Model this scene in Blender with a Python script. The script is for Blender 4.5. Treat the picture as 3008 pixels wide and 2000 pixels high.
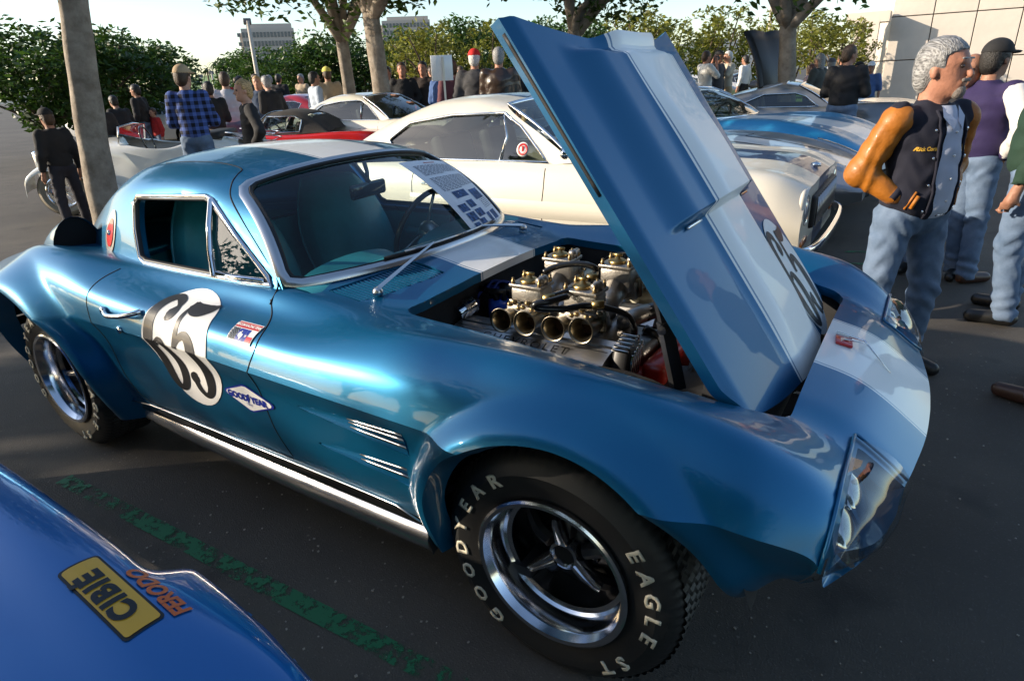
import bpy, bmesh, math, random
import numpy as np
from mathutils import Vector, Matrix
from mathutils.bvhtree import BVHTree
random.seed(7); rng = np.random.default_rng(7)
for o in list(bpy.data.objects): bpy.data.objects.remove(o)
SC = bpy.context.scene; COL = SC.collection
R = math.radians; PI = math.pi
# ------------------------------------------------------------ camera
CAM = np.array([.629, -1.865, 1.498]); YAW, PIT, ROL, FPX = R(123.471), R(-22.422), R(-2.539), 1847.28
_f = np.array([math.cos(YAW)*math.cos(PIT), math.sin(YAW)*math.cos(PIT), math.sin(PIT)])
_r = np.array([math.sin(YAW), -math.cos(YAW), 0.]); _u = np.cross(_r, _f)
_r2 = math.cos(ROL)*_r+math.sin(ROL)*_u; _u2 = -math.sin(ROL)*_r+math.cos(ROL)*_u
cd = bpy.data.cameras.new('camera'); cam = bpy.data.objects.new('camera', cd); COL.objects.link(cam)
M = Matrix([[_r2[i], _u2[i], -_f[i], CAM[i]] for i in range(3)]+[[0, 0, 0, 1]])
cam.matrix_world = M; cd.sensor_width = 36; cd.lens = 36*FPX/3008; cd.clip_start = .03; cd.clip_end = 6000
SC.camera = cam
def A(px, py, ax, val):
    """the place where a sight line of the photograph meets the plane ax = val"""
    i = 'xyz'.index(ax); d = _f+(px-1504)/FPX*_r2-(py-1000)/FPX*_u2
    return CAM+(val-CAM[i])/d[i]*d
def AD(px, py, dist):
    """ground position at a horizontal distance along a sight line, and the height of the line there"""
    d = _f+(px-1504)/FPX*_r2-(py-1000)/FPX*_u2; t = dist/math.hypot(d[0], d[1]); return CAM+t*d
# ------------------------------------------------------------ world, sun, exposure
SUN_AZ, SUN_EL = R(216), R(20)
w = bpy.data.worlds.new('World'); SC.world = w; w.use_nodes = True
nt = w.node_tree; bg = nt.nodes['Background']; sky = nt.nodes.new('ShaderNodeTexSky'); sky.sky_type = 'NISHITA'
sky.sun_disc = False; sky.sun_elevation = SUN_EL; sky.sun_rotation = PI/2-SUN_AZ; sky.air_density = 1.; sky.dust_density = .8; sky.ozone_density = 1.5
nt.links.new(sky.outputs[0], bg.inputs[0]); bg.inputs[1].default_value = .13
sl = bpy.data.lights.new('sun', 'SUN'); sl.energy = 4.0; sl.angle = R(.6); sl.color = (1, .86, .68)
so = bpy.data.objects.new('sun', sl); COL.objects.link(so)
sd = Vector((math.cos(SUN_AZ)*math.cos(SUN_EL), math.sin(SUN_AZ)*math.cos(SUN_EL), math.sin(SUN_EL)))
so.rotation_euler = sd.to_track_quat('Z', 'Y').to_euler(); so.location = (0, 0, 30)
SC.view_settings.view_transform = 'Standard'; SC.view_settings.look = 'None'; SC.view_settings.gamma = 1; SC.view_settings.exposure = 1.0
SC.render.engine = 'CYCLES'
# ------------------------------------------------------------ materials
_m = {}
def mat(name, col=(.5, .5, .5), rough=.5, metal=0., coat=0., var=0., vscale=8., bump=0., bscale=60., alpha=1., trans=0., spec=.5, emit=None, coatr=.03, ior=1.5, sheen=0., var2=None):
    if name in _m: return _m[name]
    m = bpy.data.materials.new(name); m.use_nodes = True; n = m.node_tree; b = n.nodes['Principled BSDF']; _m[name] = m
    b.inputs['Base Color'].default_value = (*col, 1); b.inputs['Roughness'].default_value = rough; b.inputs['Metallic'].default_value = metal
    b.inputs['Coat Weight'].default_value = coat; b.inputs['Coat Roughness'].default_value = coatr; b.inputs['Alpha'].default_value = alpha
    b.inputs['Transmission Weight'].default_value = trans; b.inputs['Specular IOR Level'].default_value = spec; b.inputs['IOR'].default_value = ior
    if sheen: b.inputs['Sheen Weight'].default_value = sheen
    if emit: b.inputs['Emission Color'].default_value = (*emit[:3], 1); b.inputs['Emission Strength'].default_value = emit[3]
    if var or bump or var2: tc = n.nodes.new('ShaderNodeTexCoord')
    if var or var2:
        ns = n.nodes.new('ShaderNodeTexNoise'); ns.inputs['Scale'].default_value = vscale; ns.inputs['Detail'].default_value = 6; ns.inputs['Roughness'].default_value = .65
        n.links.new(tc.outputs['Object'], ns.inputs['Vector'])
        cr = n.nodes.new('ShaderNodeValToRGB'); cr.color_ramp.elements[0].position = .33; cr.color_ramp.elements[1].position = .67
        c2 = var2 or tuple(min(1, c*(1+var)) for c in col); c1 = col if var2 else tuple(c*(1-var) for c in col)
        cr.color_ramp.elements[0].color = (*c1, 1); cr.color_ramp.elements[1].color = (*c2, 1)
        n.links.new(ns.outputs[0], cr.inputs[0]); n.links.new(cr.outputs[0], b.inputs['Base Color'])
    if bump:
        nb = n.nodes.new('ShaderNodeTexNoise'); nb.inputs['Scale'].default_value = bscale; nb.inputs['Detail'].default_value = 5
        n.links.new(tc.outputs['Object'], nb.inputs['Vector'])
        bp = n.nodes.new('ShaderNodeBump'); bp.inputs['Strength'].default_value = bump; bp.inputs['Distance'].default_value = .01
        n.links.new(nb.outputs[0], bp.inputs['Height']); n.links.new(bp.outputs[0], b.inputs['Normal'])
    return m
def math_node(n, op, a, b=None, c=None):
    x = n.nodes.new('ShaderNodeMath'); x.operation = op
    for i, v in enumerate((a, b, c)):
        if v is None: continue
        if isinstance(v, (int, float)): x.inputs[i].default_value = v
        else: n.links.new(v, x.inputs[i])
    return x.outputs[0]
def mix_col(n, fac, c1, c2):
    x = n.nodes.new('ShaderNodeMix'); x.data_type = 'RGBA'
    if isinstance(fac, (int, float)): x.inputs[0].default_value = fac
    else: n.links.new(fac, x.inputs[0])
    for i, c in ((6, c1), (7, c2)):
        if isinstance(c, tuple): x.inputs[i].default_value = (*c, 1) if len(c) == 3 else c
        else: n.links.new(c, x.inputs[i])
    return x.outputs[2]
def stripe_paint(name, base, centre, half, white=(.8, .8, .78), pin=.012, metal=.6):
    """car paint with one lengthwise painted stripe (object y between two limits) edged by a thin pinstripe"""
    m = mat(name, base, .36, metal, .5); n = m.node_tree; b = n.nodes['Principled BSDF']
    tc = n.nodes.new('ShaderNodeTexCoord'); sp = n.nodes.new('ShaderNodeSeparateXYZ'); n.links.new(tc.outputs['Object'], sp.inputs[0])
    d = math_node(n, 'ABSOLUTE', math_node(n, 'SUBTRACT', sp.outputs[1], centre))
    inside = math_node(n, 'LESS_THAN', d, half)
    ring = math_node(n, 'MULTIPLY', math_node(n, 'GREATER_THAN', d, half-pin), math_node(n, 'LESS_THAN', d, half-pin*.6))
    f = math_node(n, 'SUBTRACT', inside, math_node(n, 'MULTIPLY', ring, .8))
    fl = n.nodes.new('ShaderNodeTexNoise'); fl.inputs['Scale'].default_value = 1500; n.links.new(tc.outputs['Object'], fl.inputs['Vector'])
    bb = mix_col(n, fl.outputs[0], tuple(c*.75 for c in base), tuple(min(1, c*1.3) for c in base))
    n.links.new(mix_col(n, f, bb, white), b.inputs['Base Color'])
    n.links.new(math_node(n, 'MULTIPLY', math_node(n, 'SUBTRACT', 1., f), metal), b.inputs['Metallic'])
    return m
# ------------------------------------------------------------ objects
def thing(name, label, cat, loc=(0, 0, 0), rz=0, group=None):
    o = bpy.data.objects.new(name, None); COL.objects.link(o); o.location = loc; o.rotation_euler = (0, 0, rz); o.empty_display_size = .1
    o['label'] = label; o['category'] = cat
    if group: o['group'] = group
    return o
def tag(o, label, cat, group=None):
    o['label'] = label; o['category'] = cat
    if group: o['group'] = group
    return o
def mobj(name, me, m=None, parent=None, label=None, kind=None, smooth=True, loc=None, rot=None, scale=None):
    o = bpy.data.objects.new(name, me); COL.objects.link(o)
    if m is not None and not me.materials: me.materials.append(m)
    if smooth is True: me.polygons.foreach_set('use_smooth', [True]*len(me.polygons))
    elif smooth:
        me.polygons.foreach_set('use_smooth', [True]*len(me.polygons)); me.set_sharp_from_angle(angle=R(smooth))
    if parent is not None: o.parent = parent
    if label: o['label'] = label
    if kind: o['kind'] = kind
    if loc is not None: o.location = loc
    if rot is not None: o.rotation_euler = rot
    if scale is not None: o.scale = scale
    return o
def from_vf(V, F):
    me = bpy.data.meshes.new('m'); me.from_pydata([tuple(map(float, v)) for v in V], [], [tuple(map(int, f)) for f in F]); me.update(); return me
def dup(root, loc=None, rz=None, label=None, group=None, scale=None):
    r = root.copy(); COL.objects.link(r)
    if loc is not None: r.location = loc
    if rz is not None: r.rotation_euler[2] = rz
    if scale is not None: r.scale = scale if hasattr(scale, '__len__') else (scale,)*3
    if label: r['label'] = label
    if group: r['group'] = group
    for ch in list(root.children):
        c = ch.copy(); COL.objects.link(c); c.parent = r
        for g in list(ch.children):
            d = g.copy(); COL.objects.link(d); d.parent = c
    return r
class MB:
    """collects shapes into one mesh"""
    def __init__(s): s.V = []; s.F = []; s.n = 0
    def add(s, V, F):
        k = s.n; s.V.extend([tuple(map(float, v)) for v in V]); s.F.extend([tuple(int(i)+k for i in f) for f in F]); s.n += len(V); return s
    def box(s, c, d, rz=0, rx=0, ry=0):
        mt = Matrix.Rotation(rz, 3, 'Z') @ Matrix.Rotation(ry, 3, 'Y') @ Matrix.Rotation(rx, 3, 'X')
        V = [Vector(c)+mt @ Vector((x*d[0]/2, y*d[1]/2, z*d[2]/2)) for x in (-1, 1) for y in (-1, 1) for z in (-1, 1)]
        return s.add(V, [(0, 1, 3, 2), (4, 6, 7, 5), (0, 4, 5, 1), (2, 3, 7, 6), (0, 2, 6, 4), (1, 5, 7, 3)])
    def bbox(s, c, d, b=.01, rz=0, rx=0, ry=0):
        """box with chamfered edges"""
        bm = bmesh.new(); bmesh.ops.create_cube(bm, size=1); bmesh.ops.scale(bm, vec=d, verts=bm.verts)
        bmesh.ops.bevel(bm, geom=bm.edges[:]+bm.verts[:], offset=b, segments=2, profile=.5, affect='EDGES')
        mt = (Matrix.Rotation(rz, 3, 'Z') @ Matrix.Rotation(ry, 3, 'Y') @ Matrix.Rotation(rx, 3, 'X'))
        bm.verts.index_update(); V = [Vector(c)+mt @ v.co for v in bm.verts]; F = [[v.index for v in f.verts] for f in bm.faces]; bm.free(); return s.add(V, F)
    def tube(s, pts, r, n=10, caps=True, closed=False):
        pts = [Vector(p) for p in pts]; N = len(pts); rs = r if hasattr(r, '__len__') else [r]*N
        V = []; up = None
        for i, p in enumerate(pts):
            a = pts[i-1] if (i or closed) else p; b = pts[(i+1) % N] if (i < N-1 or closed) else p
            t = (b-a).normalized()
            if up is None: up = Vector((0, 0, 1)) if abs(t.z) < .9 else Vector((1, 0, 0))
            x = (up-t*up.dot(t)).normalized(); up = x; y = t.cross(x)
            V += [p+(x*math.cos(2*PI*k/n)+y*math.sin(2*PI*k/n))*rs[i] for k in range(n)]
        F = [(i*n+k, i*n+(k+1) % n, ((i+1) % N)*n+(k+1) % n, ((i+1) % N)*n+k) for i in range(N if closed else N-1) for k in range(n)]
        if caps and not closed: F += [tuple(range(n))[::-1], tuple((N-1)*n+k for k in range(n))]
        return s.add(V, F)
    def lathe(s, prof, c=(0, 0, 0), ax=(0, 0, 1), n=24, cap=True):
        """prof: (radius, height along ax)"""
        z = Vector(ax).normalized(); x = z.orthogonal().normalized(); y = z.cross(x); c = Vector(c)
        V = [c+z*h+(x*math.cos(2*PI*k/n)+y*math.sin(2*PI*k/n))*r for r, h in prof for k in range(n)]
        F = [(i*n+k, i*n+(k+1) % n, (i+1)*n+(k+1) % n, (i+1)*n+k) for i in range(len(prof)-1) for k in range(n)]
        if cap:
            if prof[0][0] > 1e-5: F.append(tuple(range(n))[::-1])
            if prof[-1][0] > 1e-5: F.append(tuple((len(prof)-1)*n+k for k in range(n)))
        return s.add(V, F)
    def prism(s, poly, z0, z1, mt=None):
        n = len(poly); V = [Vector((p[0], p[1], z0)) for p in poly]+[Vector((p[0], p[1], z1)) for p in poly]
        if mt is not None: V = [mt @ v for v in V]
        return s.add(V, [tuple(range(n))[::-1], tuple(range(n, 2*n))]+[(i, (i+1) % n, n+(i+1) % n, n+i) for i in range(n)])
    def mesh(s): return from_vf(s.V, s.F)
    def obj(s, name, m, parent=None, **k): return mobj(name, s.mesh(), m, parent, **k)
def smooth_path(pts, k=6, closed=False):
    P = np.array(pts, float); N = len(P); out = []
    for i in range(N if closed else N-1):
        p0 = P[(i-1) % N] if (i or closed) else P[0]*2-P[1]; p1 = P[i]; p2 = P[(i+1) % N]; p3 = P[(i+2) % N] if (i < N-2 or closed) else P[-1]*2-P[-2]
        for j in range(k):
            t = j/k; out.append(.5*((2*p1)+(-p0+p2)*t+(2*p0-5*p1+4*p2-p3)*t*t+(-p0+3*p1-3*p2+p3)*t**3))
    if not closed: out.append(P[-1])
    return out
# ------------------------------------------------------------ interpolated surfaces
def hermite(P, cnt, creases=()):
    """P (N,...,3): passes through every row; tangents by chord length; creases break the tangent"""
    P = np.asarray(P, float); N = len(P); out = []
    ch = np.linalg.norm(np.diff(P, axis=0), axis=-1)+1e-6
    ch = ch.reshape(N-1, -1).mean(1) if ch.ndim > 1 else ch
    br = sorted(set([0, N-1]) | set(creases))
    d = [(P[i+1]-P[i])/ch[i] for i in range(N-1)]
    TL = [None]*N; TR = [None]*N
    for i in range(N):
        if i in br:
            if i > 0: TL[i] = d[i-1]
            if i < N-1: TR[i] = d[i]
        else:
            t = (d[i-1]*ch[i]+d[i]*ch[i-1])/(ch[i]+ch[i-1]); TL[i] = TR[i] = t
    for i in range(N-1):     # ends of a smooth run take a natural tangent
        if i in br and (i+1) not in br: TR[i] = 1.5*d[i]-.5*TL[i+1]
        if (i+1) in br and i not in br: TL[i+1] = 1.5*d[i]-.5*TR[i]
    cnts = cnt if hasattr(cnt, '__len__') else [cnt]*(N-1)
    for i in range(N-1):
        k = cnts[i]
        for j in range(k):
            t = j/k; h = ch[i]
            out.append((2*t**3-3*t*t+1)*P[i]+(t**3-2*t*t+t)*h*TR[i]+(-2*t**3+3*t*t)*P[i+1]+(t**3-t*t)*h*TL[i+1])
    out.append(P[-1]); return np.array(out)
def net_surface(net, ucnt, vcnt, ucr=(), vcr=()):
    """net [stations][lines][3] -> dense grid (nu, nv, 3)"""
    net = np.array(net, float); g = hermite(net, ucnt, ucr)
    g = np.swapaxes(hermite(np.swapaxes(g, 0, 1), vcnt, vcr), 0, 1); return g
def grid_faces(nu, nv, mask=None):
    i, j = np.meshgrid(np.arange(nu-1), np.arange(nv-1), indexing='ij'); a = i*nv+j
    F = np.stack([a, a+nv, a+nv+1, a+1], -1)
    return F[mask] if mask is not None else F.reshape(-1, 4)
def cut_grid(G, sdfs, mask=None):
    """trim a grid: sdf(P) < 0 is removed; the rim is moved onto sdf = 0"""
    nu, nv, _ = G.shape; keep = np.ones((nu-1, nv-1), bool) if mask is None else mask.copy(); G = G.copy()
    for sdf in sdfs:
        c = (G[:-1, :-1]+G[1:, :-1]+G[:-1, 1:]+G[1:, 1:])/4; rem = sdf(c) < 0; new = keep & ~rem
        touched = np.zeros((nu, nv), bool); rem = rem & keep
        for a in (0, 1):
            for b in (0, 1): touched[a:nu-1+a, b:nv-1+b] |= rem
        kept = np.zeros((nu, nv), bool)
        for a in (0, 1):
            for b in (0, 1): kept[a:nu-1+a, b:nv-1+b] |= new
        bd = touched & kept; P = G[bd]; e = 1e-4
        for _ in range(3):
            v = sdf(P); g = np.stack([(sdf(P+np.eye(3)[k]*e)-v)/e for k in range(3)], -1); g2 = (g**2).sum(-1)+1e-9
            P = P-g*(v/g2)[:, None]
        G[bd] = P; keep = new
    return G, keep
def compact(V, F):
    used = np.unique(F); mp = -np.ones(len(V), int); mp[used] = np.arange(len(used)); return V[used], mp[F]
def mirror_mesh(V, F):
    V = np.asarray(V); F = np.asarray(F); V2 = V*np.array([1, -1, 1]); return np.vstack([V, V2]), np.vstack([F, F[:, ::-1]+len(V)])
def add_rim(V, F, test, off):
    """flange along the open edges whose both ends pass test(P); off(P) gives the offset"""
    from collections import Counter
    c = Counter(); d = {}
    for f in F:
        for a, b in zip(f, np.roll(f, -1)):
            k = (min(a, b), max(a, b)); c[k] += 1; d[k] = (a, b)
    V = [np.array(v) for v in V]; F2 = [tuple(f) for f in F]; new = {}
    T = test(np.array(V)); O = off(np.array(V))
    for k, m in c.items():
        if m == 1 and T[k[0]] and T[k[1]]:
            a, b = d[k]
            for q in (a, b):
                if q not in new: V.append(V[q]+O[q]); new[q] = len(V)-1
            F2.append((b, a, new[a], new[b]))
    return np.array(V), F2
def weld(me, d=1e-4):
    bm = bmesh.new(); bm.from_mesh(me); bmesh.ops.remove_doubles(bm, verts=bm.verts, dist=d); bmesh.ops.recalc_face_normals(bm, faces=bm.faces); bm.to_mesh(me); bm.free(); return me
def ss(a, b, x): t = np.clip((x-a)/(b-a), 0, 1); return t*t*(3-2*t)
# ------------------------------------------------------------ lettering
def text_mesh(s, size=1., bold=0., shear=0., space=1., seg=2):
    cu = bpy.data.curves.new('t', 'FONT'); cu.body = s; cu.size = size; cu.offset = bold; cu.shear = shear; cu.space_character = space
    cu.resolution_u = seg; cu.align_x = 'CENTER'; cu.align_y = 'CENTER'; o = bpy.data.objects.new('t', cu); COL.objects.link(o)
    dg = bpy.context.evaluated_depsgraph_get(); me = bpy.data.meshes.new_from_object(o.evaluated_get(dg)); bpy.data.objects.remove(o); return me
def refine(me, L):
    bm = bmesh.new(); bm.from_mesh(me); bmesh.ops.triangulate(bm, faces=bm.faces)
    for _ in range(6):
        e = [x for x in bm.edges if x.calc_length() > L]
        if not e: break
        bmesh.ops.subdivide_edges(bm, edges=e, cuts=1); bmesh.ops.triangulate(bm, faces=bm.faces)
    bm.to_mesh(me); bm.free(); return me
def remap(me, fn):
    for v in me.vertices: v.co = fn(v.co)
    me.update(); return me
def strokes(paths, n=10):
    """brush strokes of varying width: each path is a list of (x, y, width)"""
    V = []; F = []
    for p in paths:
        q = np.array(smooth_path([(a, b, c) for a, b, c in p], n)); t = np.gradient(q[:, :2], axis=0); t /= np.linalg.norm(t, axis=1)[:, None]+1e-9
        nn = np.stack([-t[:, 1], t[:, 0]], 1)*q[:, 2:3]/2; k = len(V)
        for i in range(len(q)): V += [(*(q[i, :2]+nn[i]), 0), (*(q[i, :2]-nn[i]), 0)]
        F += [(k+2*i, k+2*i+1, k+2*i+3, k+2*i+2) for i in range(len(q)-1)]
    return from_vf(V, F)
def poly_mesh(pts, hole=None):
    bm = bmesh.new(); vs = [bm.verts.new((p[0], p[1], 0)) for p in pts]; bm.faces.new(vs); me = bpy.data.meshes.new('p'); bm.to_mesh(me); bm.free(); return me
def ellipse(a, b, n=40, cx=0, cy=0): return [(cx+a*math.cos(2*PI*i/n), cy+b*math.sin(2*PI*i/n)) for i in range(n)]
def rrect(w, h, r, n=5):
    out = []
    for cx, cy, a0 in ((w/2-r, h/2-r, 0), (-w/2+r, h/2-r, PI/2), (-w/2+r, -h/2+r, PI), (w/2-r, -h/2+r, 1.5*PI)):
        out += [(cx+r*math.cos(a0+PI/2*i/n), cy+r*math.sin(a0+PI/2*i/n)) for i in range(n+1)]
    return out
# ============================================================ the open-bonnet racing coupe (car axes = world axes, front axle at x 0)
PB = (.002, .125, .265)
paint = stripe_paint('metallic_blue_paint', PB, .02, .185)
paint_plain = mat('metallic_blue_trim', PB, .34, .38, .75)
chrome = mat('chrome', (.82, .82, .82), .06, 1.); satin = mat('satin_metal', (.62, .61, .6), .28, 1.); alu = mat('cast_aluminium', (.36, .34, .31), .42, 1., bump=.12, bscale=160, var=.18, vscale=30)
black = mat('black_rubber', (.012, .012, .012), .55); blackm = mat('matt_black', (.012, .012, .013), .6, var=.4, vscale=12); gloss_black = mat('gloss_black', (.01, .01, .01), .12, coat=.6)
glass = mat('clear_glass', (.9, .95, .95), .0, trans=1., ior=1.02, coat=1., coatr=.01); white_p = mat('white_paint', (.8, .8, .78), .35, coat=.8); red_p = mat('red_paint', (.6, .03, .03), .4)
def make_glass(name, tint, dens):
    m = bpy.data.materials.new(name); m.use_nodes = True; n = m.node_tree; n.nodes.clear(); out = n.nodes.new('ShaderNodeOutputMaterial')
    tr = n.nodes.new('ShaderNodeBsdfTransparent'); tr.inputs[0].default_value = (*tint, 1); gl = n.nodes.new('ShaderNodeBsdfGlossy'); gl.inputs['Roughness'].default_value = .015
    fr = n.nodes.new('ShaderNodeLayerWeight'); fr.inputs[0].default_value = .5; mx = n.nodes.new('ShaderNodeMixShader'); f = math_node(n, 'ADD', math_node(n, 'MULTIPLY_ADD', math_node(n, 'POWER', fr.outputs['Facing'], 4.), .9, .045), dens)
    f = math_node(n, 'MINIMUM', f, .95)
    n.links.new(f, mx.inputs[0]); n.links.new(tr.outputs[0], mx.inputs[1]); n.links.new(gl.outputs[0], mx.inputs[2]); n.links.new(mx.outputs[0], out.inputs[0]); return m
screen_glass = make_glass('windscreen_glass', (.70, .82, .84), .0); side_glass = make_glass('side_window_glass', (.5, .56, .54), .05); cover_glass = make_glass('perspex', (.86, .88, .86), .03)
coupe = thing('racing_coupe', 'metallic blue racing coupe with white centre stripe, open bonnet and number 65 roundels', 'car')
X = [-3.45, -3.2, -2.85, -2.489, -2.15, -1.85, -1.45, -1.1, -.8, -.66, -.35, 0, .28, .465, .58, .66]
LW = [[.62, .68, .72, .74, .75, .75, .75, .75, .75, .75, .75, .74, .72, .70, .68, .70],
      [.61, .70, .79, .83, .83, .82, .815, .815, .815, .815, .82, .82, .80, .78, .75, .75],
      [.60, .705, .805, .85, .855, .845, .838, .838, .838, .84, .845, .845, .83, .81, .772, .772],
      [.56, .68, .80, .865, .88, .875, .87, .87, .87, .872, .875, .875, .865, .845, .80, .79],
      [.57, .70, .81, .86, .865, .85, .835, .83, .83, .83, .83, .825, .81, .79, .745, .74],
      [.48, .59, .69, .75, .755, .73, .725, .72, .725, .725, .72, .72, .715, .70, .67, .66],
      [.42, .52, .62, .66, .67, .675, .675, .67, .66, .655, .645, .64, .63, .61, .58, .57],
      [.34, .42, .50, .53, .55, .60, .62, .60, .56, .53, .53, .53, .52, .50, .48, .47],
      [.26, .30, .34, .34, .34, .34, .34, .34, .34, .34, .34, .34, .34, .34, .34, .34],
      [.14, .16, .17, .17, .17, .17, .17, .17, .17, .17, .17, .17, .17, .17, .17, .17], [0]*16]
LZ = [[.42, .36, .32, .29, .27, .26, .26, .26, .26, .26, .26, .27, .33, .435, .475, .505],
      [.55, .53, .50, .49, .48, .48, .48, .48, .48, .48, .48, .48, .50, .54, .55, .57],
      [.61, .62, .635, .65, .655, .66, .66, .655, .65, .65, .648, .645, .642, .625, .605, .60],
      [.66, .68, .70, .72, .725, .73, .73, .725, .72, .72, .718, .715, .712, .69, .655, .63],
      [.72, .75, .79, .845, .855, .83, .815, .81, .805, .81, .818, .815, .795, .765, .70, .632],
      [.74, .79, .85, .935, .94, .895, .868, .858, .86, .872, .893, .892, .855, .808, .735, .632],
      [.745, .795, .855, .915, .925, .912, .905, .905, .888, .878, .870, .862, .835, .79, .725, .631],
      [.75, .80, .86, .90, .91, .91, .91, .91, .885, .862, .842, .815, .79, .762, .712, .629],
      [.76, .81, .87, .91, .93, .94, .94, .93, .905, .878, .86, .83, .80, .768, .725, .627],
      [.765, .82, .88, .92, .94, .95, .95, .94, .922, .895, .87, .84, .81, .775, .733, .626],
      [.77, .825, .885, .925, .945, .95, .95, .94, .926, .9, .875, .845, .815, .777, .735, .626]]
XL = [.55, .572, .578, .585, .606, .672, .695, .703, .722, .742, .748]       # where every line meets the pointed nose edge
net = []
for i, x in enumerate(X):
    row = []
    for j in range(11):
        xx = XL[j] if i == 15 else x
        if j == 0 and i >= 13: xx = (.44, .50, .55)[i-13]
        if j == 1 and i >= 13: xx = (.455, .53, .572)[i-13]
        if j in (2, 3) and i == 14: xx = .555
        if i == 14 and j >= 6: xx = .58+(XL[j]-.69)*.3
        row.append((xx, LW[j][i], LZ[j][i]))
    net.append(row)
G = net_surface(net, [10, 12, 34, 36, 24, 26, 26, 22, 11, 30, 38, 34, 24, 12, 12], [12, 16, 10, 14, 12, 8, 8, 10, 8, 8], vcr=(3,), ucr=())
def flare(G, xc, zc, r, amt, fall, lo, hi):
    d = np.hypot(G[..., 0]-xc, G[..., 2]-zc); ang = np.degrees(np.arctan2(G[..., 2]-zc, G[..., 0]-xc)); ang = np.where(ang < -90, ang+360, ang)
    b = amt*(1-ss(r+.01, r+fall, d))*ss(lo-25, lo+15, ang)*(1-ss(hi-15, hi+25, ang)); b *= (G[..., 2] < .93)*ss(.5, .72, G[..., 1])
    G[..., 1] += b; return G
G = flare(G, .05, .372, .405, .042, .085, 5, 215)
G = flare(G, -2.46, .36, .445, .085, .11, -40, 230)
VENTS = ((-.83, -.395, .592, .672), (-.79, -.415, .482, .545))
def vent_hw(x, v): t = np.clip((x-v[0])/(v[1]-v[0]), 0, 1); return (v[3]-v[2])/2*(.04+.96*t**.8)
def sdf_gill(v): return lambda P: np.where(P[..., 1] > .7, np.maximum(np.maximum(v[0]-P[..., 0], P[..., 0]-v[1]), np.abs(P[..., 2]-(v[2]+v[3])/2)-vent_hw(P[..., 0], v)), 1)
# hollow scallop behind the door handle and nose lamp recesses
def open_w(x): return np.where(x > .3, .53-.03*ss(.3, .46, x), .53)
def sdf_open(P):
    x, y = P[..., 0], np.abs(P[..., 1]); cx, hx = (-.655+.462)/2, (.462+.655)/2; rr = .05
    x2 = x-.05*(1-np.clip(y/.5, 0, 1)**2)*ss(-.2, -.66, x)
    qx = np.abs(x2-cx)-hx+rr; qy = y-open_w(x)+rr
    return np.where(P[..., 2] > .6, np.hypot(np.maximum(qx, 0), np.maximum(qy, 0))+np.minimum(np.maximum(qx, qy), 0)-rr, 1)
def sdf_arch(xc, zc, r): return lambda P: np.where(P[..., 1] > .4, np.hypot(P[..., 0]-xc, (P[..., 2]-zc)*np.where(P[..., 2] < zc, .55, 1))-r, 1)
def wbase(y): return -.835-.215*np.clip(np.abs(y)/.63, 0, 1.2)**2.2       # foot of the windscreen
def sdf_cabin(P):
    x, y = P[..., 0], np.abs(P[..., 1]); a = x-wbase(y); b = y-.655; c = -1.93-x
    return np.where(P[..., 2] > .8, np.maximum(np.maximum(a, b), c), 1)
def sdf_vent(P):
    x, y = P[..., 0], np.abs(P[..., 1]); cy = .405; k = x+.095*(y-.21)/.38
    return np.where(P[..., 2] > .8, np.maximum(np.abs(k+.768)-.070, np.abs(y-cy)-.165), 1)
def sdf_lamp(P):
    x, y = P[..., 0], np.abs(P[..., 1]); return np.where((P[..., 2] > .6), np.maximum(.605-x, .43-y)+.0, 1)
Gb, keep = cut_grid(G, [sdf_open, sdf_arch(.05, .372, .405), sdf_arch(-2.46, .36, .445), sdf_cabin, sdf_vent, sdf_lamp, sdf_gill(VENTS[0]), sdf_gill(VENTS[1])])
V, F = compact(Gb.reshape(-1, 3), grid_faces(*Gb.shape[:2], keep))
_bv = BVHTree.FromPolygons([tuple(v) for v in G.reshape(-1, 3)], [tuple(map(int, f)) for f in grid_faces(*G.shape[:2])])
for (xc, zc, r) in ((.05, .372, .405), (-2.46, .36, .445)):      # put the arch rims back onto the panel
    for i in np.where(np.abs(sdf_arch(xc, zc, r)(V)) < .004)[0]:
        h = _bv.ray_cast(Vector((V[i, 0], 2, V[i, 2])), Vector((0, -1, 0)))
        if h[0] is not None and h[0].y > .5: V[i, 1] = h[0].y
near = lambda f, e=.004: (lambda P: np.abs(f(P)) < e)
V, F = add_rim(V, F, near(sdf_open), lambda P: np.tile((0, 0, -.03), (len(P), 1))+np.stack([-.012*np.sign(P[:, 0]+.1), np.zeros(len(P)), np.zeros(len(P))], 1)*0)
F = [tuple(f) for f in F]
def rim2(V, F, f, off):
    V2, F2 = V, F
    Fq = np.array([ff for ff in F2 if len(ff) == 4]); return add_rim(V2, Fq, near(f), off)
V, F = rim2(V, F, sdf_arch(.05, .372, .405), lambda P: np.stack([(.05-P[:, 0])*.07, -.06+0*P[:, 1], (.372-P[:, 2])*.07], 1))
V, F = rim2(V, F, sdf_arch(-2.46, .36, .445), lambda P: np.stack([(-2.46-P[:, 0])*.07, -.08+0*P[:, 1], (.36-P[:, 2])*.07], 1))
V, F = rim2(V, F, sdf_vent, lambda P: np.tile((0, 0, -.03), (len(P), 1)))
V, F = rim2(V, F, sdf_lamp, lambda P: np.tile((0, 0, -.05), (len(P), 1)))
V[:, 1] *= -1; Vm, Fm = mirror_mesh(V, np.array(F)); body_me = weld(from_vf(Vm, Fm))
body = mobj('body_shell', body_me, paint, coupe, smooth=28)
full = G.copy(); full[..., 1] *= -1
Vf, Ff = mirror_mesh(full.reshape(-1, 3), grid_faces(*G.shape[:2])); body_bvh = BVHTree.FromPolygons([tuple(v) for v in Vf], [tuple(map(int, f)) for f in Ff])
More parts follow.
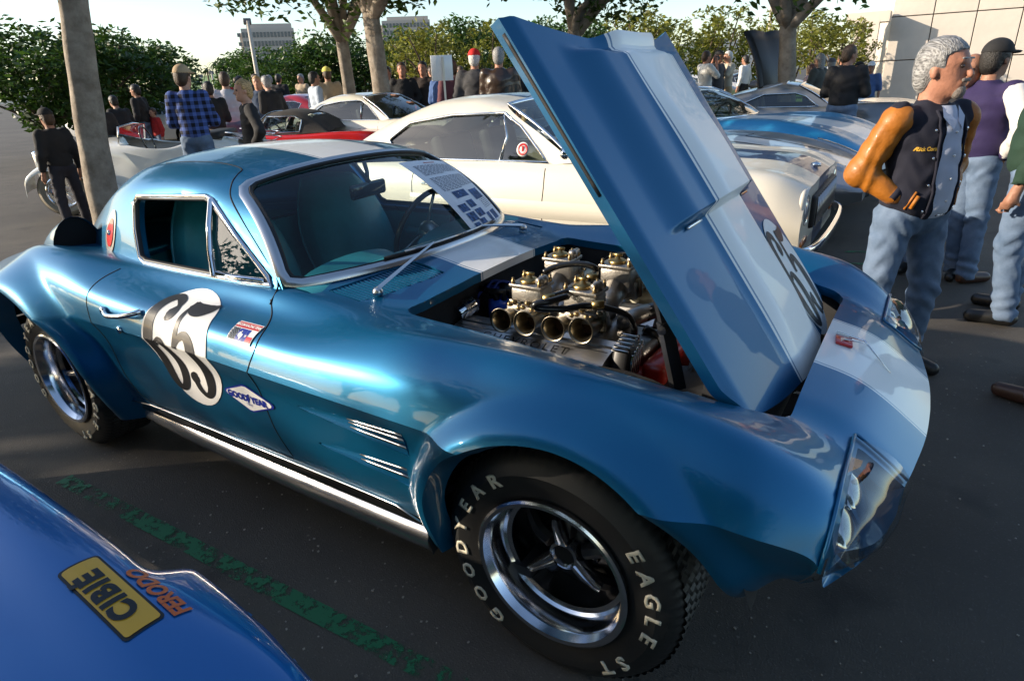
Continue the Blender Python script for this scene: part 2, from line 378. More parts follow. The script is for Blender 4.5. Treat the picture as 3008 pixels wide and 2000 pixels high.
def side_hit(x, z, off=.002, s=-1):
    h = body_bvh.ray_cast(Vector((x, s*2, z)), Vector((0, -s, 0)))
    return (h[0]+Vector((0, s*off, 0))) if h[0] else Vector((x, s*.85, z))
def top_hit(x, y, off=.002):
    h = body_bvh.ray_cast(Vector((x, y, 2)), Vector((0, 0, -1))); return (h[0]+Vector((0, 0, off))) if h[0] else Vector((x, y, .8))
# inner panels: tail, nose underside, arch liners, floor
for s in (-1, 1):
    b = MB(); e = [tuple(G[-1, j]*np.array([1, s, 1])) for j in range(38, G.shape[1])]; lo = [(p[0]-.16, p[1]*.75, .50) for p in e]; n_ = len(e)
    b.add(e+lo, [(i, i+1, n_+i+1, n_+i) for i in range(n_-1)]); b.obj('nose_underside', paint_plain, coupe)
    b = MB(); e = [tuple(G[0, j]*np.array([1, s, 1])) for j in range(G.shape[1])]; n_ = len(e)
    b.add(e+[(p[0], 0, p[2]) for p in e], [(i, i+1, n_+i+1, n_+i) for i in range(n_-1)]); b.obj('tail_panel', paint_plain, coupe)
b = MB()
for s in (-1, 1):
    for xc, zc, r, yo in ((.05, .36, .445, .80), (-2.46, .35, .48, .86)):
        P = [(xc+r*math.cos(R(a)), max(zc+r*math.sin(R(a)), .30) if a < 90 else zc+r*math.sin(R(a))) for a in range(10 if xc < -1 else 15, 166 if xc < -1 else 196, 8 if xc < -1 else 9)]; P = (P+[P[-1]]*21)[:21]
        b.add([(p[0], s*yo, p[1]) for p in P]+[(p[0], s*.5, p[1]) for p in P]+[(xc, s*.5, .2)], [(i, i+1, 22+i-1, 21+i) for i in range(20)]+[(21+i, 22+i, 42) for i in range(20)])
b.box((-1.2, 0, .24), (2.2, 1.44, .03)); b.box((-2.9, 0, .35), (.9, 1.2, .03)); b.obj('arch_liner', blackm, coupe, smooth=False)
# bay walls
_top_vs = None
b = MB()
for s in (-1, 1):
    t_ = [(x, s*(float(open_w(np.array(x)))+.004), top_hit(x, s*(float(open_w(np.array(x)))+.02)).z-.022) for x in np.linspace(-.66, .465, 12)]; b.add(t_+[(p[0], p[1], .35) for p in t_], [(i, i+1, 13+i, 12+i) for i in range(11)])
b.box((-.70, 0, .60), (.02, 1.06, .46)); b.box((.50, 0, .58), (.02, 1.0, .26)); b.box((-.1, 0, .34), (1.2, 1.0, .02)); b.obj('engine_bay', blackm, coupe, smooth=False)
# ---------------------------------------------------------- louvred grilles under the windscreen
for s in (-1, 1):
    g = MB()
    c = [(-.768+k-.095*(y-.21)/.38, s*y) for k, y in ((-.07, .24), (.07, .24), (.07, .57), (-.07, .57))]
    g.add([(x, y, top_hit(x, y).z-.026) for x, y in c], [(0, 1, 2, 3)]); vb = g.obj('cowl_grille', blackm, coupe, smooth=False)
    for i in range(23):
        y = .250+i*(.57-.250-.016)/22; k = .095*(y-.21)/.38; g = MB(); a = top_hit(-.768-.067-k, s*y, -.003); d = top_hit(-.768+.067-k, s*y, -.003)
        q = Vector((0, .0042, 0)); dn = Vector((0, 0, -.012)); g.add([a-q, a+q, d+q, d-q, a-q+dn, a+q+dn, d+q+dn, d-q+dn], [(0, 1, 2, 3), (0, 4, 5, 1), (3, 2, 6, 7), (1, 5, 6, 2), (0, 3, 7, 4)])
        g.obj('louvre', paint_plain, vb, smooth=False)
# ---------------------------------------------------------- cabin: roof, pillars, tail
ST = [[(-1.040, .652, .90), (-1.122, .612, 1.0), (-1.243, .560, 1.118), (-1.37, .515, 1.187), (-1.372, .475, 1.212), (-1.345, .33, 1.238), (-1.325, .17, 1.250), (-1.315, 0, 1.255)],
      [(-1.30, .665, .905), (-1.36, .64, 1.0), (-1.43, .59, 1.11), (-1.50, .535, 1.20), (-1.51, .47, 1.235), (-1.51, .33, 1.262), (-1.51, .17, 1.275), (-1.51, 0, 1.28)],
      [(-1.70, .67, .905), (-1.70, .64, 1.02), (-1.71, .595, 1.12), (-1.72, .54, 1.205), (-1.73, .47, 1.242), (-1.74, .33, 1.272), (-1.75, .17, 1.288), (-1.75, 0, 1.292)],
      [(-1.88, .665, .905), (-1.91, .635, 1.01), (-1.94, .59, 1.11), (-1.97, .53, 1.19), (-1.985, .465, 1.228), (-2.0, .33, 1.26), (-2.0, .17, 1.277), (-2.0, 0, 1.28)],
      [(-2.12, .635, .91), (-2.15, .60, 1.0), (-2.19, .55, 1.08), (-2.22, .495, 1.14), (-2.25, .43, 1.175), (-2.3, .31, 1.20), (-2.3, .17, 1.215), (-2.3, 0, 1.22)],
      [(-2.35, .58, .91), (-2.40, .54, .97), (-2.44, .49, 1.02), (-2.48, .44, 1.06), (-2.52, .38, 1.08), (-2.6, .28, 1.09), (-2.6, .15, 1.105), (-2.6, 0, 1.11)],
      [(-2.65, .48, .88), (-2.70, .44, .91), (-2.74, .40, .94), (-2.78, .35, .96), (-2.82, .3, .965), (-2.9, .23, .965), (-2.9, .12, .97), (-2.9, 0, .975)],
      [(-3.0, .36, .83), (-3.02, .33, .84), (-3.05, .29, .845), (-3.08, .25, .85), (-3.1, .2, .85), (-3.15, .15, .84), (-3.15, .08, .845), (-3.15, 0, .845)]]
H = net_surface(ST, [12, 26, 16, 18, 14, 14, 12], [8, 8, 8, 6, 9, 9, 9])
def edge_line(P, a, b, s=1):       # signed distance in x,z from the line a-b
    dx, dz = b[0]-a[0], b[1]-a[1]; L = math.hypot(dx, dz); return s*((P[..., 0]-a[0])*dz-(P[..., 2]-a[1])*dx)/L
def sdf_win(P):
    q = [edge_line(P, (-1.08, .915), (-1.475, 1.165)), edge_line(P, (-1.475, 1.165), (-1.95, 1.145)), edge_line(P, (-1.95, 1.145), (-1.85, .915)), edge_line(P, (-1.85, .915), (-1.08, .915))]
    q = [-x for x in q]; d = q[0]
    for k in q[1:]:
        hh = np.maximum(.03-np.abs(d-k), 0)/.03; d = np.maximum(d, k)+hh*hh*.03*.25
    return np.where(P[..., 1] > .3, d, 1)
sgn = sdf_win(np.array([[-1.6, .6, 1.03]]))[0]
if sgn > 0:
    _sw = sdf_win
    def sdf_win(P):
        q = [edge_line(P, (-1.08, .915), (-1.475, 1.165)), edge_line(P, (-1.475, 1.165), (-1.95, 1.145)), edge_line(P, (-1.95, 1.145), (-1.85, .915)), edge_line(P, (-1.85, .915), (-1.08, .915))]
        d = q[0]
        for k in q[1:]:
            hh = np.maximum(.03-np.abs(d-k), 0)/.03; d = np.maximum(d, k)+hh*hh*.03*.25
        return np.where(P[..., 1] > .3, d, 1)
Hc, hk = cut_grid(H, [sdf_win, lambda P: np.where(P[..., 2] > .9, np.maximum(np.maximum(np.abs(P[..., 1])-.33, P[..., 0]+2.32), -2.86-P[..., 0]), 1)])
V, F = compact(Hc.reshape(-1, 3), grid_faces(*Hc.shape[:2], hk))
V, F = add_rim(V, F, near(sdf_win), lambda P: np.stack([0*P[:, 0], -.035+0*P[:, 1], -.008+0*P[:, 1]], 1))
V[:, 1] *= -1; Vm, Fm = mirror_mesh(V, np.array(F)); roof = mobj('roof', weld(from_vf(Vm, Fm)), paint, coupe, smooth=40)
Vf, Ff = mirror_mesh((H*np.array([1, -1, 1])).reshape(-1, 3), grid_faces(*H.shape[:2])); roof_bvh = BVHTree.FromPolygons([tuple(v) for v in Vf], [tuple(map(int, f)) for f in Ff])
def roof_hit(x, z, off=.002):
    h = roof_bvh.ray_cast(Vector((x, -2, z)), Vector((0, 1, 0))); return (h[0]+Vector((0, -off, 0))) if h[0] else Vector((x, -.6, z))
# headlining
V, F = compact((H[:, :, :]*np.array([1, 1, 1])-np.array([0, .02, .02])).reshape(-1, 3), grid_faces(*H.shape[:2], np.broadcast_to(np.arange(H.shape[1]-1) > 26, (H.shape[0]-1, H.shape[1]-1))))
V[:, 1] = np.maximum(V[:, 1], 0)
Vm, Fm = mirror_mesh(V, F); mobj('headlining', from_vf(Vm, Fm), mat('teal_vinyl', (.035, .27, .31), .42, var=.15, bump=.1, bscale=300), coupe)
# rear window
def rear_glass():
    us = np.linspace(-2.31, -2.87, 8); vs = np.linspace(-.335, .335, 9); V = []
    for x in us:
        for y in vs:
            h = roof_bvh.ray_cast(Vector((x, y, 2)), Vector((0, 0, -1))); V.append(h[0]+Vector((0, 0, .001)) if h[0] else Vector((x, y, 1)))
    return from_vf(V, grid_faces(8, 9))
mobj('rear_window', rear_glass(), side_glass, coupe)
# windscreen: between its foot and the header
NB = 25; ys = np.linspace(-1, 1, NB)
def ws(t, v):
    """t -1..1 across, v 0 foot .. 1 header"""
    a = abs(t); base = np.array([wbase(t*.635)+.004, t*.635, .905+.022*(1-a**2)]); top = np.array([-1.318-.06*a**2.2, t*.505, 1.243-.05*a**2.4])
    p = base*(1-v)+top*v; bul = .035*math.sin(PI*v); n = np.array([.75, 0, .62]); return p+n*bul
Vs = [ws(t, v) for v in np.linspace(.0, 1, 13) for t in ys]; mobj('windscreen', from_vf(Vs, grid_faces(13, NB)), screen_glass, coupe)
loop = [ws(t, 0.02) for t in np.linspace(-.93, .93, 25)]+[ws(.985, .05)]+[ws(1, v) for v in np.linspace(.12, .9, 9)]+[ws(.98, .965)]+[ws(t, .99) for t in np.linspace(.93, -.93, 25)]+[ws(-.98, .965)]+[ws(-1, v) for v in np.linspace(.9, .12, 9)]+[ws(-.985, .05)]
def flat_band(pts, w, h, nrm, closed=True):
    """flat metal moulding along a path"""
    pts = [Vector(p) for p in pts]; N = len(pts); V = []
    for i, p in enumerate(pts):
        t = (pts[(i+1) % N]-pts[i-1]).normalized() if (closed or 0 < i < N-1) else ((pts[1]-pts[0]) if i == 0 else (pts[-1]-pts[-2])).normalized()
        nn = Vector(nrm(p) if callable(nrm) else nrm); nn = (nn-t*nn.dot(t)).normalized(); s = t.cross(nn)
        V += [p-s*w/2-nn*h*.3, p-s*w/2+nn*h*.5, p-s*w*.25+nn*h, p+s*w*.25+nn*h, p+s*w/2+nn*h*.5, p+s*w/2-nn*h*.3]
    F = [(i*6+k, i*6+(k+1) % 6, ((i+1) % N)*6+(k+1) % 6, ((i+1) % N)*6+k) for i in range(N if closed else N-1) for k in range(6)]
    return from_vf(V, F)
wn = lambda p: (.7, (-.55 if p[1] < 0 else .55)*abs(p[1])/.6, .66)
mobj('windscreen_trim', flat_band(loop, .036, .012, wn), satin, coupe, smooth=50)
loop2 = [Vector(p)*1 for p in loop]; cen = Vector((-1.1, 0, 1.08)); loop2 = [cen+(p-cen)*.965+Vector((.004, 0, .003)) for p in loop2]
mobj('windscreen_seal', flat_band(loop2, .016, .012, wn), black, coupe, smooth=50)
# side window trims (both sides), quarter-light
for s in (-1, 1):
    def rp(x, z, off=.006):
        p = roof_hit(x, z, off); return Vector((p.x, p.y*(1 if s < 0 else -1), p.z))
    wl = [(-1.10, .918), (-1.2, .915), (-1.4, .915), (-1.6, .915), (-1.82, .915), (-1.855, .93), (-1.90, 1.03), (-1.94, 1.12), (-1.93, 1.145), (-1.8, 1.152), (-1.6, 1.162), (-1.49, 1.167), (-1.46, 1.158), (-1.3, 1.055), (-1.12, .94)]
    mobj('window_trim', flat_band([rp(x, z, .002) for x, z in wl], .016, .008, (0, s, 0)), chrome, coupe, smooth=60)
    wi = [(-1.6+(x+1.6)*.975, 1.03+(z-1.03)*.93) for x, z in wl]
    mobj('window_seal', flat_band([rp(x, z, -.006) for x, z in wi], .014, .012, (0, s, 0)), black, coupe, smooth=60)
    mobj('vent_window_bar', flat_band([rp(-1.375, .918), rp(-1.40, 1.0), rp(-1.43, 1.08), rp(-1.455, 1.158)], .015, .012, (0, s, 0), False), chrome, coupe, smooth=60)
    vq = [rp(-1.385, .925, -.004), rp(-1.13, .925, -.004), rp(-1.46, 1.15, -.004)]
    b = MB(); b.add([vq[0], vq[1], vq[2], rp(-1.295, 1.04, -.004), rp(-1.42, 1.03, -.004)], [(0, 1, 3, 4), (4, 3, 2)]); b.obj('vent_window', side_glass, coupe)
    b = MB(); b.tube([rp(-1.36, .928, .004), rp(-1.27, .924, .004), rp(-1.13, .926, .004)], .012, 8); b.obj('vent_sill', chrome, coupe)
# ---------------------------------------------------------- interior
teal = mat('teal_vinyl'); teal_l = mat('pale_teal_paint', (.03, .26, .30), .35, coat=.5)
def seat(y):
    b = MB(); b.bbox((-1.52, y, .50), (.50, .48, .16), .05, ry=R(-6)); st = b.obj('seat', teal, coupe)
    n = [[(-1.72, -.2, .52), (-1.66, -.23, .54), (-1.66, .23, .54), (-1.72, .2, .52)], [(-1.80, -.23, .68), (-1.70, -.245, .69), (-1.70, .245, .69), (-1.80, .23, .68)], [(-1.87, -.23, .85), (-1.76, -.235, .87), (-1.76, .235, .87), (-1.87, .23, .85)],
         [(-1.92, -.17, 1.02), (-1.82, -.175, 1.03), (-1.82, .175, 1.03), (-1.92, .17, 1.02)], [(-1.94, -.12, 1.10), (-1.86, -.13, 1.10), (-1.86, .13, 1.10), (-1.94, .12, 1.10)]]
    n = np.array(n); n[..., 1] += y; g = hermite(n, 5); g = np.concatenate([g, g[:, :1]], 1); g2 = np.swapaxes(hermite(np.swapaxes(g, 0, 1), 6), 0, 1); nu, nv = g2.shape[:2]
    Vv = list(g2.reshape(-1, 3)); Fv = list(map(tuple, grid_faces(nu, nv))); top = g2[-1].mean(0)+np.array([0, 0, .02]); Vv.append(top); Fv += [((nu-1)*nv+i, (nu-1)*nv+i+1, len(Vv)-1) for i in range(nv-1)]
    me = weld(from_vf(Vv, Fv)); mobj('seat_back', me, teal, st)
    for k, (z, xx) in enumerate(((.66, -1.683), (.76, -1.71), (.86, -1.742))):
        c = MB(); c.bbox((xx, y, z), (.05, .30, .088), .02, ry=R(-16)); c.obj('pad', teal, st)
    c = MB(); c.tube([g2[i, 0]+np.array([0, -.0, 0]) for i in range(nu)], .007, 6); c.obj('piping', teal_l, st)
seat(-.30); seat(.34)
b = MB(); n = [[(-1.0, w, .80), (-.90, w, .88), (-1.06, w, .90), (-1.12, w, .84), (-1.11, w, .70)] for w in np.linspace(-.62, .62, 5)]
g = net_surface(n, 4, 4); mobj('dashboard', from_vf(g.reshape(-1, 3), grid_faces(*g.shape[:2])), teal, coupe)
for y in (-.30, .33):
    b = MB(); V = []
    for i in range(9):
        for k in range(13):
            a = PI*k/12; t = i/8; V.append((-1.12+.22*t, y+.24*math.cos(a)*(1-.25*t), .875+.055*math.sin(a)*(1-t*.8)))
    mobj('instrument_hood', from_vf(V, grid_faces(9, 13)), teal, coupe)
b = MB(); c0 = Vector((-1.27, .33, .88)); ax = Vector((-.93, 0, .36)).normalized(); x_ = Vector((0, 1, 0)); y_ = ax.cross(x_)
b.tube([c0+(x_*math.cos(2*PI*k/36)+y_*math.sin(2*PI*k/36))*.195 for k in range(36)], .012, 8, closed=True); sw = b.obj('steering_wheel', mat('dark_wood', (.05, .025, .012), .3, coat=.5), coupe)
b = MB()
for a in (0, 120, 240): b.tube([c0, c0+(x_*math.sin(R(a))-y_*math.cos(R(a)))*.19], .008, 6)
b.lathe([(.0, .02), (.04, .015), (.05, -.01), (.03, -.2)], c0, ax, 16); b.obj('spoke', satin, sw)
for s in (-1, 1):
    b = MB(); b.bbox((-1.47, s*.655, .70), (.9, .03, .36), .012); dp = b.obj('door_panel', teal, coupe)
    c = MB(); c.bbox((-1.5, s*.625, .78), (.32, .05, .05), .02); c.obj('armrest', teal_l, dp)
    c = MB(); c.lathe([(0, .03), (.028, .028), (.03, .0)], (-1.35, s*.64, .80), (0, -s, 0), 14); c.obj('door_lamp', mat('red_lens', (.5, .01, .01), .15, coat=1), dp)
b = MB(); b.box((-2.02, 0, .74), (.03, 1.26, .36)); b.box((-1.4, 0, .42), (1.1, .25, .22)); b.obj('bulkhead', teal, coupe, smooth=False)
b = MB(); b.bbox((-1.27, .0, 1.115), (.02, .22, .058), .012, rz=R(6)); mr = b.obj('rear_view_mirror', gloss_black, coupe)
c = MB(); c.tube([(-1.27, .0, 1.135), (-1.285, .02, 1.18), (-1.31, .03, 1.235)], .009, 8); c.obj('mirror_stem', gloss_black, mr)
# ---------------------------------------------------------- bonnet (hinged at the nose, raised 55 degrees)
HA = R(55.0); HX, HZ = .385, .752
def hood_pt(a, y, h): return Vector((HX-a*math.cos(HA)+h*math.sin(HA), y, HZ+a*math.sin(HA)+h*math.cos(HA)))
def hood_h(a, y):
    w = abs(y); base = .020*(1-(w/.53)**2)-.04*(1-a/1.09)*0
    lift = .045*ss(.455, .475, a)*(1-ss(.27, .40, w))*(1-ss(1.0, 1.05, a))      # raised middle panel, open forwards
    ridge = .032*(1-ss(.10, .20, w))*(1-.0*a)*ss(-.1, .2, a)
    hump = .035*(1-ss(.12, .22, w))*ss(1.0, 1.08, a)
    edge = -.018*ss(.49, .53, w)**2
    return base+lift+ridge*(1-ss(.6, 1., a)*.6)+hump+edge
aa = np.unique(np.concatenate([np.linspace(.0, .44, 34), np.linspace(.44, .49, 18), np.linspace(.49, 1.085, 50)])); yy = np.linspace(-1, 1, 101)
def hw(a): return .50+.03*min(1, a/.1)
V = [hood_pt(a-.085*max(0, 1-t*t)*ss(.5, 1.08, a), t*hw(a), hood_h(a, t*hw(a))) if a > .4 else hood_pt(a-.075*max(0, 1-t*t)*(1-ss(0, .4, a)), t*hw(a), hood_h(a, t*hw(a))) for a in aa for t in yy]; F = grid_faces(len(aa), len(yy))
Vn = np.array(V); V2, F2 = add_rim(Vn, F, lambda P: np.ones(len(P), bool), lambda P: np.tile(np.array((-math.sin(HA)*.028, 0, -math.cos(HA)*.028)), (len(P), 1)))
paint_h = stripe_paint('metallic_blue_bonnet_paint', (.002, .105, .24), .02, .185, white=(.88, .87, .84), metal=.3); paint_h.node_tree.nodes['Principled BSDF'].inputs['Coat Weight'].default_value = .28; paint_h.node_tree.nodes['Principled BSDF'].inputs['Roughness'].default_value = .45
hood = mobj('bonnet', weld(from_vf(V2, F2)), paint_h, coupe, smooth=30)
hood_bvh = BVHTree.FromPolygons([tuple(v) for v in V], [tuple(map(int, f)) for f in F]); HN = Vector((math.sin(HA), 0, math.cos(HA)))
def hood_hit(a, y, off=.002):
    p = hood_pt(a, y, 1); h = hood_bvh.ray_cast(p, -HN); return (h[0]+HN*off) if h[0] else hood_pt(a, y, off)
V = [hood_pt(.01+(a-.085*(1-t*t)*ss(.5, 1.08, a))*.985, t*.985*hw(a), hood_h(a, t*hw(a))*.9-.022) for a in aa[::3] for t in yy[::4]]; mobj('bonnet_underside', from_vf(V, grid_faces(len(aa[::3]), len(yy[::4]))), blackm, hood)
b = MB(); b.tube([hood_pt(a, -hw(a)+.006, -.028) for a in np.linspace(.62, 1.05, 14)], .008, 8); b.obj('rubber_seal', black, hood)
# slot edge of the raised panel
for s in (-1, 1):
    b = MB(); b.tube([hood_hit(.452, s*y, .006) for y in np.linspace(.20, .30, 8)], .005, 8); b.obj('slot_trim', chrome if s < 0 else gloss_black, hood)
b = MB(); sA, sM, sB = Vector(A(1915, 800, 'y', -.43)), Vector(A(1955, 960, 'y', -.43)), Vector(A(1992, 1140, 'y', -.43)); stay_m = mat('dark_zinc', (.07, .07, .075), .4, .7)
b.tube([sA, sM], .016, 4); b.tube([sM-(sM-sA)*.1, sB], .022, 4); b.lathe([(.02, -.012), (.02, .012), (0, .014)], sA, (0, -1, 0), 12); b.lathe([(.012, 0), (.012, .03), (0, .032)], sM, (0, -1, 0), 10)
b.obj('bonnet_stay', stay_m, coupe, smooth=False)
# ---------------------------------------------------------- wheels
tyre_m = mat('tyre_rubber', (.014, .014, .014), .5, bump=.05, bscale=120); letter_m = mat('raised_white_letters', (.62, .57, .44), .6)
def tyre_mesh(r=.343, wd=.26, rim=.205, NS=240, tread=True):
    h = wd/2; pr = [(rim-.012, -h+.035), (rim, -h+.018), (rim+.02, -h+.004), ((rim+r)/2+.008, -h-.006), (r-.04, -h+.004), (r-.022, -h+.014), (r-.010, -h+.028), (r-.003, -h+.045)]
    gx = []
    for k, y in enumerate(np.linspace(-h+.05, h-.05, 5)): gx += [(r, y-.016), (r, y+.010), (r-.009, y+.012), (r-.009, y+.017)]
    pr += gx[:-2]+[(a, -b) for a, b in pr[::-1]]
    P = np.array(pr); V = np.zeros((NS, len(P), 3))
    for i in range(NS):
        a = 2*PI*i/NS; rr = P[:, 0].copy()
        if tread and i % 3 == 0: rr = np.where(rr > r-.012, rr-.006, rr)
        V[i, :, 0] = rr*math.cos(a); V[i, :, 2] = rr*math.sin(a); V[i, :, 1] = P[:, 1]
    n = len(P); F = [(i*n+k, ((i+1) % NS)*n+k, ((i+1) % NS)*n+k+1, i*n+k+1) for i in range(NS) for k in range(n-1)]
    return weld(from_vf(V.reshape(-1, 3), F))
def arc_text(s, rad, a_mid, size, y, per, bold=.0, flip=1):
    """raised letters round a tyre sidewall (outer face at -y); a_mid in degrees, letters run clockwise seen from outside"""
    out = []
    for i, ch in enumerate(s):
        if ch == ' ': continue
        me = text_mesh(ch, size, bold); a0 = R(a_mid)-(i-(len(s)-1)/2)*R(per)
        refine(me, size*.3)
        bm = bmesh.new(); bm.from_mesh(me); g = bmesh.ops.extrude_face_region(bm, geom=bm.faces[:]); vs = [v for v in g['geom'] if isinstance(v, bmesh.types.BMVert)]
        bmesh.ops.translate(bm, vec=(0, 0, .003), verts=vs); bm.to_mesh(me); bm.free()
        for v in me.vertices:
            r_ = rad+v.co.y*1.0; a = a0-v.co.x*1.15/rad; v.co = (r_*math.cos(a), -(y+v.co.z-.001), r_*math.sin(a))
        out.append(me)
    return out
def spinner_wheel(x, y, s, rot, cap_only=False):
    w_ = bpy.data.objects.new('wheel', None); COL.objects.link(w_); w_.parent = coupe; w_.location = (x, s*y, .343); w_.rotation_euler = (0, R(rot), 0 if s < 0 else PI)
    if s > 0: w_.rotation_euler = (0, 0, PI)
    ty = mobj('tyre', tyre_mesh(), tyre_m, w_, smooth=35)
    if s < 0:
        for txt, am, per in (('GOODYEAR', 178, 15.6), ('EAGLE', 10, 12.5), ('ST', -48, 12.5)):
            for me in arc_text(txt, .274, am+rot*0, .052, .1345, per, .0016): mobj('sidewall_letter', me, letter_m, w_, smooth=False)
    pol = mat('polished_rim', (.74, .74, .76), .12, 1., bump=.02, bscale=400)
    b = MB(); b.lathe([(.198, .09), (.214, .132), (.2145, .138), (.208, .1415), (.198, .139), (.190, .120), (.186, .112), (.184, .060), (.178, .052), (.165, .048), (.163, -.05), (.150, -.052), (.19, -.11)], ax=(0, -1, 0), n=96, cap=False); b.obj('rim', pol, w_, smooth=30)
    b = MB(); b.lathe([(.164, -.045), (.150, -.052), (.11, -.035), (.075, .0), (.05, .012), (0, .014)], ax=(0, -1, 0), n=60, cap=False)
    for k in range(5):
        a = R(72*k+20); c, sn = math.cos(a), math.sin(a); pts = [(.05*c, -.028, .05*sn), (.09*c, -.018, .09*sn), (.13*c, .012, .13*sn), (.160*c, .040, .160*sn)]; b.tube(smooth_path(pts, 4), [.022]*13, 8)
    b.obj('wheel_centre', mat('satin_black', (.008, .008, .009), .42), w_, smooth=40)
    for k in range(5):
        b = MB(); a = R(72*k+56); b.lathe([(.011, -.01), (.011, .018), (.006, .022)], (.072*math.cos(a), .008, .072*math.sin(a)), (0, -1, 0), 6); b.obj('lug_nut', gloss_black, w_, smooth=False)
    b = MB(); b.lathe([(.040, .0), (.044, .045), (.040, .056), (.033, .058), (.029, .050), (.0, .050)], ax=(0, -1, 0), n=36, cap=False)
    for a in (97, 217, 337):
        d_ = Vector((math.cos(R(a)), 0, math.sin(R(a)))); n_ = Vector((-d_.z, 0, d_.x)); V = []
        for t, hwid, yy_ in ((.036, .021, -.050), (.07, .0155, -.060), (.105, .012, -.066), (.122, .0105, -.064)):
            for q, e in ((-1, 0), (-.7, -.010), (-.25, -.010), (0, -.004), (.25, -.010), (.7, -.010), (1, 0)): V.append(d_*t+n_*hwid*q+Vector((0, yy_+e, 0)))
        k_ = b.n; b.add(V+[v+Vector((0, .014, 0)) for v in V[-7:]]+[V[0]+Vector((0, .02, 0)), V[6]+Vector((0, .02, 0))], [(r_*7+c, r_*7+c+1, (r_+1)*7+c+1, (r_+1)*7+c) for r_ in range(3) for c in range(6)]+[(21+c, 22+c, 29+c, 28+c) for c in range(6)]+[(0, 7, 14, 21, 28, 35), (6, 36, 34, 27, 20, 13)])
    b.obj('knock_off_spinner', mat('brushed_chrome', (.7, .7, .72), .16, 1.), w_, smooth=35)
    b = MB(); b.lathe([(.029, .051), (.0, .053)], ax=(0, -1, 0), n=24, cap=False); b.obj('hub_cap', gloss_black, w_)
    return w_
spinner_wheel(0, .66, -1, 0); spinner_wheel(-2.489, .70, -1, 25); spinner_wheel(0, .66, 1, 0); spinner_wheel(-2.489, .70, 1, 0)
# ---------------------------------------------------------- sill pipe and black sill strip
for s in (-1, 1):
    b = MB(); pts = [(-2.02, s*.715, .285), (-1.9, s*.745, .283), (-1.2, s*.76, .270), (-.6, s*.765, .272), (-.40, s*.765, .275)]
    V = []
    for p in smooth_path(pts, 6):
        for a in range(0, 360, 24): V.append((p[0], p[1]+.034*math.cos(R(a))*(.9), p[2]+.045*math.sin(R(a))))
    n_ = len(V)//15; b.add(V, [(i*15+k, i*15+(k+1) % 15, (i+1)*15+(k+1) % 15, (i+1)*15+k) for i in range(n_-1) for k in range(15)]+[tuple(range(15))[::-1], tuple((n_-1)*15+k for k in range(15))]); b.obj('side_pipe', mat('brushed_silver', (.72, .72, .74), .25, 1., bump=.03, bscale=90), coupe, smooth=50)
    b = MB(); b.tube([(-2.0, s*.66, .27), (-1.92, s*.72, .26)], .035, 14); b.obj('exhaust_tip', satin, coupe)
    b = MB(); b.bbox((-1.16, s*.765, .335), (1.55, .03, .055), .01); b.obj('sill_strip', gloss_black, coupe)
    b = MB(); b.tube([side_hit(x, .362, .004, s) for x in np.linspace(-1.93, -.40, 14)], .0028, 6); b.obj('sill_moulding', satin, coupe)
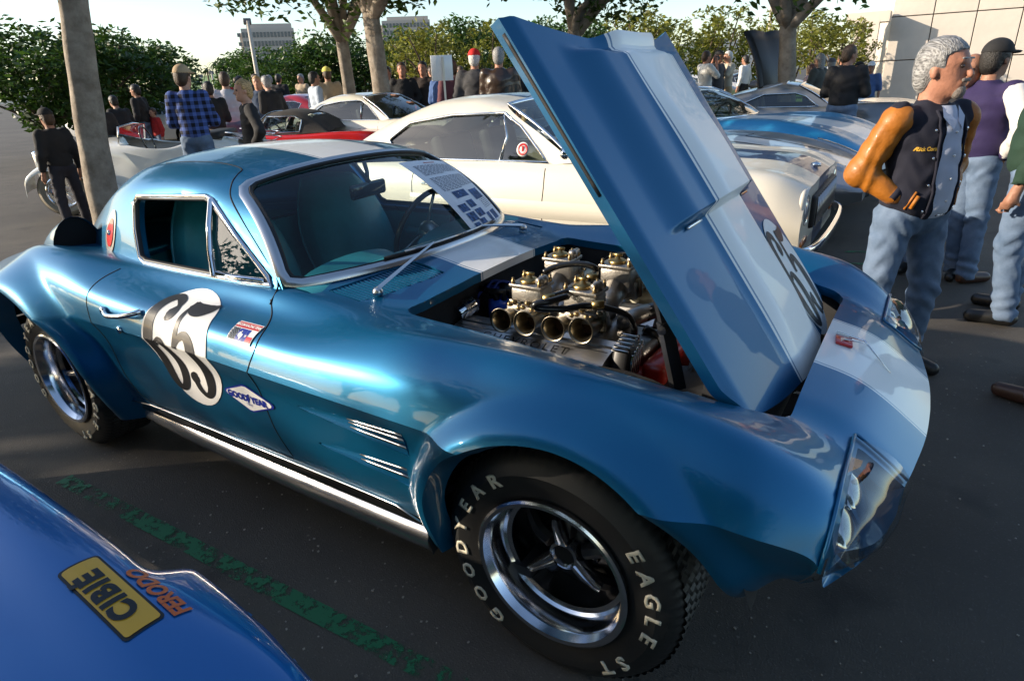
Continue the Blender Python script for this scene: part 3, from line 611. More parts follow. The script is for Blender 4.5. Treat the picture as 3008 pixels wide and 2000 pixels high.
# ---------------------------------------------------------- gaps, handle, badges on the side facing us (and its twin)
gap = mat('panel_gap', (.002, .002, .002), .9)
for s in (-1, 1):
    def rad_hit(x, deg, off):
        o = Vector((x, s*.45, .60)); d = Vector((0, s*math.cos(R(deg)), math.sin(R(deg)))); h = body_bvh.ray_cast(o+d*1.2, -d); return h[0]+d*off if h[0] is not None else side_hit(x, .6, off, s)
    b = MB(); b.tube([rad_hit(x, a_, -.0012) for x, a_ in smooth_path([(-1.06, 50), (-1.01, 41), (-.975, 33), (-.965, 26), (-.980, 19), (-.995, 12), (-1.0, 0), (-.985, -14), (-.955, -31)], 5)], .0032, 6); b.obj('door_gap', gap, coupe)
    b = MB(); b.tube([rad_hit(x, a_, -.0012) for x, a_ in smooth_path([(-1.885, 47), (-1.905, 38), (-1.912, 28), (-1.90, 17), (-1.895, 5), (-1.885, -10), (-1.86, -27), (-1.80, -33), (-1.6, -33.5), (-1.2, -33.5), (-.96, -32.5)], 5)], .003, 6); b.obj('door_gap', gap, coupe)
    # door seam up the windscreen pillar and over the roof
    if s < 0:
        pr_ = [roof_hit(x, z, -.001) for x, z in ((-1.075, .93), (-1.17, 1.01), (-1.29, 1.10), (-1.38, 1.165))]
        tp = []
        for x, y in ((-1.42, -.50), (-1.44, -.46), (-1.47, -.42), (-1.6, -.41), (-1.8, -.41), (-1.95, -.42)):
            h = roof_bvh.ray_cast(Vector((x, y, 2)), Vector((0, 0, -1))); tp.append(h[0]-Vector((0, 0, .001)))
        b = MB(); b.tube(smooth_path([(-1.05, side_hit(-1.05, .875).y, .876)]+[tuple(p) for p in pr_+tp], 5), .003, 6); b.obj('roof_gap', gap, coupe)
    # handle in its scoop
    b = MB(); pts = [side_hit(x, z, o, s) for x, z, o in ((-1.79, .79, .004), (-1.72, .79, .03), (-1.64, .80, .032), (-1.585, .812, .02), (-1.575, .815, .003))]; b.tube(smooth_path([tuple(p) for p in pts], 4), .0095, 8)
    b.lathe([(.018, 0), (.018, .01), (.01, .014)], side_hit(-1.79, .79, 0, s), (0, s, 0), 14); h = b.obj('door_handle', chrome, coupe)
    b = MB(); b.lathe([(.014, 0), (.014, .006), (.0, .007)], side_hit(-1.70, .735, 0, s), (0, s, 0), 14); b.obj('lock', chrome, coupe)
    for v, zz in ((VENTS[0], (.657, .638, .612)), (VENTS[1], (.533, .508))):
        V = []; zc = (v[2]+v[3])/2
        for x in np.linspace(v[0], v[1], 12):
            t = (x-v[0])/(v[1]-v[0]); h_ = float(vent_hw(x, v))+.001
            for q, dd in ((-1, .0), (-1, .035*t+.001), (1, .035*t+.001), (1, .0)): p = side_hit(x, zc+q*h_, -dd, s); V.append(p)
        k_ = len(V); V += [V[-4]+Vector((0, -s*.03, 0)), V[-1]+Vector((0, -s*.03, 0))]
        mobj('gill_recess', from_vf(V, list(map(tuple, grid_faces(12, 4)))+[(44, 45, 46, 47)]), paint_plain, coupe, smooth=False)
        for z in zz:
            b = MB(); x0 = v[0]+.5*(v[1]-v[0]); P = [side_hit(x0+(v[1]-x0)*t, z+(zc-z)*.35*(1-t), -.004-.004*t, s) for t in np.linspace(0, 1, 7)]; b.tube(P, [.002, .004, .005, .005, .005, .005, .005], 6); b.obj('vent_fin', satin, coupe)
def side_decal(name, me, cx, cz, off, m, parent=coupe, rot=0., shear=0., s=-1, sx=1., lim=.012):
    refine(me, lim); c, sn = math.cos(rot), math.sin(rot)
    def fn(p):
        u = p.x*sx+p.y*shear; v = p.y; x = cx+(-s)*1*(u*c-v*sn)*1.0; w_ = u*sn+v*c; a = math.asin(max(-.9, min(.9, (cz-.60)/.42)))+w_/.42
        o = Vector((x, s*.45, .60)); d = Vector((0, s*math.cos(a), math.sin(a))); h = body_bvh.ray_cast(o+d*1.2, -d); return (h[0]+d*off) if h[0] is not None else side_hit(x, cz+w_, off, s)
    return mobj(name, remap(me, fn), m, parent)
num_black = mat('number_black', (.006, .006, .007), .5, coat=.12); rd_white = mat('roundel_white', (.80, .79, .76), .5, coat=.12)
def six_five(h=.36, w=.30):
    """hand-lettered numerals with swelling strokes"""
    six = [[(-.030, .145, .018), (-.045, .165, .030), (-.075, .178, .030), (-.108, .150, .040), (-.125, .08, .048), (-.130, .0, .054), (-.125, -.08, .052), (-.108, -.142, .042), (-.078, -.170, .026), (-.048, -.150, .036), (-.032, -.10, .044), (-.030, -.05, .044), (-.045, .0, .036), (-.072, .022, .022), (-.10, .005, .014)],
           [(-.030, .15, .012), (-.032, .12, .044), (-.045, .10, .03), (-.055, .095, .004)]]
    five = [[(.022, .175, .008), (.024, .12, .018), (.022, .06, .022), (.018, .01, .026)], [(.020, .165, .03), (.05, .150, .05), (.085, .150, .052), (.115, .165, .034), (.130, .185, .004)],
            [(.018, .012, .01), (.04, .045, .022), (.07, .058, .030), (.100, .030, .044), (.115, -.03, .054), (.112, -.09, .050), (.095, -.145, .036), (.065, -.170, .022), (.035, -.150, .028), (.022, -.115, .030)], [(.022, -.135, .01), (.022, -.11, .046), (.034, -.088, .028), (.042, -.082, .004)]]
    return strokes([[(x*w/.30, y*h/.36, t*w/.30) for x, y, t in p] for p in six+five])
for s in (-1, 1):
    e = poly_mesh(ellipse(.185, .235)); rd = side_decal('number_roundel', e, -1.375, .715, .0025, rd_white, s=s)
    side_decal('number_65', six_five(.37, .31), -1.385, .71, .0042, num_black, rd, s=s)
# hood roundel
def hood_decal(name, me, ca, cy, off, m, parent, lim=.012):
    refine(me, lim); return mobj(name, remap(me, lambda p: hood_hit(ca+p.y, cy+p.x, off)), m, parent)
hr = hood_decal('number_roundel', poly_mesh(ellipse(.155, .215)), .125, .325, .003, rd_white, hood); hood_decal('number_65', six_five(.34, .26), .125, .325, .005, num_black, hr)
# team badge: MECOM RACING TEAM with flags
bw, bh = .165, .092; bx, bz = -1.02, .82
_sd = side_decal
def side_decal(name, me, cx, cz, off, m, parent=coupe, **k):
    if abs(cx-bx) < 1e-6 and s_badge: remap(me, lambda p: Vector((p.x*.68, (p.y+cz-bz)*.75, 0))); cx = -1.045; cz = .818
    return _sd(name, me, cx, cz, off, m, parent, **k)
s_badge = True
bd = side_decal('team_badge', poly_mesh([(-bw/2, -bh/2), (bw/2, -bh/2), (bw/2, bh/2), (-bw/2, bh/2)]), bx, bz, .004, rd_white)
def brect(nm, x0, x1, z0, z1, m, off=.005): return side_decal(nm, poly_mesh([(x0, z0), (x1, z0), (x1, z1), (x0, z1)]), bx, bz, off, m, bd)
redb = mat('badge_red', (.55, .015, .02), .3, coat=.5); blueb = mat('badge_blue', (.015, .03, .30), .3, coat=.5)
brect('red_panel', -bw/2+.004, bw/2-.004, bh/2-.028, bh/2-.003, redb); brect('blue_panel', -.028, .022, -bh/2+.01, bh/2-.031, blueb); brect('blue_panel', .024, .042, -bh/2+.01, bh/2-.031, blueb)
brect('red_panel', .042, bw/2-.004, -bh/2+.01, -.012, redb); brect('red_panel', -bw/2+.006, bw/2-.006, -bh/2+.002, -bh/2+.006, redb)
tm = text_mesh('MECOM RACING TEAM', .0165, .0006, 0, .95); side_decal('badge_lettering', tm, bx, bz+bh/2-.0155, .006, rd_white, bd, lim=.02)
b = MB(); k = 0
for i in range(8):
    for j in range(8):
        if (i+j) % 2: x0 = -bw/2+.006+i*.006; z0 = -bh/2+.011+j*.0062; b.add([(x0, z0, 0), (x0+.006, z0, 0), (x0+.006, z0+.0062, 0), (x0, z0+.0062, 0)], [(0, 1, 2, 3)])
side_decal('chequered_flag', b.mesh(), bx, bz, .0055, num_black, bd)
tx = [(-.017, .004), (-.017, .012), (-.009, .012), (-.009, .018), (-.004, .018), (-.004, .008), (.004, .006), (.011, .005), (.012, -.003), (.009, -.008), (.001, -.020), (-.002, -.018), (-.006, -.010), (-.010, -.008), (-.013, -.010), (-.018, -.003), (-.024, .003)]
side_decal('texas_outline', poly_mesh([(x, z-.012) for x, z in tx]), bx, bz, .0058, rd_white, bd)
side_decal('star', poly_mesh([((.009 if i % 2 else .0035)*math.cos(PI/2+PI*i/5)*-1+.033, (.009 if i % 2 else .0035)*-math.sin(PI/2+PI*i/5)-.012) for i in range(10)]), bx, bz, .0062, rd_white, bd)
s_badge = False
# tyre maker's diamond
dm = [(-.135, .004), (-.128, .016), (-.01, .075), (.01, .075), (.128, .016), (.135, .004), (.128, -.010), (.01, -.070), (-.01, -.070), (-.128, -.010)]
dd = side_decal('tyre_badge', poly_mesh([(x*.93, z*.78) for x, z in dm]), -1.075, .592, .003, blueb); side_decal('badge_field', poly_mesh([(x*.85, z*.68) for x, z in dm]), -1.075, .592, .0042, rd_white, dd)
for t, x in (('GOOD', -.054), ('YEAR', .054)): side_decal('badge_lettering', remap(text_mesh(t, .036, .0022), lambda p, x=x: Vector((p.x*.92+x, p.y, 0))), -1.075, .592, .0055, blueb, dd, lim=.02)
side_decal('winged_foot', poly_mesh([(-.014, .012), (-.002, .016), (.006, .022), (.012, .022), (.006, .012), (.010, .004), (.002, -.010), (-.004, -.024), (-.006, -.010), (-.002, .002), (-.012, .004)]), -1.075, .592, .0055, blueb, dd)
side_decal('badge_lettering', text_mesh('TIRES', .013, .0), -1.075, .567, .0055, blueb, dd, lim=.02)
# round quarter badge on the sail panel
def roof_decal(name, me, cx, cz, off, m, parent): refine(me, .012); return mobj(name, remap(me, lambda p: roof_hit(cx+p.x, cz+p.y, off)), m, parent)
rb_ = roof_decal('air_outlet_badge', poly_mesh(ellipse(.062, .085)), -2.16, .99, .004, satin, coupe); roof_decal('badge_enamel', poly_mesh(ellipse(.04, .055)), -2.155, .99, .007, redb, rb_)
b = MB(); b.lathe([(.012, 0), (.010, .008), (0, .009)], roof_hit(-2.155, .99, .006), (0, -1, 0), 12); b.obj('badge_boss', chrome, rb_)
# brake air scoop on the rear haunch
b = MB(); V = []; sx, sy = -2.43, -.62; base = top_hit(sx, sy, 0).z
for i in range(7):
    t = i/6; w_ = .105*(1-.5*t*t); h_ = .125*(1-t)**.7
    for k in range(13):
        a = PI*k/12; V.append((sx-.30*t, sy+w_*math.cos(a)*(1-.2*t), top_hit(sx-.30*t, sy, -.03).z+(h_+.03)*math.sin(a)))
b.add(V, [(i*13+k, i*13+k+1, (i+1)*13+k+1, (i+1)*13+k) for i in range(6) for k in range(12)]); sc = b.obj('brake_scoop', paint_plain, coupe)
b = MB(); b.add([(v[0]-.012, sy+(v[1]-sy)*.93, v[2]*1-.004) for v in V[:13]], [tuple(range(13))]); b.obj('scoop_mouth', gap, sc)
# filler flap line on the far wing
b = MB(); c_ = [(-.33, .60), (-.33, .80), (-.13, .80), (-.11, .76), (-.11, .60)]
b.tube([top_hit(x, y, .0008) for x, y in smooth_path(c_, 4, True)], .002, 5, closed=True); b.obj('flap_gap', gap, coupe)
# ---------------------------------------------------------- nose lamps under clear covers
def cover_surface(s):
    V = []; ys_ = np.linspace(.415, .80, 15); ts = np.linspace(0, 1, 12)
    for y in ys_:
        a = top_hit(.597, s*min(y, .74), .006); yy = np.interp(y, [.34, .47, .57, .66, .74, .79, .80], [.722, .703, .695, .672, .626, .59, .586]); a = Vector((.597, s*y, a.z if y < .77 else .64))
        e = Vector((yy+.012, s*y, .632)); low = Vector((yy-.03, s*(y-.012), .575))
        for t in ts:
            if t < .65: q = t/.65; p = a.lerp(e, q)+Vector((.55, 0, .8))*.022*math.sin(PI*q)
            else: q = (t-.65)/.35; p = e.lerp(low, q)+Vector((.012, 0, 0))*math.sin(PI*q)
            V.append(p)
    return from_vf(V, grid_faces(15, 12))
for s in (-1, 1):
    cv = mobj('headlamp_cover', cover_surface(s), cover_glass, coupe)
    b = MB(); P = [top_hit(.594, s*y, .008) for y in np.linspace(.41, .72, 8)]+[Vector((.592, s*.765, .665)), Vector((.588, s*.795, .62))]; b.tube(P, .0045, 6); b.tube([top_hit(x, s*.405, .008) for x in (.596, .62, .65, .68)]+[Vector((.712, s*.412, .636))], .004, 6); b.obj('cover_edge', paint_plain, cv)
    b = MB(); n = [[(.60, s*.42, .66), (.60, s*.60, .64), (.595, s*.785, .60)], [(.612, s*.42, .60), (.612, s*.60, .585), (.597, s*.78, .585)], [(.70, s*.42, .595), (.68, s*.60, .585), (.60, s*.775, .575)]]
    g = net_surface(n, 3, 4); mobj('lamp_recess', from_vf(g.reshape(-1, 3), grid_faces(*g.shape[:2])), paint_plain, coupe)
    for y in (.51, .655):
        b = MB(); b.lathe([(.060, -.02), (.064, .0), (.058, .006)], (.622, s*y, .622), (.85, 0, .35), 24, cap=False); lb = b.obj('headlamp', chrome, coupe)
        b = MB(); b.lathe([(.058, .003), (.045, .012), (.02, .018), (0, .019)], (.622, s*y, .622), (.85, 0, .35), 24, cap=False); b.obj('lamp_lens', make_glass('lamp_glass', (.5, .52, .55), .35), lb)
# nose emblem
ne = MB(); p0 = top_hit(.512, .035, .004); ne.bbox(p0, (.045, .06, .008), .002, rz=R(8), ry=R(12)); em = ne.obj('nose_emblem', redb, coupe)
b = MB(); b.tube([p0+Vector((-.025, .045, .006)), p0+Vector((.05, .02, .003)), top_hit(.64, -.0, .003)], [.005, .0035, .001], 6); b.tube([p0+Vector((0, -.0, .006)), p0+Vector((.06, .0, .003))], [.003, .001], 5); b.obj('emblem_spear', chrome, em)
b = MB(); b.add([p0+Vector((x*.001*1.3, y*.001*1.3, .006)) for x, y in ((-12, -14), (-4, -14), (0, -4), (8, -2), (14, 2), (6, 6), (0, 14), (-6, 8), (-12, 6))], [tuple(range(9))]); b.obj('emblem_relief', satin, em)
# ---------------------------------------------------------- wipers
for (x0, y0), (x1, y1), (bx0, by0), (bx1, by1) in (((-.775, -.50), (-.885, -.13), (-.93, -.34), (-.845, .12)), ((-.80, .42), (-.87, .18), (-.875, .32), (-.845, -.03))):
    p = top_hit(x0, y0, .004); wv = MB(); wv.lathe([(.016, 0), (.018, .012), (.012, .022), (0, .025)], p, (0, 0, 1), 14); wp = wv.obj('wiper', satin, coupe)
    q = Vector(ws(y1/.635, .06))+Vector((.02, 0, .016)); c = MB()
    P = [p+Vector((0, 0, .018)), p.lerp(q, .45)+Vector((.0, 0, .012)), q]; mt = [.009, .007, .004]
    c.tube(P, mt, 4); c.obj('wiper_arm', satin, wp, smooth=False)
    c = MB(); a, d_ = Vector(ws(by0/.635, .05))+Vector((.012, 0, .012)), Vector(ws(by1/.635, .05))+Vector((.012, 0, .012)); md = [Vector(ws((by0+(by1-by0)*t)/.635, .05))+Vector((.013, 0, .012)) for t in np.linspace(0, 1, 7)]
    c.tube(md, .006, 6); c.obj('wiper_blade', blackm, wp); c = MB(); c.tube([m_+Vector((.004, 0, .006)) for m_ in md[1:-1]], .004, 6); c.obj('blade_carrier', satin, wp)
# ---------------------------------------------------------- window sheet behind the screen, far side
def sheet_pt(u, v):
    """u 0..1 up the sheet, v 0..1 across"""
    a = np.array(ws(.30/.635*1., .02)); P = [Vector(ws(t, vv)) for t, vv in ((.40, -.02), (.80, .01), (.90, .98), (.62, .98))]; p = P[0].lerp(P[1], v).lerp(P[3].lerp(P[2], v), u); o = Vector(ws(.4+.3*v, max(0, min(1, u))))
    return Vector(ws(.19+.60*v+u*(.05+.17*v), .02+u*.80))+Vector((.010, 0, .008))
V = [sheet_pt(u, v) for u in np.linspace(0, 1, 14) for v in np.linspace(0, 1, 7)]
sheet = mobj('information_sheet', from_vf(V, grid_faces(14, 7)), mat('white_paper', (.78, .78, .80), .7), coupe); tag(sheet, 'white printed information sheet with small car pictures leaning on the blue coupe\'s windscreen', 'paper sheet'); sheet.parent = None
def on_sheet(u, v, o=.0015): return sheet_pt(u, v)+Vector((.7, 0, .66))*o
ink = mat('printing_ink', (.10, .11, .16), .8); inkb = mat('picture_ink', (.05, .10, .22), .8, var=.9, vscale=60)
b = MB()
def ink_rect(b, u0, u1, v0, v1):
    V = [on_sheet(u, v) for u, v in ((u0, v0), (u0, v1), (u1, v1), (u1, v0))]; b.add(V, [(0, 1, 2, 3)])
for i in range(22):
    u = .905-i*.0185
    if i in (9, 10): continue
    v = .12
    while v < (.9 if i not in (8, 21) else .5):
        L = random.uniform(.03, .09); ink_rect(b, u, u+.007, v, min(.93, v+L)); v += L+.018
for i in range(9):
    v = .66
    while v < .92: L = random.uniform(.03, .07); ink_rect(b, .36-i*.02, .366-i*.02, v, v+L); v += L+.02
b.obj('printed_text', ink, sheet, smooth=False)
b = MB(); ink_rect(b, .945, .958, .38, .62); b.obj('printed_title', redb, sheet, smooth=False)
for u0, u1, v0, v1 in ((.40, .49, .22, .52), (.32, .46, .60, .88), (.24, .33, .10, .27), (.26, .35, .32, .48), (.12, .22, .12, .3), (.14, .23, .34, .52), (.03, .1, .12, .24), (.05, .12, .28, .42), (.04, .15, .55, .86)):
    b = MB(); ink_rect(b, u0, u1, v0, v1); b.obj('printed_picture', inkb, sheet, smooth=False)
# ============================================================ engine bay contents
eng = bpy.data.objects.new('engine', None); COL.objects.link(eng); eng.parent = coupe
engine_red = mat('engine_red', (.42, .02, .01), .35, coat=.4); brass = mat('brass', (.36, .26, .11), .35, 1.); blue_cap = mat('blue_plastic', (.015, .09, .55), .3, coat=.3); blue_wire = mat('blue_lead', (.015, .05, .34), .45)
stack_m = mat('anodised_trumpet', (.28, .25, .19), .33, 1.); hose = mat('rubber_hose', (.01, .01, .01), .3, coat=.4)
b = MB(); b.bbox((-.33, 0, .50), (.66, .42, .26), .03); b.bbox((.02, 0, .52), (.08, .34, .30), .02); b.obj('block', engine_red, eng)
b = MB(); b.bbox((-.34, 0, .655), (.62, .22, .06), .02)
for x in (-.50, -.40, -.28, -.18):
    b.tube([(x, -.10, .67), (x+.02, .02, .72), (x, .10, .67)], .032, 10)
b.obj('intake_manifold', alu, eng)
for s in (-1, 1):
    n = [[(x, s*.12, .68), (x, s*.155, .722), (x, s*.28, .705), (x, s*.385, .635), (x, s*.40, .575)] for x in (-.68, -.09)]
    g = net_surface(n, 2, 6, vcr=(1, 3)); me = from_vf(g.reshape(-1, 3), grid_faces(*g.shape[:2])); b = MB(); b.add([v.co for v in me.vertices], [tuple(p.vertices) for p in me.polygons]); nn = g.shape[1]
    b.add(list(g[0]), [tuple(range(nn))]); b.add(list(g[-1]), [tuple(range(nn))[::-1]]); vc = b.obj('valve_cover', mat('polished_aluminium', (.74, .73, .72), .42, 1.), eng, smooth=40)
    for k in range(6):
        if k in (2, 3): continue
        t = .22+k*.13; y = .155+.23*t; z = .722-.012*t-.074*t*t; c = MB(); c.tube([(-.67, s*y, z+.003), (-.10, s*y, z+.003)], .006, 6); c.obj('fin', satin, vc)
    if s < 0:
        for txt, xc in (('CHEVROLET', -.38),):
            me = text_mesh(txt, .05, .0005, 0, 1.25); remap(me, lambda p: Vector((xc+p.x, -.275+p.y*.8, .712+p.y*.34))); mobj('cast_lettering', me, mat('dark_casting', (.05, .05, .05), .35, .8), vc, smooth=False)
b = MB(); b.bbox((-.055, -.21, .665), (.06, .10, .13), .015, rx=R(-18)); br = b.obj('breather', mat('satin_black'), eng)
for k in range(5):
    b = MB(); b.bbox((-.020, -.245+k*.018, .672+k*.006), (.008, .007, .105), .002, rx=R(-18)); b.bbox((-.055, -.245+k*.018, .735+k*.006), (.055, .007, .008), .002, rx=R(-18)); b.obj('fin', chrome, br)
cols = [A(px, py, 'y', -.285) for px, py in ((1471, 941), (1541, 950), (1624, 966), (1706, 972))]
def trumpet(c, s):
    b = MB(); prof = [(.0405, -.002), (.0415, .002), (.0395, .003), (.034, -.006), (.028, -.03), (.026, -.09), (.026, -.11)]
    b.lathe(prof, c, (0, s, .08), 28, cap=False); b.lathe([(.0405, -.002), (.0365, -.010), (.031, -.032), (.029, -.10), (.029, -.115)], c, (0, s, .08), 28, cap=False); t = b.obj('air_trumpet', stack_m, eng)
    c_ = MB(); c_.lathe([(.026, -.06), (.0, -.06)], c, (0, s, .08), 16, cap=False); c_.obj('trumpet_throat', mat('dark_throat', (.03, .012, .004), .5), t)
    c_ = MB(); c_.bbox(Vector(c)+Vector((.0, -s*.10, .0)), (.075, .012, .075), .01); c_.lathe([(.010, 0), (.010, .018), (.005, .02)], Vector(c)+Vector((.025, -s*.088, .035)), (0, s, 0), 8); c_.obj('flange', stack_m, t)
for c in cols: trumpet(c, -1)
def carb(c, s):
    c = Vector(c); r_ = bpy.data.objects.new('carburettor', None); COL.objects.link(r_); r_.parent = eng
    b = MB(); b.bbox(c+Vector((0, 0, .015)), (.115, .085, .085), .012); b.bbox(c+Vector((0, 0, .062)), (.122, .095, .014), .004); b.bbox(c+Vector((0, s*.03, -.03)), (.13, .07, .07), .012); b.obj('float_chamber', alu, r_, smooth=40)
    b = MB(); b.lathe([(.031, 0), (.033, .006), (.024, .012), (.012, .016), (.009, .024), (0, .025)], c+Vector((-.008, 0, .069)), (0, 0, 1), 18); b.tube([c+Vector((-.026, 0, .097)), c+Vector((.010, 0, .097))], .006, 6); b.obj('jet_cover', brass, r_)
    b = MB()
    for dx, dy, h in ((.05, .035, .03), (-.05, .035, .03), (.05, -.035, .03), (-.05, -.035, .026), (.042, 0, .04)): b.lathe([(.007, 0), (.007, h*.6), (.004, h*.7), (.004, h)], c+Vector((dx, dy, .062)), (0, 0, 1), 8)
    for k in range(7): b.lathe([(.008, 0), (.008, .016), (.004, .02)], c+Vector((-.05+.017*k, s*.05, .0+.012*math.sin(k*2))), (0, s, .3), 7)
    b.obj('fittings', mat('worn_brass', (.30, .22, .11), .4, .9), r_); 
    b = MB(); b.lathe([(.016, 0), (.018, .02), (.012, .03), (0, .032)], c+Vector((.045, 0, .066)), (0, 0, 1), 12); b.tube([c+Vector((.045, 0, .085)), c+Vector((.045, s*.035, .085))], .011, 10); b.obj('banjo_union', alu, r_)
    b = MB(); b.tube([c+Vector((0, -s*.03, -.02)), c+Vector((0, -s*.09, -.05)), c+Vector((0, -s*.12, -.10))], [.045, .04, .036], 12); b.obj('inlet_runner', alu, r_)
mid = lambda a, b_: (Vector(a)+Vector(b_))/2
carb(mid(cols[0], cols[1])+Vector((0, .125, .03)), -1); carb(mid(cols[2], cols[3])+Vector((0, .125, .03)), -1)
far = [Vector((-.50, .27, .80)), Vector((-.42, .27, .80)), Vector((-.27, .27, .80)), Vector((-.19, .27, .80))]
for c in far: trumpet(c, 1)
carb(mid(far[0], far[1])+Vector((.0, -.125, .02)), 1); carb(mid(far[2], far[3])+Vector((0, -.125, .02)), 1)
def pxp(pts): return smooth_path([tuple(A(x, y, 'z', z)) for x, y, z in pts], 6)
b = MB(); b.tube(pxp([(1668, 870, .89), (1615, 885, .89), (1575, 893, .885), (1580, 905, .87), (1650, 908, .86), (1720, 898, .86), (1780, 905, .85), (1840, 925, .82), (1862, 960, .78), (1862, 990, .74)]), .0105, 10); b.obj('fuel_hose', hose, eng)
b = MB(); b.tube(pxp([(1596, 800, .88), (1640, 782, .90), (1700, 775, .91), (1745, 785, .90), (1750, 800, .88), (1738, 815, .88), (1680, 850, .88), (1610, 875, .885)]), .0105, 10); b.obj('fuel_hose', hose, eng)
for px, py, z in ((1740, 815, .885), (1612, 876, .885), (1756, 895, .865)): b = MB(); c = Vector(A(px, py, 'z', z)); b.tube([c-Vector((.015, .01, 0)), c+Vector((.015, .01, 0))], .014, 8); b.obj('hose_union', brass, eng)
# distributor with blue cap and plug leads
dc = Vector(A(1475, 880, 'y', -.02)); b = MB(); b.lathe([(.052, -.10), (.055, -.02), (.052, 0), (.045, .012), (0, .016)], dc, (0, 0, 1), 20); ds = b.obj('distributor', blue_cap, eng)
for k in range(8):
    a = 2*PI*k/8; p = dc+Vector((.038*math.cos(a), .038*math.sin(a), .012)); b = MB()
    o = Vector((-.045, -.03 if k % 2 else -.02, .0)); b.tube([p, p+Vector((0, 0, .03)), p+Vector((0, 0, .035))+o*.8], .012, 8); b.obj('lead_boot', mat('satin_black'), ds)
    q = p+Vector((0, 0, .035))+o*.8; side = -1 if k < 6 else 1
    pts = [q, q+Vector((-.05, -.03, .0)), q+Vector((-.075-.008*k, -.06-.006*k, -.05)), q+Vector((-.08-.008*k, -.12, -.14)), q+Vector((-.03+.01*k, -.22, -.20))] if side < 0 else [q, q+Vector((.0, .06, .02)), q+Vector((.03, .13, -.02)), q+Vector((.03, .2, -.12))]
    b = MB(); b.tube(smooth_path([tuple(v) for v in pts], 6), .0055, 8); b.obj('plug_lead', blue_wire, ds)
# ignition coil can, chrome, with bracket
p0, p1 = Vector(A(1345, 920, 'z', .74)), Vector(A(1392, 893, 'z', .76)); b = MB(); ax = (p1-p0).normalized(); L = (p1-p0).length
b.lathe([(.0, 0), (.029, 0), (.030, .003), (.030, L*.9), (.033, L*.92), (.033, L), (.0, L)], p0, ax, 24); co = b.obj('coil', chrome, coupe, smooth=40)
b = MB(); b.lathe([(.033, L*.42), (.033, L*.60)], p0, ax, 24); b.bbox(p0+ax*L*.5+Vector((-.0, .05, .0)), (.02, .05, .03), .004); b.bbox(p0+ax*L*.5+Vector((-.03, .07, .02)), (.03, .006, .05), .002); b.obj('coil_bracket', satin, co, smooth=40)
# bay fittings
b = MB(); b.bbox(Vector(A(1905, 860, 'z', .74))+Vector((0, 0, -.05)), (.16, .13, .14), .03); wb = b.obj('washer_bottle', mat('milky_plastic', (.42, .40, .30), .4, coat=.2), coupe)
b = MB(); b.lathe([(.05, 0), (.052, .012), (.045, .016), (0, .018)], Vector(A(1900, 815, 'z', .77)), (0, 0, 1), 20); b.obj('bottle_cap', mat('satin_black'), wb)
c = Vector((-.36, .50, .70)); b = MB()
for k in range(16): a = 2*PI*k/16; b.tube([c+Vector((.03*math.cos(a), 0, .03*math.sin(a))), c+Vector((.125*math.cos(a), .004, .125*math.sin(a)))], .004, 4)
for r_ in (.03, .08, .125): b.tube([c+Vector((r_*math.cos(t), .0, r_*math.sin(t))) for t in np.linspace(0, 2*PI, 33)[:-1]], .005, 5, closed=True)
b.obj('blower_grille', mat('satin_black'), coupe)
b = MB(); b.lathe([(.025, 0), (.025, .004), (0, .004)], Vector(A(1672, 723, 'z', .72)), (0, 0, 1), 16); b.obj('bay_plug', satin, coupe)
b = MB(); b.tube(pxp([(1225, 925, .70), (1290, 885, .78), (1350, 840, .80)]), .004, 6); b.obj('throttle_rod', satin, coupe)
b = MB(); b.tube(pxp([(1530, 745, .8), (1570, 735, .82), (1606, 732, .82)]), .004, 6); b.obj('bay_rod', satin, coupe)
# thermostat elbow, radiator hose, clamps, radiator, fan shroud
b = MB(); b.tube(pxp([(1842, 975, .66), (1838, 945, .74), (1865, 930, .77), (1900, 918, .77)]), .03, 14); b.lathe([(.045, -.07), (.045, -.01), (.04, 0), (0, .0)], Vector(A(1838, 985, 'z', .66)), (0, 0, 1), 14); b.obj('thermostat_housing', alu, eng)
b = MB(); b.tube(pxp([(1885, 925, .77), (1940, 905, .77), (2010, 890, .76), (2080, 880, .74)]), .028, 14); b.obj('radiator_hose', hose, coupe)
c = Vector(A(1872, 1028, 'z', .66)); b = MB()
for k in range(3): b.tube([c+Vector((.012*k, .022*math.cos(t), .022*math.sin(t))) for t in np.linspace(0, 2*PI, 17)[:-1]], .004, 5, closed=True)
b.bbox(c+Vector((.0, 0, .035)), (.012, .012, .04), .002); b.obj('hose_clamp', chrome, eng)
b = MB(); b.tube([c+Vector((-.02, 0, -.10)), c+Vector((-.01, 0, -.03))], .012, 8); b.obj('blue_fitting', blue_cap, eng)
b = MB(); b.tube(smooth_path([tuple(A(x, y, 'z', z)) for x, y, z in ((1895, 965, .70), (1925, 990, .68), (1935, 1040, .62), (1920, 1085, .56), (1890, 1110, .52))], 5), .016, 10); b.obj('heater_hose', hose, coupe)
b = MB(); b.bbox((.05, -.22, .50), (.12, .12, .14), .03); b.bbox((.0, -.28, .44), (.16, .05, .18), .02); b.obj('front_cover', engine_red, eng)
b = MB()
for yy_, zz_, r_ in ((0, .58, .09), (-.2, .50, .055), (.2, .54, .05)): b.lathe([(r_, .0), (r_-.008, .01), (r_, .02), (r_-.04, .022), (0, .024)], (.10, yy_, zz_), (1, 0, 0), 28)
b.tube([(.112, -.20, .555), (.112, 0, .672), (.112, .21, .59), (.112, .19, .49), (.112, .0, .49), (.112, -.2, .445)], .006, 5, closed=True); b.obj('pulley_and_belt', mat('satin_black'), eng)
b = MB(); b.bbox((.33, 0, .56), (.05, .78, .32), .01); ra = b.obj('radiator', mat('satin_black'), coupe)
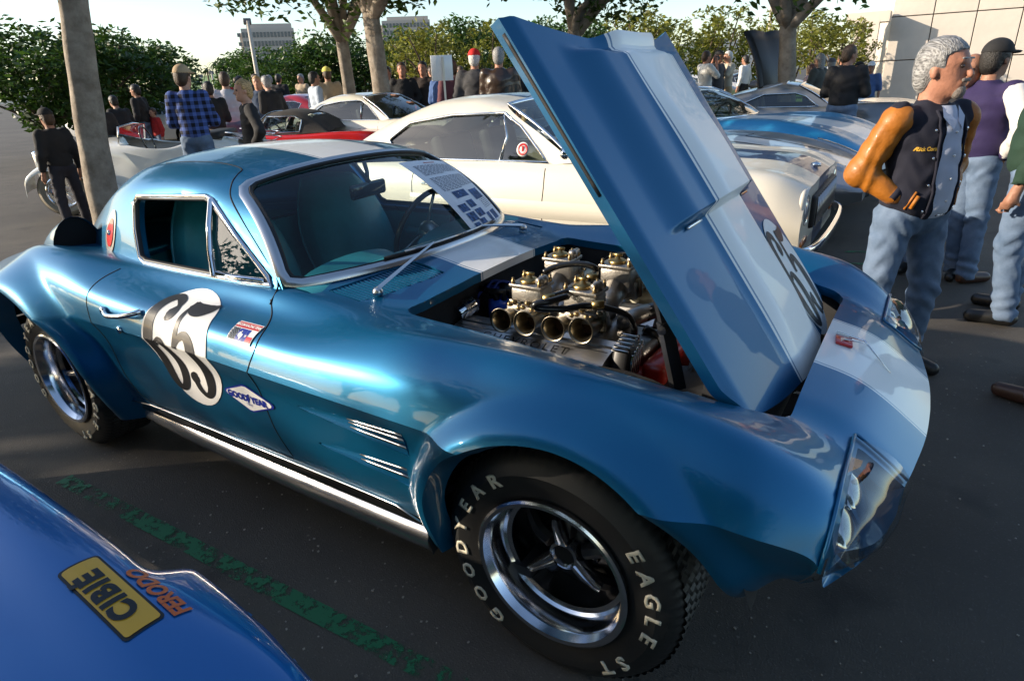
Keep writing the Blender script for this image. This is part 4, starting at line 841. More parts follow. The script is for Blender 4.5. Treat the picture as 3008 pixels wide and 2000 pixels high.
b = MB(); b.lathe([(.30, 0), (.28, -.10), (.27, -.10), (.29, 0)], (.30, 0, .54), (1, 0, 0), 36, cap=False); b.obj('fan_shroud', mat('satin_black'), ra)
for k in range(6):
    a = 2*PI*k/6+.3; b = MB(); d_ = Vector((0, math.cos(a), math.sin(a))); n_ = Vector((0, -math.sin(a), math.cos(a))); c = Vector((.20, 0, .54))
    b.add([c+d_*.06-n_*.03+Vector((-.02, 0, 0)), c+d_*.06+n_*.03+Vector((.02, 0, 0)), c+d_*.25+n_*.045+Vector((.02, 0, 0)), c+d_*.25-n_*.045+Vector((-.02, 0, 0))], [(0, 1, 2, 3)]); b.obj('fan_blade', satin, ra)
b = MB(); b.bbox(Vector(A(2010, 1135, 'z', .60)), (.14, .16, .03), .005, rz=R(20), rx=R(20)); b.obj('inner_panel', mat('satin_black'), coupe)
# ============================================================ other cars
LD_ = lambda px: math.degrees(math.atan2(*(AD(px, 200, 1)-CAM)[[1, 0]]))
_tyres = {}
def car_wheel(parent, x, y, r, w_, s, rimstyle='disc', rim_m=None, tyre=None):
    o = bpy.data.objects.new('wheel', None); COL.objects.link(o); o.parent = parent; o.location = (x, y, r); o.rotation_euler = (0, 0, 0 if s < 0 else PI)
    k = (round(r, 2), w_)
    if k not in _tyres: _tyres[k] = tyre_mesh(r, w_, r*.62, 48, False)
    mobj('tyre', _tyres[k], tyre or tyre_m, o, smooth=40)
    rr = r*.62; b = MB(); h = w_/2
    if rimstyle == 'wire':
        b.lathe([(rr-.01, h-.05), (rr+.012, h-.005), (rr, h), (rr-.02, h-.02), (rr-.03, 0), (rr-.02, -.06)], ax=(0, -1, 0), n=32, cap=False); b.obj('rim', chrome, o, smooth=40)
        b = MB()
        for k_ in range(28):
            a = 2*PI*k_/28; a2 = a+(.5 if k_ % 2 else -.5); b.tube([(.03*math.cos(a), -h*.9+.03*(k_ % 2), .03*math.sin(a)), ((rr-.025)*math.cos(a2), -h*.35, (rr-.025)*math.sin(a2))], .0028, 4, caps=False)
        b.lathe([(.035, .0), (.035, h), (.02, h+.03), (0, h+.03)], ax=(0, -1, 0), n=12); q = b.obj('wire_spokes', chrome, o, smooth=False); q['kind'] = 'stuff'
    else:
        b.lathe([(rr, h-.015), (rr+.006, h-.003), (rr-.012, h-.004), (rr-.03, h-.035), (rr*.75, h-.03), (rr*.4, h-.012), (rr*.3, h+.005), (0, h+.01)], ax=(0, -1, 0), n=32, cap=False); b.obj('rim', rim_m or satin, o, smooth=30)
    return o
def shell(net, ucnt, vcnt, cuts=(), vcr=(), ucr=(), sh=30):
    G = net_surface(net, ucnt, vcnt, ucr, vcr); Gc, keep = cut_grid(G, list(cuts)); V, F = compact(Gc.reshape(-1, 3), grid_faces(*G.shape[:2], keep)); V, F = mirror_mesh(V, F); return G, weld(from_vf(V, F), 2e-4)
def gen_car(name, label, cat, loc, rz, L, W, prof, m_body, ax_f, ax_r, r=.31, gh=None, arch=.36, glassm=None, rimstyle='disc', rim_m=None, trim=True, tyre=None, ww=.19, group=None):
    """prof: stations (x from rear to front, rocker z, belt-crease w & z, shoulder w & z, centre z); everything in metres, origin mid-wheelbase on the ground"""
    root = thing(name, label, cat, loc, rz, group); glassm = glassm or side_glass
    net = []
    for (x, zr, wc, zc, ws_, zs, zcen) in prof: net.append([(x, wc*.90, zr), (x, wc*.975, zr+(zc-zr)*.5), (x, wc, zc), (x, (wc+ws_)/2+.012, (zc+zs)/2+.012), (x, ws_, zs), (x, ws_*.62, zs*.35+zcen*.65), (x, 0, zcen)])
    cuts = [sdf_arch(ax_f, r+.01, arch), sdf_arch(ax_r, r+.01, arch)]
    if gh: cuts.append(lambda P: np.where(P[..., 2] > prof[3][3]-.05, np.maximum(np.maximum(np.abs(P[..., 1])-gh['w0']+.05, P[..., 0]-gh['base'][0]+.12), gh['base'][1]+.12-P[..., 0]), 1))
    G, me = shell(net, 10, [3, 3, 3, 3, 6, 6], cuts); bd = mobj('body', me, m_body, root, smooth=35)
    b = MB(); n_ = G.shape[1]
    for s in (-1, 1):
        for e in (0, -1): b.add([tuple(p*np.array([1, s, 1])) for p in G[e]]+[(G[e][0][0], 0, G[e][0][2])], [tuple(range(n_))+(n_,)])
    b.box(((ax_f+ax_r)/2, 0, .25), (ax_f-ax_r+.5, W*1.5, .04)); b.obj('end_panel', m_body, root, smooth=False)
    b = MB()
    for s in (-1, 1):
        for xc in (ax_f, ax_r):
            P = [(xc+(arch+.02)*math.cos(R(a)), r+(arch+.02)*math.sin(R(a))) for a in range(-15, 196, 15)]
            b.add([(p[0], s*W*.93, p[1]) for p in P]+[(p[0], s*W*.5, p[1]) for p in P], [(i, i+1, 16+i, 15+i) for i in range(14)])
    q_ = b.obj('arch_liner', blackm, root, smooth=False)
    for xc in (ax_f, ax_r):
        for s in (-1, 1): car_wheel(root, xc, s*(W-ww/2-.04), r, ww, s, rimstyle, rim_m, tyre)
    if gh:
        # greenhouse: front base x, rear base x, roof front x, roof rear x, roof z, widths
        xf, xr = gh['base']; rf, rr_ = gh['roof']; zb = gh['zb']; zt = gh['zt']; w0, w1 = gh['w0'], gh['w1']; zf = gh.get('zf', zb); zrb = gh.get('zr', zb); wr = gh.get('wr', w0*.85)
        def side(x0, z0, wv0, x1, z1, wv1, cz):   # section from sill to roof centre
            return [(x0, wv0, z0), (x0+(x1-x0)*.4, wv0+(wv1-wv0)*.35, z0+(z1-z0)*.42), (x0+(x1-x0)*.85, wv0+(wv1-wv0)*.8, z0+(z1-z0)*.84), (x1, wv1*.93, z1-.012), (x1, wv1*.5, z1+cz*.75), (x1, 0, z1+cz)]
        N2 = [side(xf, zf, w0, rf, zt-.03, w1, .03), side(xf-.35, zb, w0, rf-.18, zt-.005, w1, .03), side((xf+xr)/2, zb, w0, (rf+rr_)/2, zt, w1, .035), side(xr+.4, zb, w0*.99, rr_, zt-.03, w1*.97, .03), side(xr+.15, zb+.01, w0*.95, rr_-(rr_-xr)*.5, (zt+zrb)/2+.05, w1*.85, .02), side(xr, zrb, wr, xr, zrb+.02, wr*.8, .01)]
        win = gh.get('win', [])
        def sdf_poly(poly):
            def f(P):
                d = None
                for i in range(len(poly)):
                    a, c = poly[i], poly[(i+1) % len(poly)]; e = edge_line(P, a, c)
                    d = e if d is None else np.maximum(d, e)
                return np.where(P[..., 1] > w1*.55, d, 1)
            c = np.mean(poly, 0)
            if f(np.array([[c[0], w1, c[1]]]))[0] > 0:
                return sdf_poly(poly[::-1])
            return f
        def sdf_ws(P):
            # windscreen area: everything forward of the line foot -> header, inside the pillars
            t = (P[..., 2]-zf)/(zt-zf); xl = xf+(rf-xf)*t; return np.where(P[..., 2] > zf+.0, np.maximum(xl-.05-P[..., 0], 0)+0, 1)
        G2, me2 = shell(N2, [9, 12, 12, 10, 9], [5, 6, 4, 6, 6], [sdf_poly(p) for p in win]+([lambda P: np.where(P[..., 2] > zb, np.maximum(np.maximum(np.abs(P[..., 1])-w1*.78, P[..., 0]-rr_+.12), xr+.30-P[..., 0]), 1)] if gh.get('rearglass') else []))
        rf_ = mobj('roof', me2, gh.get('mat', m_body), root, smooth=40)
        Vf, Ff = mirror_mesh(G2.reshape(-1, 3), grid_faces(*G2.shape[:2])); bv = BVHTree.FromPolygons([tuple(v) for v in Vf], [tuple(map(int, f)) for f in Ff])
        def gh_hit(x, z, s, off=0):
            h = bv.ray_cast(Vector((x, s*2, z)), Vector((0, -s, 0))); return (h[0]+Vector((0, s*off, 0))) if h[0] else Vector((x, s*(w0+(w1-w0)*(z-zb)/(zt-zb)), z))
        for s in (-1, 1):
            for p in win:
                c = np.mean(p, 0); pts = []
                for i in range(len(p)):
                    a, c2 = p[i], p[(i+1) % len(p)]
                    for t in np.linspace(0, 1, 6)[:-1]: pts.append((a[0]+(c2[0]-a[0])*t, a[1]+(c2[1]-a[1])*t))
                ring = [gh_hit(x, z, s, -.012) for x, z in pts]; cc = gh_hit(c[0], c[1], s, -.012); b = MB(); b.add(ring+[cc], [(i, (i+1) % len(ring), len(ring)) for i in range(len(ring))]); b.obj('side_window', glassm, root)
                if trim: mobj('window_trim', flat_band([gh_hit(c[0]+(x-c[0])*1.0, c[1]+(z-c[1])*1.0, s, .001) for x, z in pts], .018, .008, (0, s, 0)), chrome, root, smooth=60)
        if gh.get('screen', True):
            V = []
            for v in np.linspace(0, 1, 7):
                for t in np.linspace(-1, 1, 13):
                    a = abs(t); base = Vector((xf+.14*(1-a**2)+.012, t*w0*.98, zf-.0)); top = Vector((rf+.03*(1-a**2)+.01, t*w1*.93, zt-.03+.03*(1-a**2))); V.append(base.lerp(top, v)+Vector((.6, 0, .5))*.03*math.sin(PI*v))
            mobj('windscreen', from_vf(V, grid_faces(7, 13)), glassm, root); ed = [V[i] for i in range(13)]+[V[13*i+12] for i in range(1, 7)]+[V[78+i] for i in range(11, -1, -1)]+[V[13*i] for i in range(5, 0, -1)]
            mobj('windscreen_trim', flat_band(ed, .03, .01, (.7, 0, .7)), chrome if trim else blackm, root, smooth=60)
        if gh.get('rearglass'):
            V = []
            for x in np.linspace(rr_-.13, xr+.31, 6):
                for y in np.linspace(-w1*.78, w1*.78, 7):
                    h = bv.ray_cast(Vector((x, y, 3)), Vector((0, 0, -1))); V.append(h[0]-Vector((0, 0, .006)) if h[0] else Vector((x, y, zb)))
            mobj('rear_window', from_vf(V, grid_faces(6, 7)), glassm, root)
        b = MB(); cx = (xf+xr)/2
        for s in (-1, 1): b.bbox((cx-.1, s*.35, zb-.12), (.14, .46, .62), .05, ry=R(-14)); b.bbox((cx+.18, s*.35, zb-.42), (.5, .46, .16), .05)
        b.bbox((xf-.1, 0, zb-.06), (.25, w0*1.8, .14), .04); b.box((cx, 0, zb-.5), (xf-xr-.4, w0*1.9, .03)); b.obj('seats', gh.get('seat', blackm), root, smooth=40)
        c = Vector((xf-.32, .36, zb+.0)); b = MB(); ax_ = Vector((-.9, 0, .4)).normalized(); y_ = ax_.cross(Vector((0, 1, 0))); b.tube([c+(Vector((0, 1, 0))*math.cos(t)+y_*math.sin(t))*.19 for t in np.linspace(0, 2*PI, 25)[:-1]], .012, 6, closed=True); b.obj('steering_wheel', blackm, root)
    bv0 = BVHTree.FromPolygons([tuple(v.co) for v in me.vertices], [tuple(p.vertices) for p in me.polygons])
    def bh(x, z, s=-1, off=.003):
        h = bv0.ray_cast(Vector((x, s*2.5, z)), Vector((0, -s, 0))); return (h[0]+Vector((0, s*off, 0))) if h[0] else Vector((x, s*W, z))
    def bt(x, y, off=.003):
        h = bv0.ray_cast(Vector((x, y, 3)), Vector((0, 0, -1))); return (h[0]+Vector((0, 0, off))) if h[0] else Vector((x, y, .8))
    return root, bh, bt
def seam(root, pts, fn, r=.004, name='door_gap', m=None):
    b = MB(); b.tube([fn(x, z) for x, z in smooth_path([(a, c) for a, c in pts], 4)], r, 5); return b.obj(name, m or gap, root)
def lamp(root, p, ax, r, name='headlamp', m=None, glassc=True):
    b = MB(); b.lathe([(r*1.08, -.03), (r*1.12, .005), (r*.98, .012), (r*.9, .0)], p, ax, 24, cap=False); o = b.obj(name, chrome, root); b = MB(); b.lathe([(r*.94, .0), (r*.7, .014), (r*.3, .02), (0, .021)], p, ax, 24, cap=False); b.obj('lens', m or mat('lamp_lens_white', (.45, .47, .5), .08, .6, 1.), o); return o
cream = stripe_paint('cream_paint', (.72, .66, .50), 0, .0, pin=0, metal=0.); 
cream = mat('cream_car_paint', (.70, .655, .55), .3, coat=1.); cream_s = stripe_paint('cream_paint_blue_stripes', (.70, .655, .55), 0, .24, white=(.015, .045, .13), pin=.0, metal=0.)
PF = [(-2.22, .50, .80, .72, .70, .84, .86), (-1.95, .36, .86, .74, .76, .90, .93), (-1.35, .28, .885, .72, .80, .935, .95), (-.6, .26, .885, .70, .81, .93, .95), (.35, .26, .885, .70, .81, .935, .97), (1.0, .28, .885, .72, .80, .93, .99), (1.55, .32, .88, .72, .78, .91, .97), (1.93, .36, .87, .70, .76, .88, .93), (2.08, .42, .84, .66, .70, .82, .86)]
# --- cream fastback alongside
GH = dict(base=(.62, -1.72), roof=(-.02, -.80), zb=.94, zt=1.37, w0=.78, w1=.60, zf=.97, zr=.93, wr=.66, rearglass=True, win=[[(.42, .965), (-.55, .965), (-.95, .985), (-1.06, 1.10), (-.86, 1.22), (-.45, 1.275), (.0, 1.285), (.16, 1.20)][::1]])
cf, bh, bt = gen_car('cream_fastback', 'cream fastback with dark blue roof stripes parked alongside the blue coupe', 'car', (-2.02, 2.80, 0), R(1), 4.5, .885, PF, cream_s, 1.28, -1.38, .33, GH, .385)
b = MB(); b.tube([bh(.42, 0, -1)*0+Vector((.40, -.755, .97)), Vector((.30, -.715, 1.08)), Vector((.13, -.655, 1.245))], .011, 6); b.tube([Vector((.02, -.765, .965)), Vector((.05, -.70, 1.12)), Vector((.0, -.648, 1.27))], .010, 6); b.obj('quarter_light_frame', chrome, cf)
seam(cf, [(.42, .93), (.43, .80), (.42, .6), (.43, .4), (.41, .30)], lambda x, z: bh(x, z, -1, -.001)); seam(cf, [(-.72, .93), (-.74, .80), (-.72, .55), (-.74, .32)], lambda x, z: bh(x, z, -1, -.001))
b = MB(); b.tube([bh(-.60, .80, -1, .004), bh(-.60, .80, -1, .04), bh(-.52, .80, -1, .045), bh(-.44, .80, -1, .03), bh(-.44, .80, -1, .004)], .011, 8); b.lathe([(.018, 0), (.018, .012), (0, .014)], bh(-.5, .74, -1, 0), (0, -1, 0), 14); b.obj('door_handle', chrome, cf)
b = MB(); b.lathe([(.03, 0), (.05, .02), (.055, .06), (.03, .08), (0, .082)], bt(.50, -.72, .04), (.9, -.2, .1), 18); b.tube([bt(.50, -.72, 0), bt(.50, -.72, .05)], .01, 6); b.obj('wing_mirror', chrome, cf)
b = MB(); V = [bh(x, z, -1, .002+.012*math.sin(PI*(z-.60)/.12)) for x in np.linspace(-.75, 1.0, 20) for z in np.linspace(.60, .72, 7)]; mobj('side_sculpture', from_vf(V, grid_faces(20, 7)), cream, cf)
lamp(cf, (2.07, -.66, .72), (1, 0, 0), .09); lamp(cf, (2.07, .66, .72), (1, 0, 0), .09)
b = MB(); b.bbox((2.085, 0, .68), (.05, 1.0, .20), .02); gr = b.obj('grille', blackm, cf)
for y in np.linspace(-.45, .45, 13): b = MB(); b.box((2.115, y, .68), (.01, .006, .18)); b.obj('grille_bar', satin, gr)
for s in (-1, 1):
    b = MB(); b.lathe([(.12, -.02), (.135, .0), (.14, .02), (.125, .022), (.118, .0)], (2.05, s*.66, .71), (1, 0, 0), 28, cap=False); b.obj('lamp_surround', cream, cf)
    b = MB(); b.bbox((2.075, s*.66, .53), (.03, .22, .05), .01); b.obj('side_lamp', mat('amber_lens', (.6, .15, .01), .2, coat=1), cf)
b = MB(); pts = [(1.90, -.885, .50), (2.06, -.85, .50), (2.14, -.68, .50), (2.17, -.3, .50), (2.17, .3, .50), (2.14, .68, .50), (2.06, .85, .50)]; mobj('front_bumper', flat_band(smooth_path(pts, 4), .06, .02, lambda p: (1, p[1]*.7, 0), False), chrome, cf, smooth=60)
b = MB(); b.add([bt(x, y, .004) for x, y in ((2.02, -.1), (2.02, .1), (2.08, .0))], [(0, 1, 2)]); b.lathe([(.035, 0), (.03, .02), (0, .03)], bt(2.02, 0, 0), (0, 0, 1), 12); b.obj('bonnet_badge', chrome, cf)
q = gh_s = Vector((.20, -.735, 1.045)); b = MB(); b.lathe([(.05, 0), (.05, .003), (0, .003)], q, (0, -1, .28), 24); st_ = b.obj('round_sticker', rd_white, cf); b = MB(); b.lathe([(.042, .0035), (.042, .005), (.028, .005), (.028, .0035)], q, (0, -1, .28), 24, cap=False); b.bbox(q+Vector((0, -.005, 0)), (.018, .004, .05), .001); b.obj('sticker_ring', redb, st_)
b = MB(); b.bbox((.62, -.42, 1.01), (.09, .12, .01), .002, ry=R(20)); b.obj('dash_card', redb, cf)
# --- second cream fastback further back (its nose to the right)
cf2, bh, bt = gen_car('cream_fastback', 'cream fastback further back, standing behind the two pale tree trunks', 'car', (*AD(1130, 330, 12.6)[:2], 0), R(8), 4.5, .885, PF, cream, 1.28, -1.38, .33, dict(GH), .385)
b = MB(); b.tube([Vector((.02, -.77, .96)), Vector((.02, -.68, 1.27))], .010, 6); b.obj('window_post', chrome, cf2); seam(cf2, [(.42, .93), (.43, .6), (.41, .30)], lambda x, z: bh(x, z, -1, -.001)); seam(cf2, [(-.72, .93), (-.72, .55), (-.74, .32)], lambda x, z: bh(x, z, -1, -.001))
# --- silver coupe with twin stripes
silver = stripe_paint('silver_paint_striped', (.34, .34, .36), 0, .22, white=(.75, .75, .75), pin=.0, metal=.7)
PL = [(-2.2, .45, .78, .66, .66, .78, .80), (-1.9, .34, .86, .68, .74, .86, .88), (-1.2, .26, .89, .66, .80, .88, .90), (-.4, .24, .88, .64, .80, .85, .88), (.4, .24, .88, .64, .79, .85, .90), (1.0, .26, .90, .64, .72, .87, .87), (1.5, .28, .90, .62, .68, .83, .80), (2.0, .34, .84, .56, .60, .71, .68), (2.3, .42, .70, .52, .52, .58, .60)]
GL = dict(base=(.45, -1.7), roof=(-.05, -.5), zb=.90, zt=1.20, w0=.76, w1=.56, zf=.93, zr=.88, wr=.6, rearglass=True, win=[[(.28, .93), (-.7, .93), (-.85, 1.0), (-.55, 1.12), (-.08, 1.13), (.08, 1.08)]])
sc_, bh, bt = gen_car('silver_sports_coupe', 'silver long-nosed sports coupe with white stripes, beyond the cream fastback', 'car', (-2.1, 4.95, 0), R(0), 4.4, .89, PL, silver, 1.35, -1.05, .33, GL, .38)
for s in (-1, 1):
    b = MB(); V = [bt(x, s*(.52+.22*t-(x-1.72)*.30), .006+.02*math.sin(PI*t)) for x in np.linspace(1.72, 2.12, 8) for t in np.linspace(0, 1, 6)]; mobj('headlamp_cover', from_vf(V, grid_faces(8, 6)), make_glass('pale_cover', (.8, .8, .8), .3), sc_)
    seam(sc_, [(1.1, s*.50), (1.1, s*.28), (1.7, s*.30), (1.9, s*.36)], lambda x, y: bt(x, y, -.001), name='bonnet_gap')
b = MB(); b.bbox((2.30, 0, .46), (.06, .7, .12), .03); b.obj('grille', blackm, sc_)
b = MB(); b.lathe([(.02, 0), (.02, .02), (0, .03)], bt(1.35, -.74, 0), (0, 0, 1), 10); b.obj('filler_cap', chrome, sc_)
# --- blue striped coupe beyond it
blue_s = stripe_paint('blue_paint_white_stripes', (.02, .26, .48), 0, .25, pin=.0, metal=.35)
PC = [(-2.2, .45, .80, .66, .70, .84, .86), (-1.8, .34, .88, .68, .78, .94, .92), (-1.2, .26, .90, .68, .80, .96, .93), (-.4, .24, .86, .66, .80, .90, .92), (.4, .24, .86, .66, .80, .90, .96), (1.0, .26, .90, .68, .78, .95, .95), (1.5, .30, .91, .68, .76, .93, .92), (2.0, .36, .86, .66, .66, .80, .82), (2.3, .42, .72, .60, .56, .66, .68)]
GC = dict(base=(.35, -1.5), roof=(-.15, -.75), zb=.93, zt=1.28, w0=.76, w1=.58, zf=.96, zr=.93, wr=.62, rearglass=True, mat=mat('grey_roof', (.20, .21, .23), .35, coat=.6), win=[[(.18, .955), (-.75, .955), (-.86, 1.14), (-.65, 1.20), (-.16, 1.21), (-.04, 1.15)]])
p = AD(2290, 330, 9.2); bc, bh, bt = gen_car('blue_striped_coupe', 'bright blue coupe with white stripes and grey roof, parked behind the right-hand trunk', 'car', (-2.0, 7.0, 0), R(-16), 4.4, .9, PC, blue_s, 1.3, -1.2, .34, GC, .39)
seam(bc, [(.30, .93), (.34, .75), (.32, .35)], lambda x, z: bh(x, z, -1, -.001)); b = MB(); b.tube([Vector((.12, -.76, .955)), Vector((.0, -.62, 1.19))], .010, 6); b.obj('quarter_light_frame', chrome, bc)
for k in range(3): b = MB(); b.tube([bh(.50+.05*k, .80, -1, .004), bh(.47+.05*k, .60, -1, .004)], .008, 6); b.obj('side_louvre', blackm, bc)
b = MB(); b.bbox((2.12, -.80, .70), (.05, .06, .04), .01); b.obj('side_lamp', mat('amber_lens', (.6, .15, .01), .2, coat=1), bc)
# --- grey coupe, black bonnet raised
grey_c = mat('grey_car_paint', (.16, .17, .18), .28, .5, 1.); gc, bh, bt = gen_car('grey_coupe', 'dark grey coupe behind the man in the black sweater', 'car', (-1.3, 10.2, 0), R(4), 4.4, .9, PC, grey_c, 1.3, -1.2, .33, dict(GL, zb=.92, zt=1.27), .39)
bkc, bh, bt = gen_car('black_sports_car', 'black sports car, tilted bonnet standing upright beside the right-hand trunk', 'car', (AD(2285, 200, 14.2)[0]-1.9*math.cos(R(LD_(2275)-125)), AD(2285, 200, 14.2)[1]-1.9*math.sin(R(LD_(2275)-125)), 0), R(LD_(2275)-125), 4.2, .86, PL, gloss_black, 1.3, -1.1, .32, GL, .38)
V = []
for u in np.linspace(0, 1, 8):
    for v in np.linspace(-1, 1, 9): V.append(Vector((1.95-.42*u+.12*math.sin(PI*u), v*(.50+.08*u), .80+1.38*u+.10*(1-v*v)-.12*u*(1-abs(v)))))
g_ = np.array([tuple(v) for v in V]); V2, F2 = add_rim(g_, grid_faces(8, 9), lambda P: np.ones(len(P), bool), lambda P: np.tile((-.05, 0, -.02), (len(P), 1)))
br_ = mobj('raised_bonnet', from_vf(V2, F2), mat('satin_black_panel', (.010, .010, .011), .4), bkc)
for k in range(3): b = MB(); b.box(Vector((2.03, -.10+.07*k, 1.05)), (.02, .02, .20), ry=R(-12)); b.obj('bonnet_louvre', satin, br_)
# --- black off-roader with soft top, near the white building
jp = thing('off_road_truck', 'black off-roader with square rear window, parked by the pale building', 'truck', (*AD(2612, 220, 33)[:2], 0), R(120))
b = MB(); b.bbox((0, 0, .85), (3.6, 1.8, .75), .06); b.bbox((1.2, 0, 1.1), (1.2, 1.7, .3), .05); b.obj('body', gloss_black, jp, smooth=40)
b = MB(); top = [(-1.75, 1.22), (.65, 1.22), (.45, 1.95), (-1.68, 1.98)]
for s in (-1, 1):
    for i in range(4): a, c = top[i], top[(i+1) % 4]; b.tube([(a[0], s*.82, a[1]), (c[0], s*.80, c[1])], .09, 6)
b.bbox((-.62, 0, 1.98), (2.2, 1.7, .10), .04); b.obj('soft_top', mat('black_canvas', (.015, .015, .016), .8), jp, smooth=40)
for s in (-1, 1): b = MB(); b.add([(-1.6, s*.80, 1.3), (.45, s*.80, 1.3), (.35, s*.80, 1.88), (-1.58, s*.80, 1.88)], [(0, 1, 2, 3)]); b.obj('side_window', make_glass('clear_plastic', (.75, .75, .72), .25), jp, smooth=False)
for x in (-1.15, 1.25):
    for s in (-1, 1): car_wheel(jp, x, s*.85, .40, .26, s)
# --- red roadster, tail towards us on the right
red_car = mat('red_car_paint', (.52, .012, .012), .25, coat=1.)
PM = [(-1.88, .42, .62, .62, .50, .76, .77), (-1.7, .34, .70, .64, .60, .80, .81), (-1.2, .26, .745, .62, .68, .82, .83), (-.5, .24, .745, .60, .69, .80, .80), (.2, .24, .745, .60, .68, .80, .82), (.8, .26, .745, .60, .66, .79, .82), (1.3, .30, .74, .58, .62, .75, .77), (1.7, .36, .66, .54, .52, .66, .68)]
GM = dict(base=(.35, -.95), roof=(.10, -.45), zb=.83, zt=1.17, w0=.64, w1=.52, zf=.84, zr=.84, wr=.60, rearglass=True, mat=mat('brown_canvas', (.045, .038, .032), .85, var=.2), win=[[(.22, .86), (-.48, .86), (-.52, 1.04), (-.40, 1.10), (.08, 1.11)]])
rp_ = AD(880, 400, 6.0); rr, bh, bt = gen_car('red_roadster', 'small red roadster with raised brown hood and tail towards the trees', 'car', (*AD(850, 400, 12.2)[:2], 0), R(206), 3.7, .745, PM, red_car, 1.1, -.98, .29, GM, .345)
b = MB(); b.bbox((-1.92, 0, .60), (.02, .34, .13), .006); pl = b.obj('number_plate', rd_white, rr)
me = text_mesh('1KFN747', .085, .003); remap(me, lambda p: Vector((-1.935, -p.x, .592+p.y))); mobj('plate_lettering', me, blueb, pl, smooth=False)
b = MB(); b.bbox((-1.934, 0, .652), (.003, .30, .012), .001); b.obj('plate_script', redb, pl)
for s in (-1, 1):
    b = MB(); b.bbox((-1.84, s*.56, .66), (.10, .10, .15), .03); b.obj('tail_lamp', mat('red_lens'), rr); b = MB(); b.bbox((-1.80, s*.625, .67), (.09, .03, .10), .012); b.obj('turn_lamp', mat('amber_lens'), rr)
    b = MB(); b.bbox((-1.955, s*.26, .56), (.06, .06, .09), .015); b.obj('over_rider', black, rr)
b = MB(); pts = [(-1.75, -.72, .48), (-1.93, -.62, .48), (-1.98, 0, .48), (-1.93, .62, .48), (-1.75, .72, .48)]; mobj('rear_bumper', flat_band(smooth_path(pts, 4), .08, .03, lambda p: (-1, p[1], 0), False), chrome, rr, smooth=60)
b = MB(); b.bbox((-1.89, -.28, .75), (.02, .05, .05), .008); b.obj('boot_badge', chrome, rr)
seam(rr, [(-1.25, -.5), (-1.25, 0), (-1.25, .5), (-1.7, .5), (-1.78, 0), (-1.7, -.5), (-1.25, -.5)], lambda x, y: bt(x, y, -.001), name='boot_gap')
# --- white vintage roadster
vr = thing('vintage_roadster', 'white vintage roadster with flowing wings, wire wheels and luggage rack', 'car', (*A(545, 560, 'z', .0)[:2], 0), R(180+8)); vw = mat('white_car_paint', (.74, .74, .70), .25, coat=1.)
vr.location = (*AD(500, 500, 11.0)[:2], 0); vr.rotation_euler = (0, 0, R(222))
n = [[(-1.15, .50, .42), (-1.2, .52, .66), (-1.15, .44, .84), (-1.1, 0, .88)], [(-.7, .60, .36), (-.7, .62, .62), (-.72, .56, .90), (-.72, .30, .93)], [(-.25, .64, .34), (-.25, .66, .60), (-.25, .64, .80), (-.25, .58, .80)], [(.25, .60, .34), (.25, .62, .62), (.25, .58, .84), (.25, .50, .86)], [(.55, .52, .34), (.55, .54, .62), (.55, .50, .88), (.55, 0, .98)], [(1.3, .34, .36), (1.3, .36, .62), (1.3, .30, .84), (1.3, 0, .90)], [(1.65, .26, .40), (1.65, .28, .62), (1.65, .24, .80), (1.65, 0, .86)]]
G_, me = shell(n, 8, [5, 5, 8], [lambda P: np.where(P[..., 2] > .7, np.maximum(np.maximum(P[..., 0]-.33, -.95-P[..., 0]), np.abs(P[..., 1])-.5), 1)]); mobj('body', me, vw, vr, smooth=40)
b = MB(); b.bbox((1.66, 0, .62), (.05, .46, .46), .05); b.obj('radiator_shell', chrome, vr)
for s in (-1, 1):
    for (xc, prf) in ((1.2, [(1.62, .38), (1.58, .58), (1.40, .70), (1.15, .72), (.90, .62), (.62, .42), (.30, .28), (-.30, .25)]), (-.95, [(-.50, .26), (-.55, .44), (-.70, .64), (-.95, .72), (-1.2, .66), (-1.38, .48), (-1.46, .34)])):
        V = []
        for p in smooth_path([(a, c) for a, c in prf], 5):
            for t in np.linspace(0, 1, 7): V.append((p[0], s*(.50+.30*t), p[1]-.05*t**3-.0*t))
        V2, F2 = add_rim(np.array([tuple(v) for v in V]), grid_faces(len(V)//7, 7), lambda P: np.abs(P[:, 1]) > .79, lambda P: np.tile((0, 0, -.05), (len(P), 1))); mobj('wing', from_vf(V2, F2), vw, vr)
    for x in (1.2, -.95): car_wheel(vr, x, s*.66, .33, .14, s, 'wire', tyre=mat('pale_tyre', (.25, .22, .17), .6))
    lamp(vr, (1.55, s*.32, .80), (1, 0, .05), .09)
    b = MB(); V = [(.34, s*.625, .80), (.10, s*.645, .42), (-.30, s*.668, .42), (-.32, s*.66, .66), (-.05, s*.645, .68)]; b.add(V, [tuple(range(5))]); b.obj('door', vw, vr, smooth=False)
b = MB(); b.tube([(.42, -.5, .90), (.38, -.48, 1.12), (.36, 0, 1.15), (.38, .48, 1.12), (.42, .5, .90)], .014, 8); b.obj('screen_frame', chrome, vr)
b = MB(); b.add([(.42, -.5, .92), (.42, .5, .92), (.38, .46, 1.12), (.38, -.46, 1.12)], [(0, 1, 2, 3)]); b.obj('windscreen', side_glass, vr, smooth=False)
b = MB(); b.bbox((-.55, 0, .80), (.12, 1.0, .34), .04, ry=R(-12)); b.bbox((-.25, 0, .55), (.5, 1.0, .14), .04); b.bbox((-.80, 0, .95), (.30, 1.1, .10), .04); b.obj('seats', blackm, vr)
b = MB(); c = Vector((.12, .25, .92)); b.tube([c+Vector((.05*math.sin(t), .19*math.cos(t), .19*math.sin(t))) for t in np.linspace(0, 2*PI, 25)[:-1]], .011, 6, closed=True); b.obj('steering_wheel', gloss_black, vr)
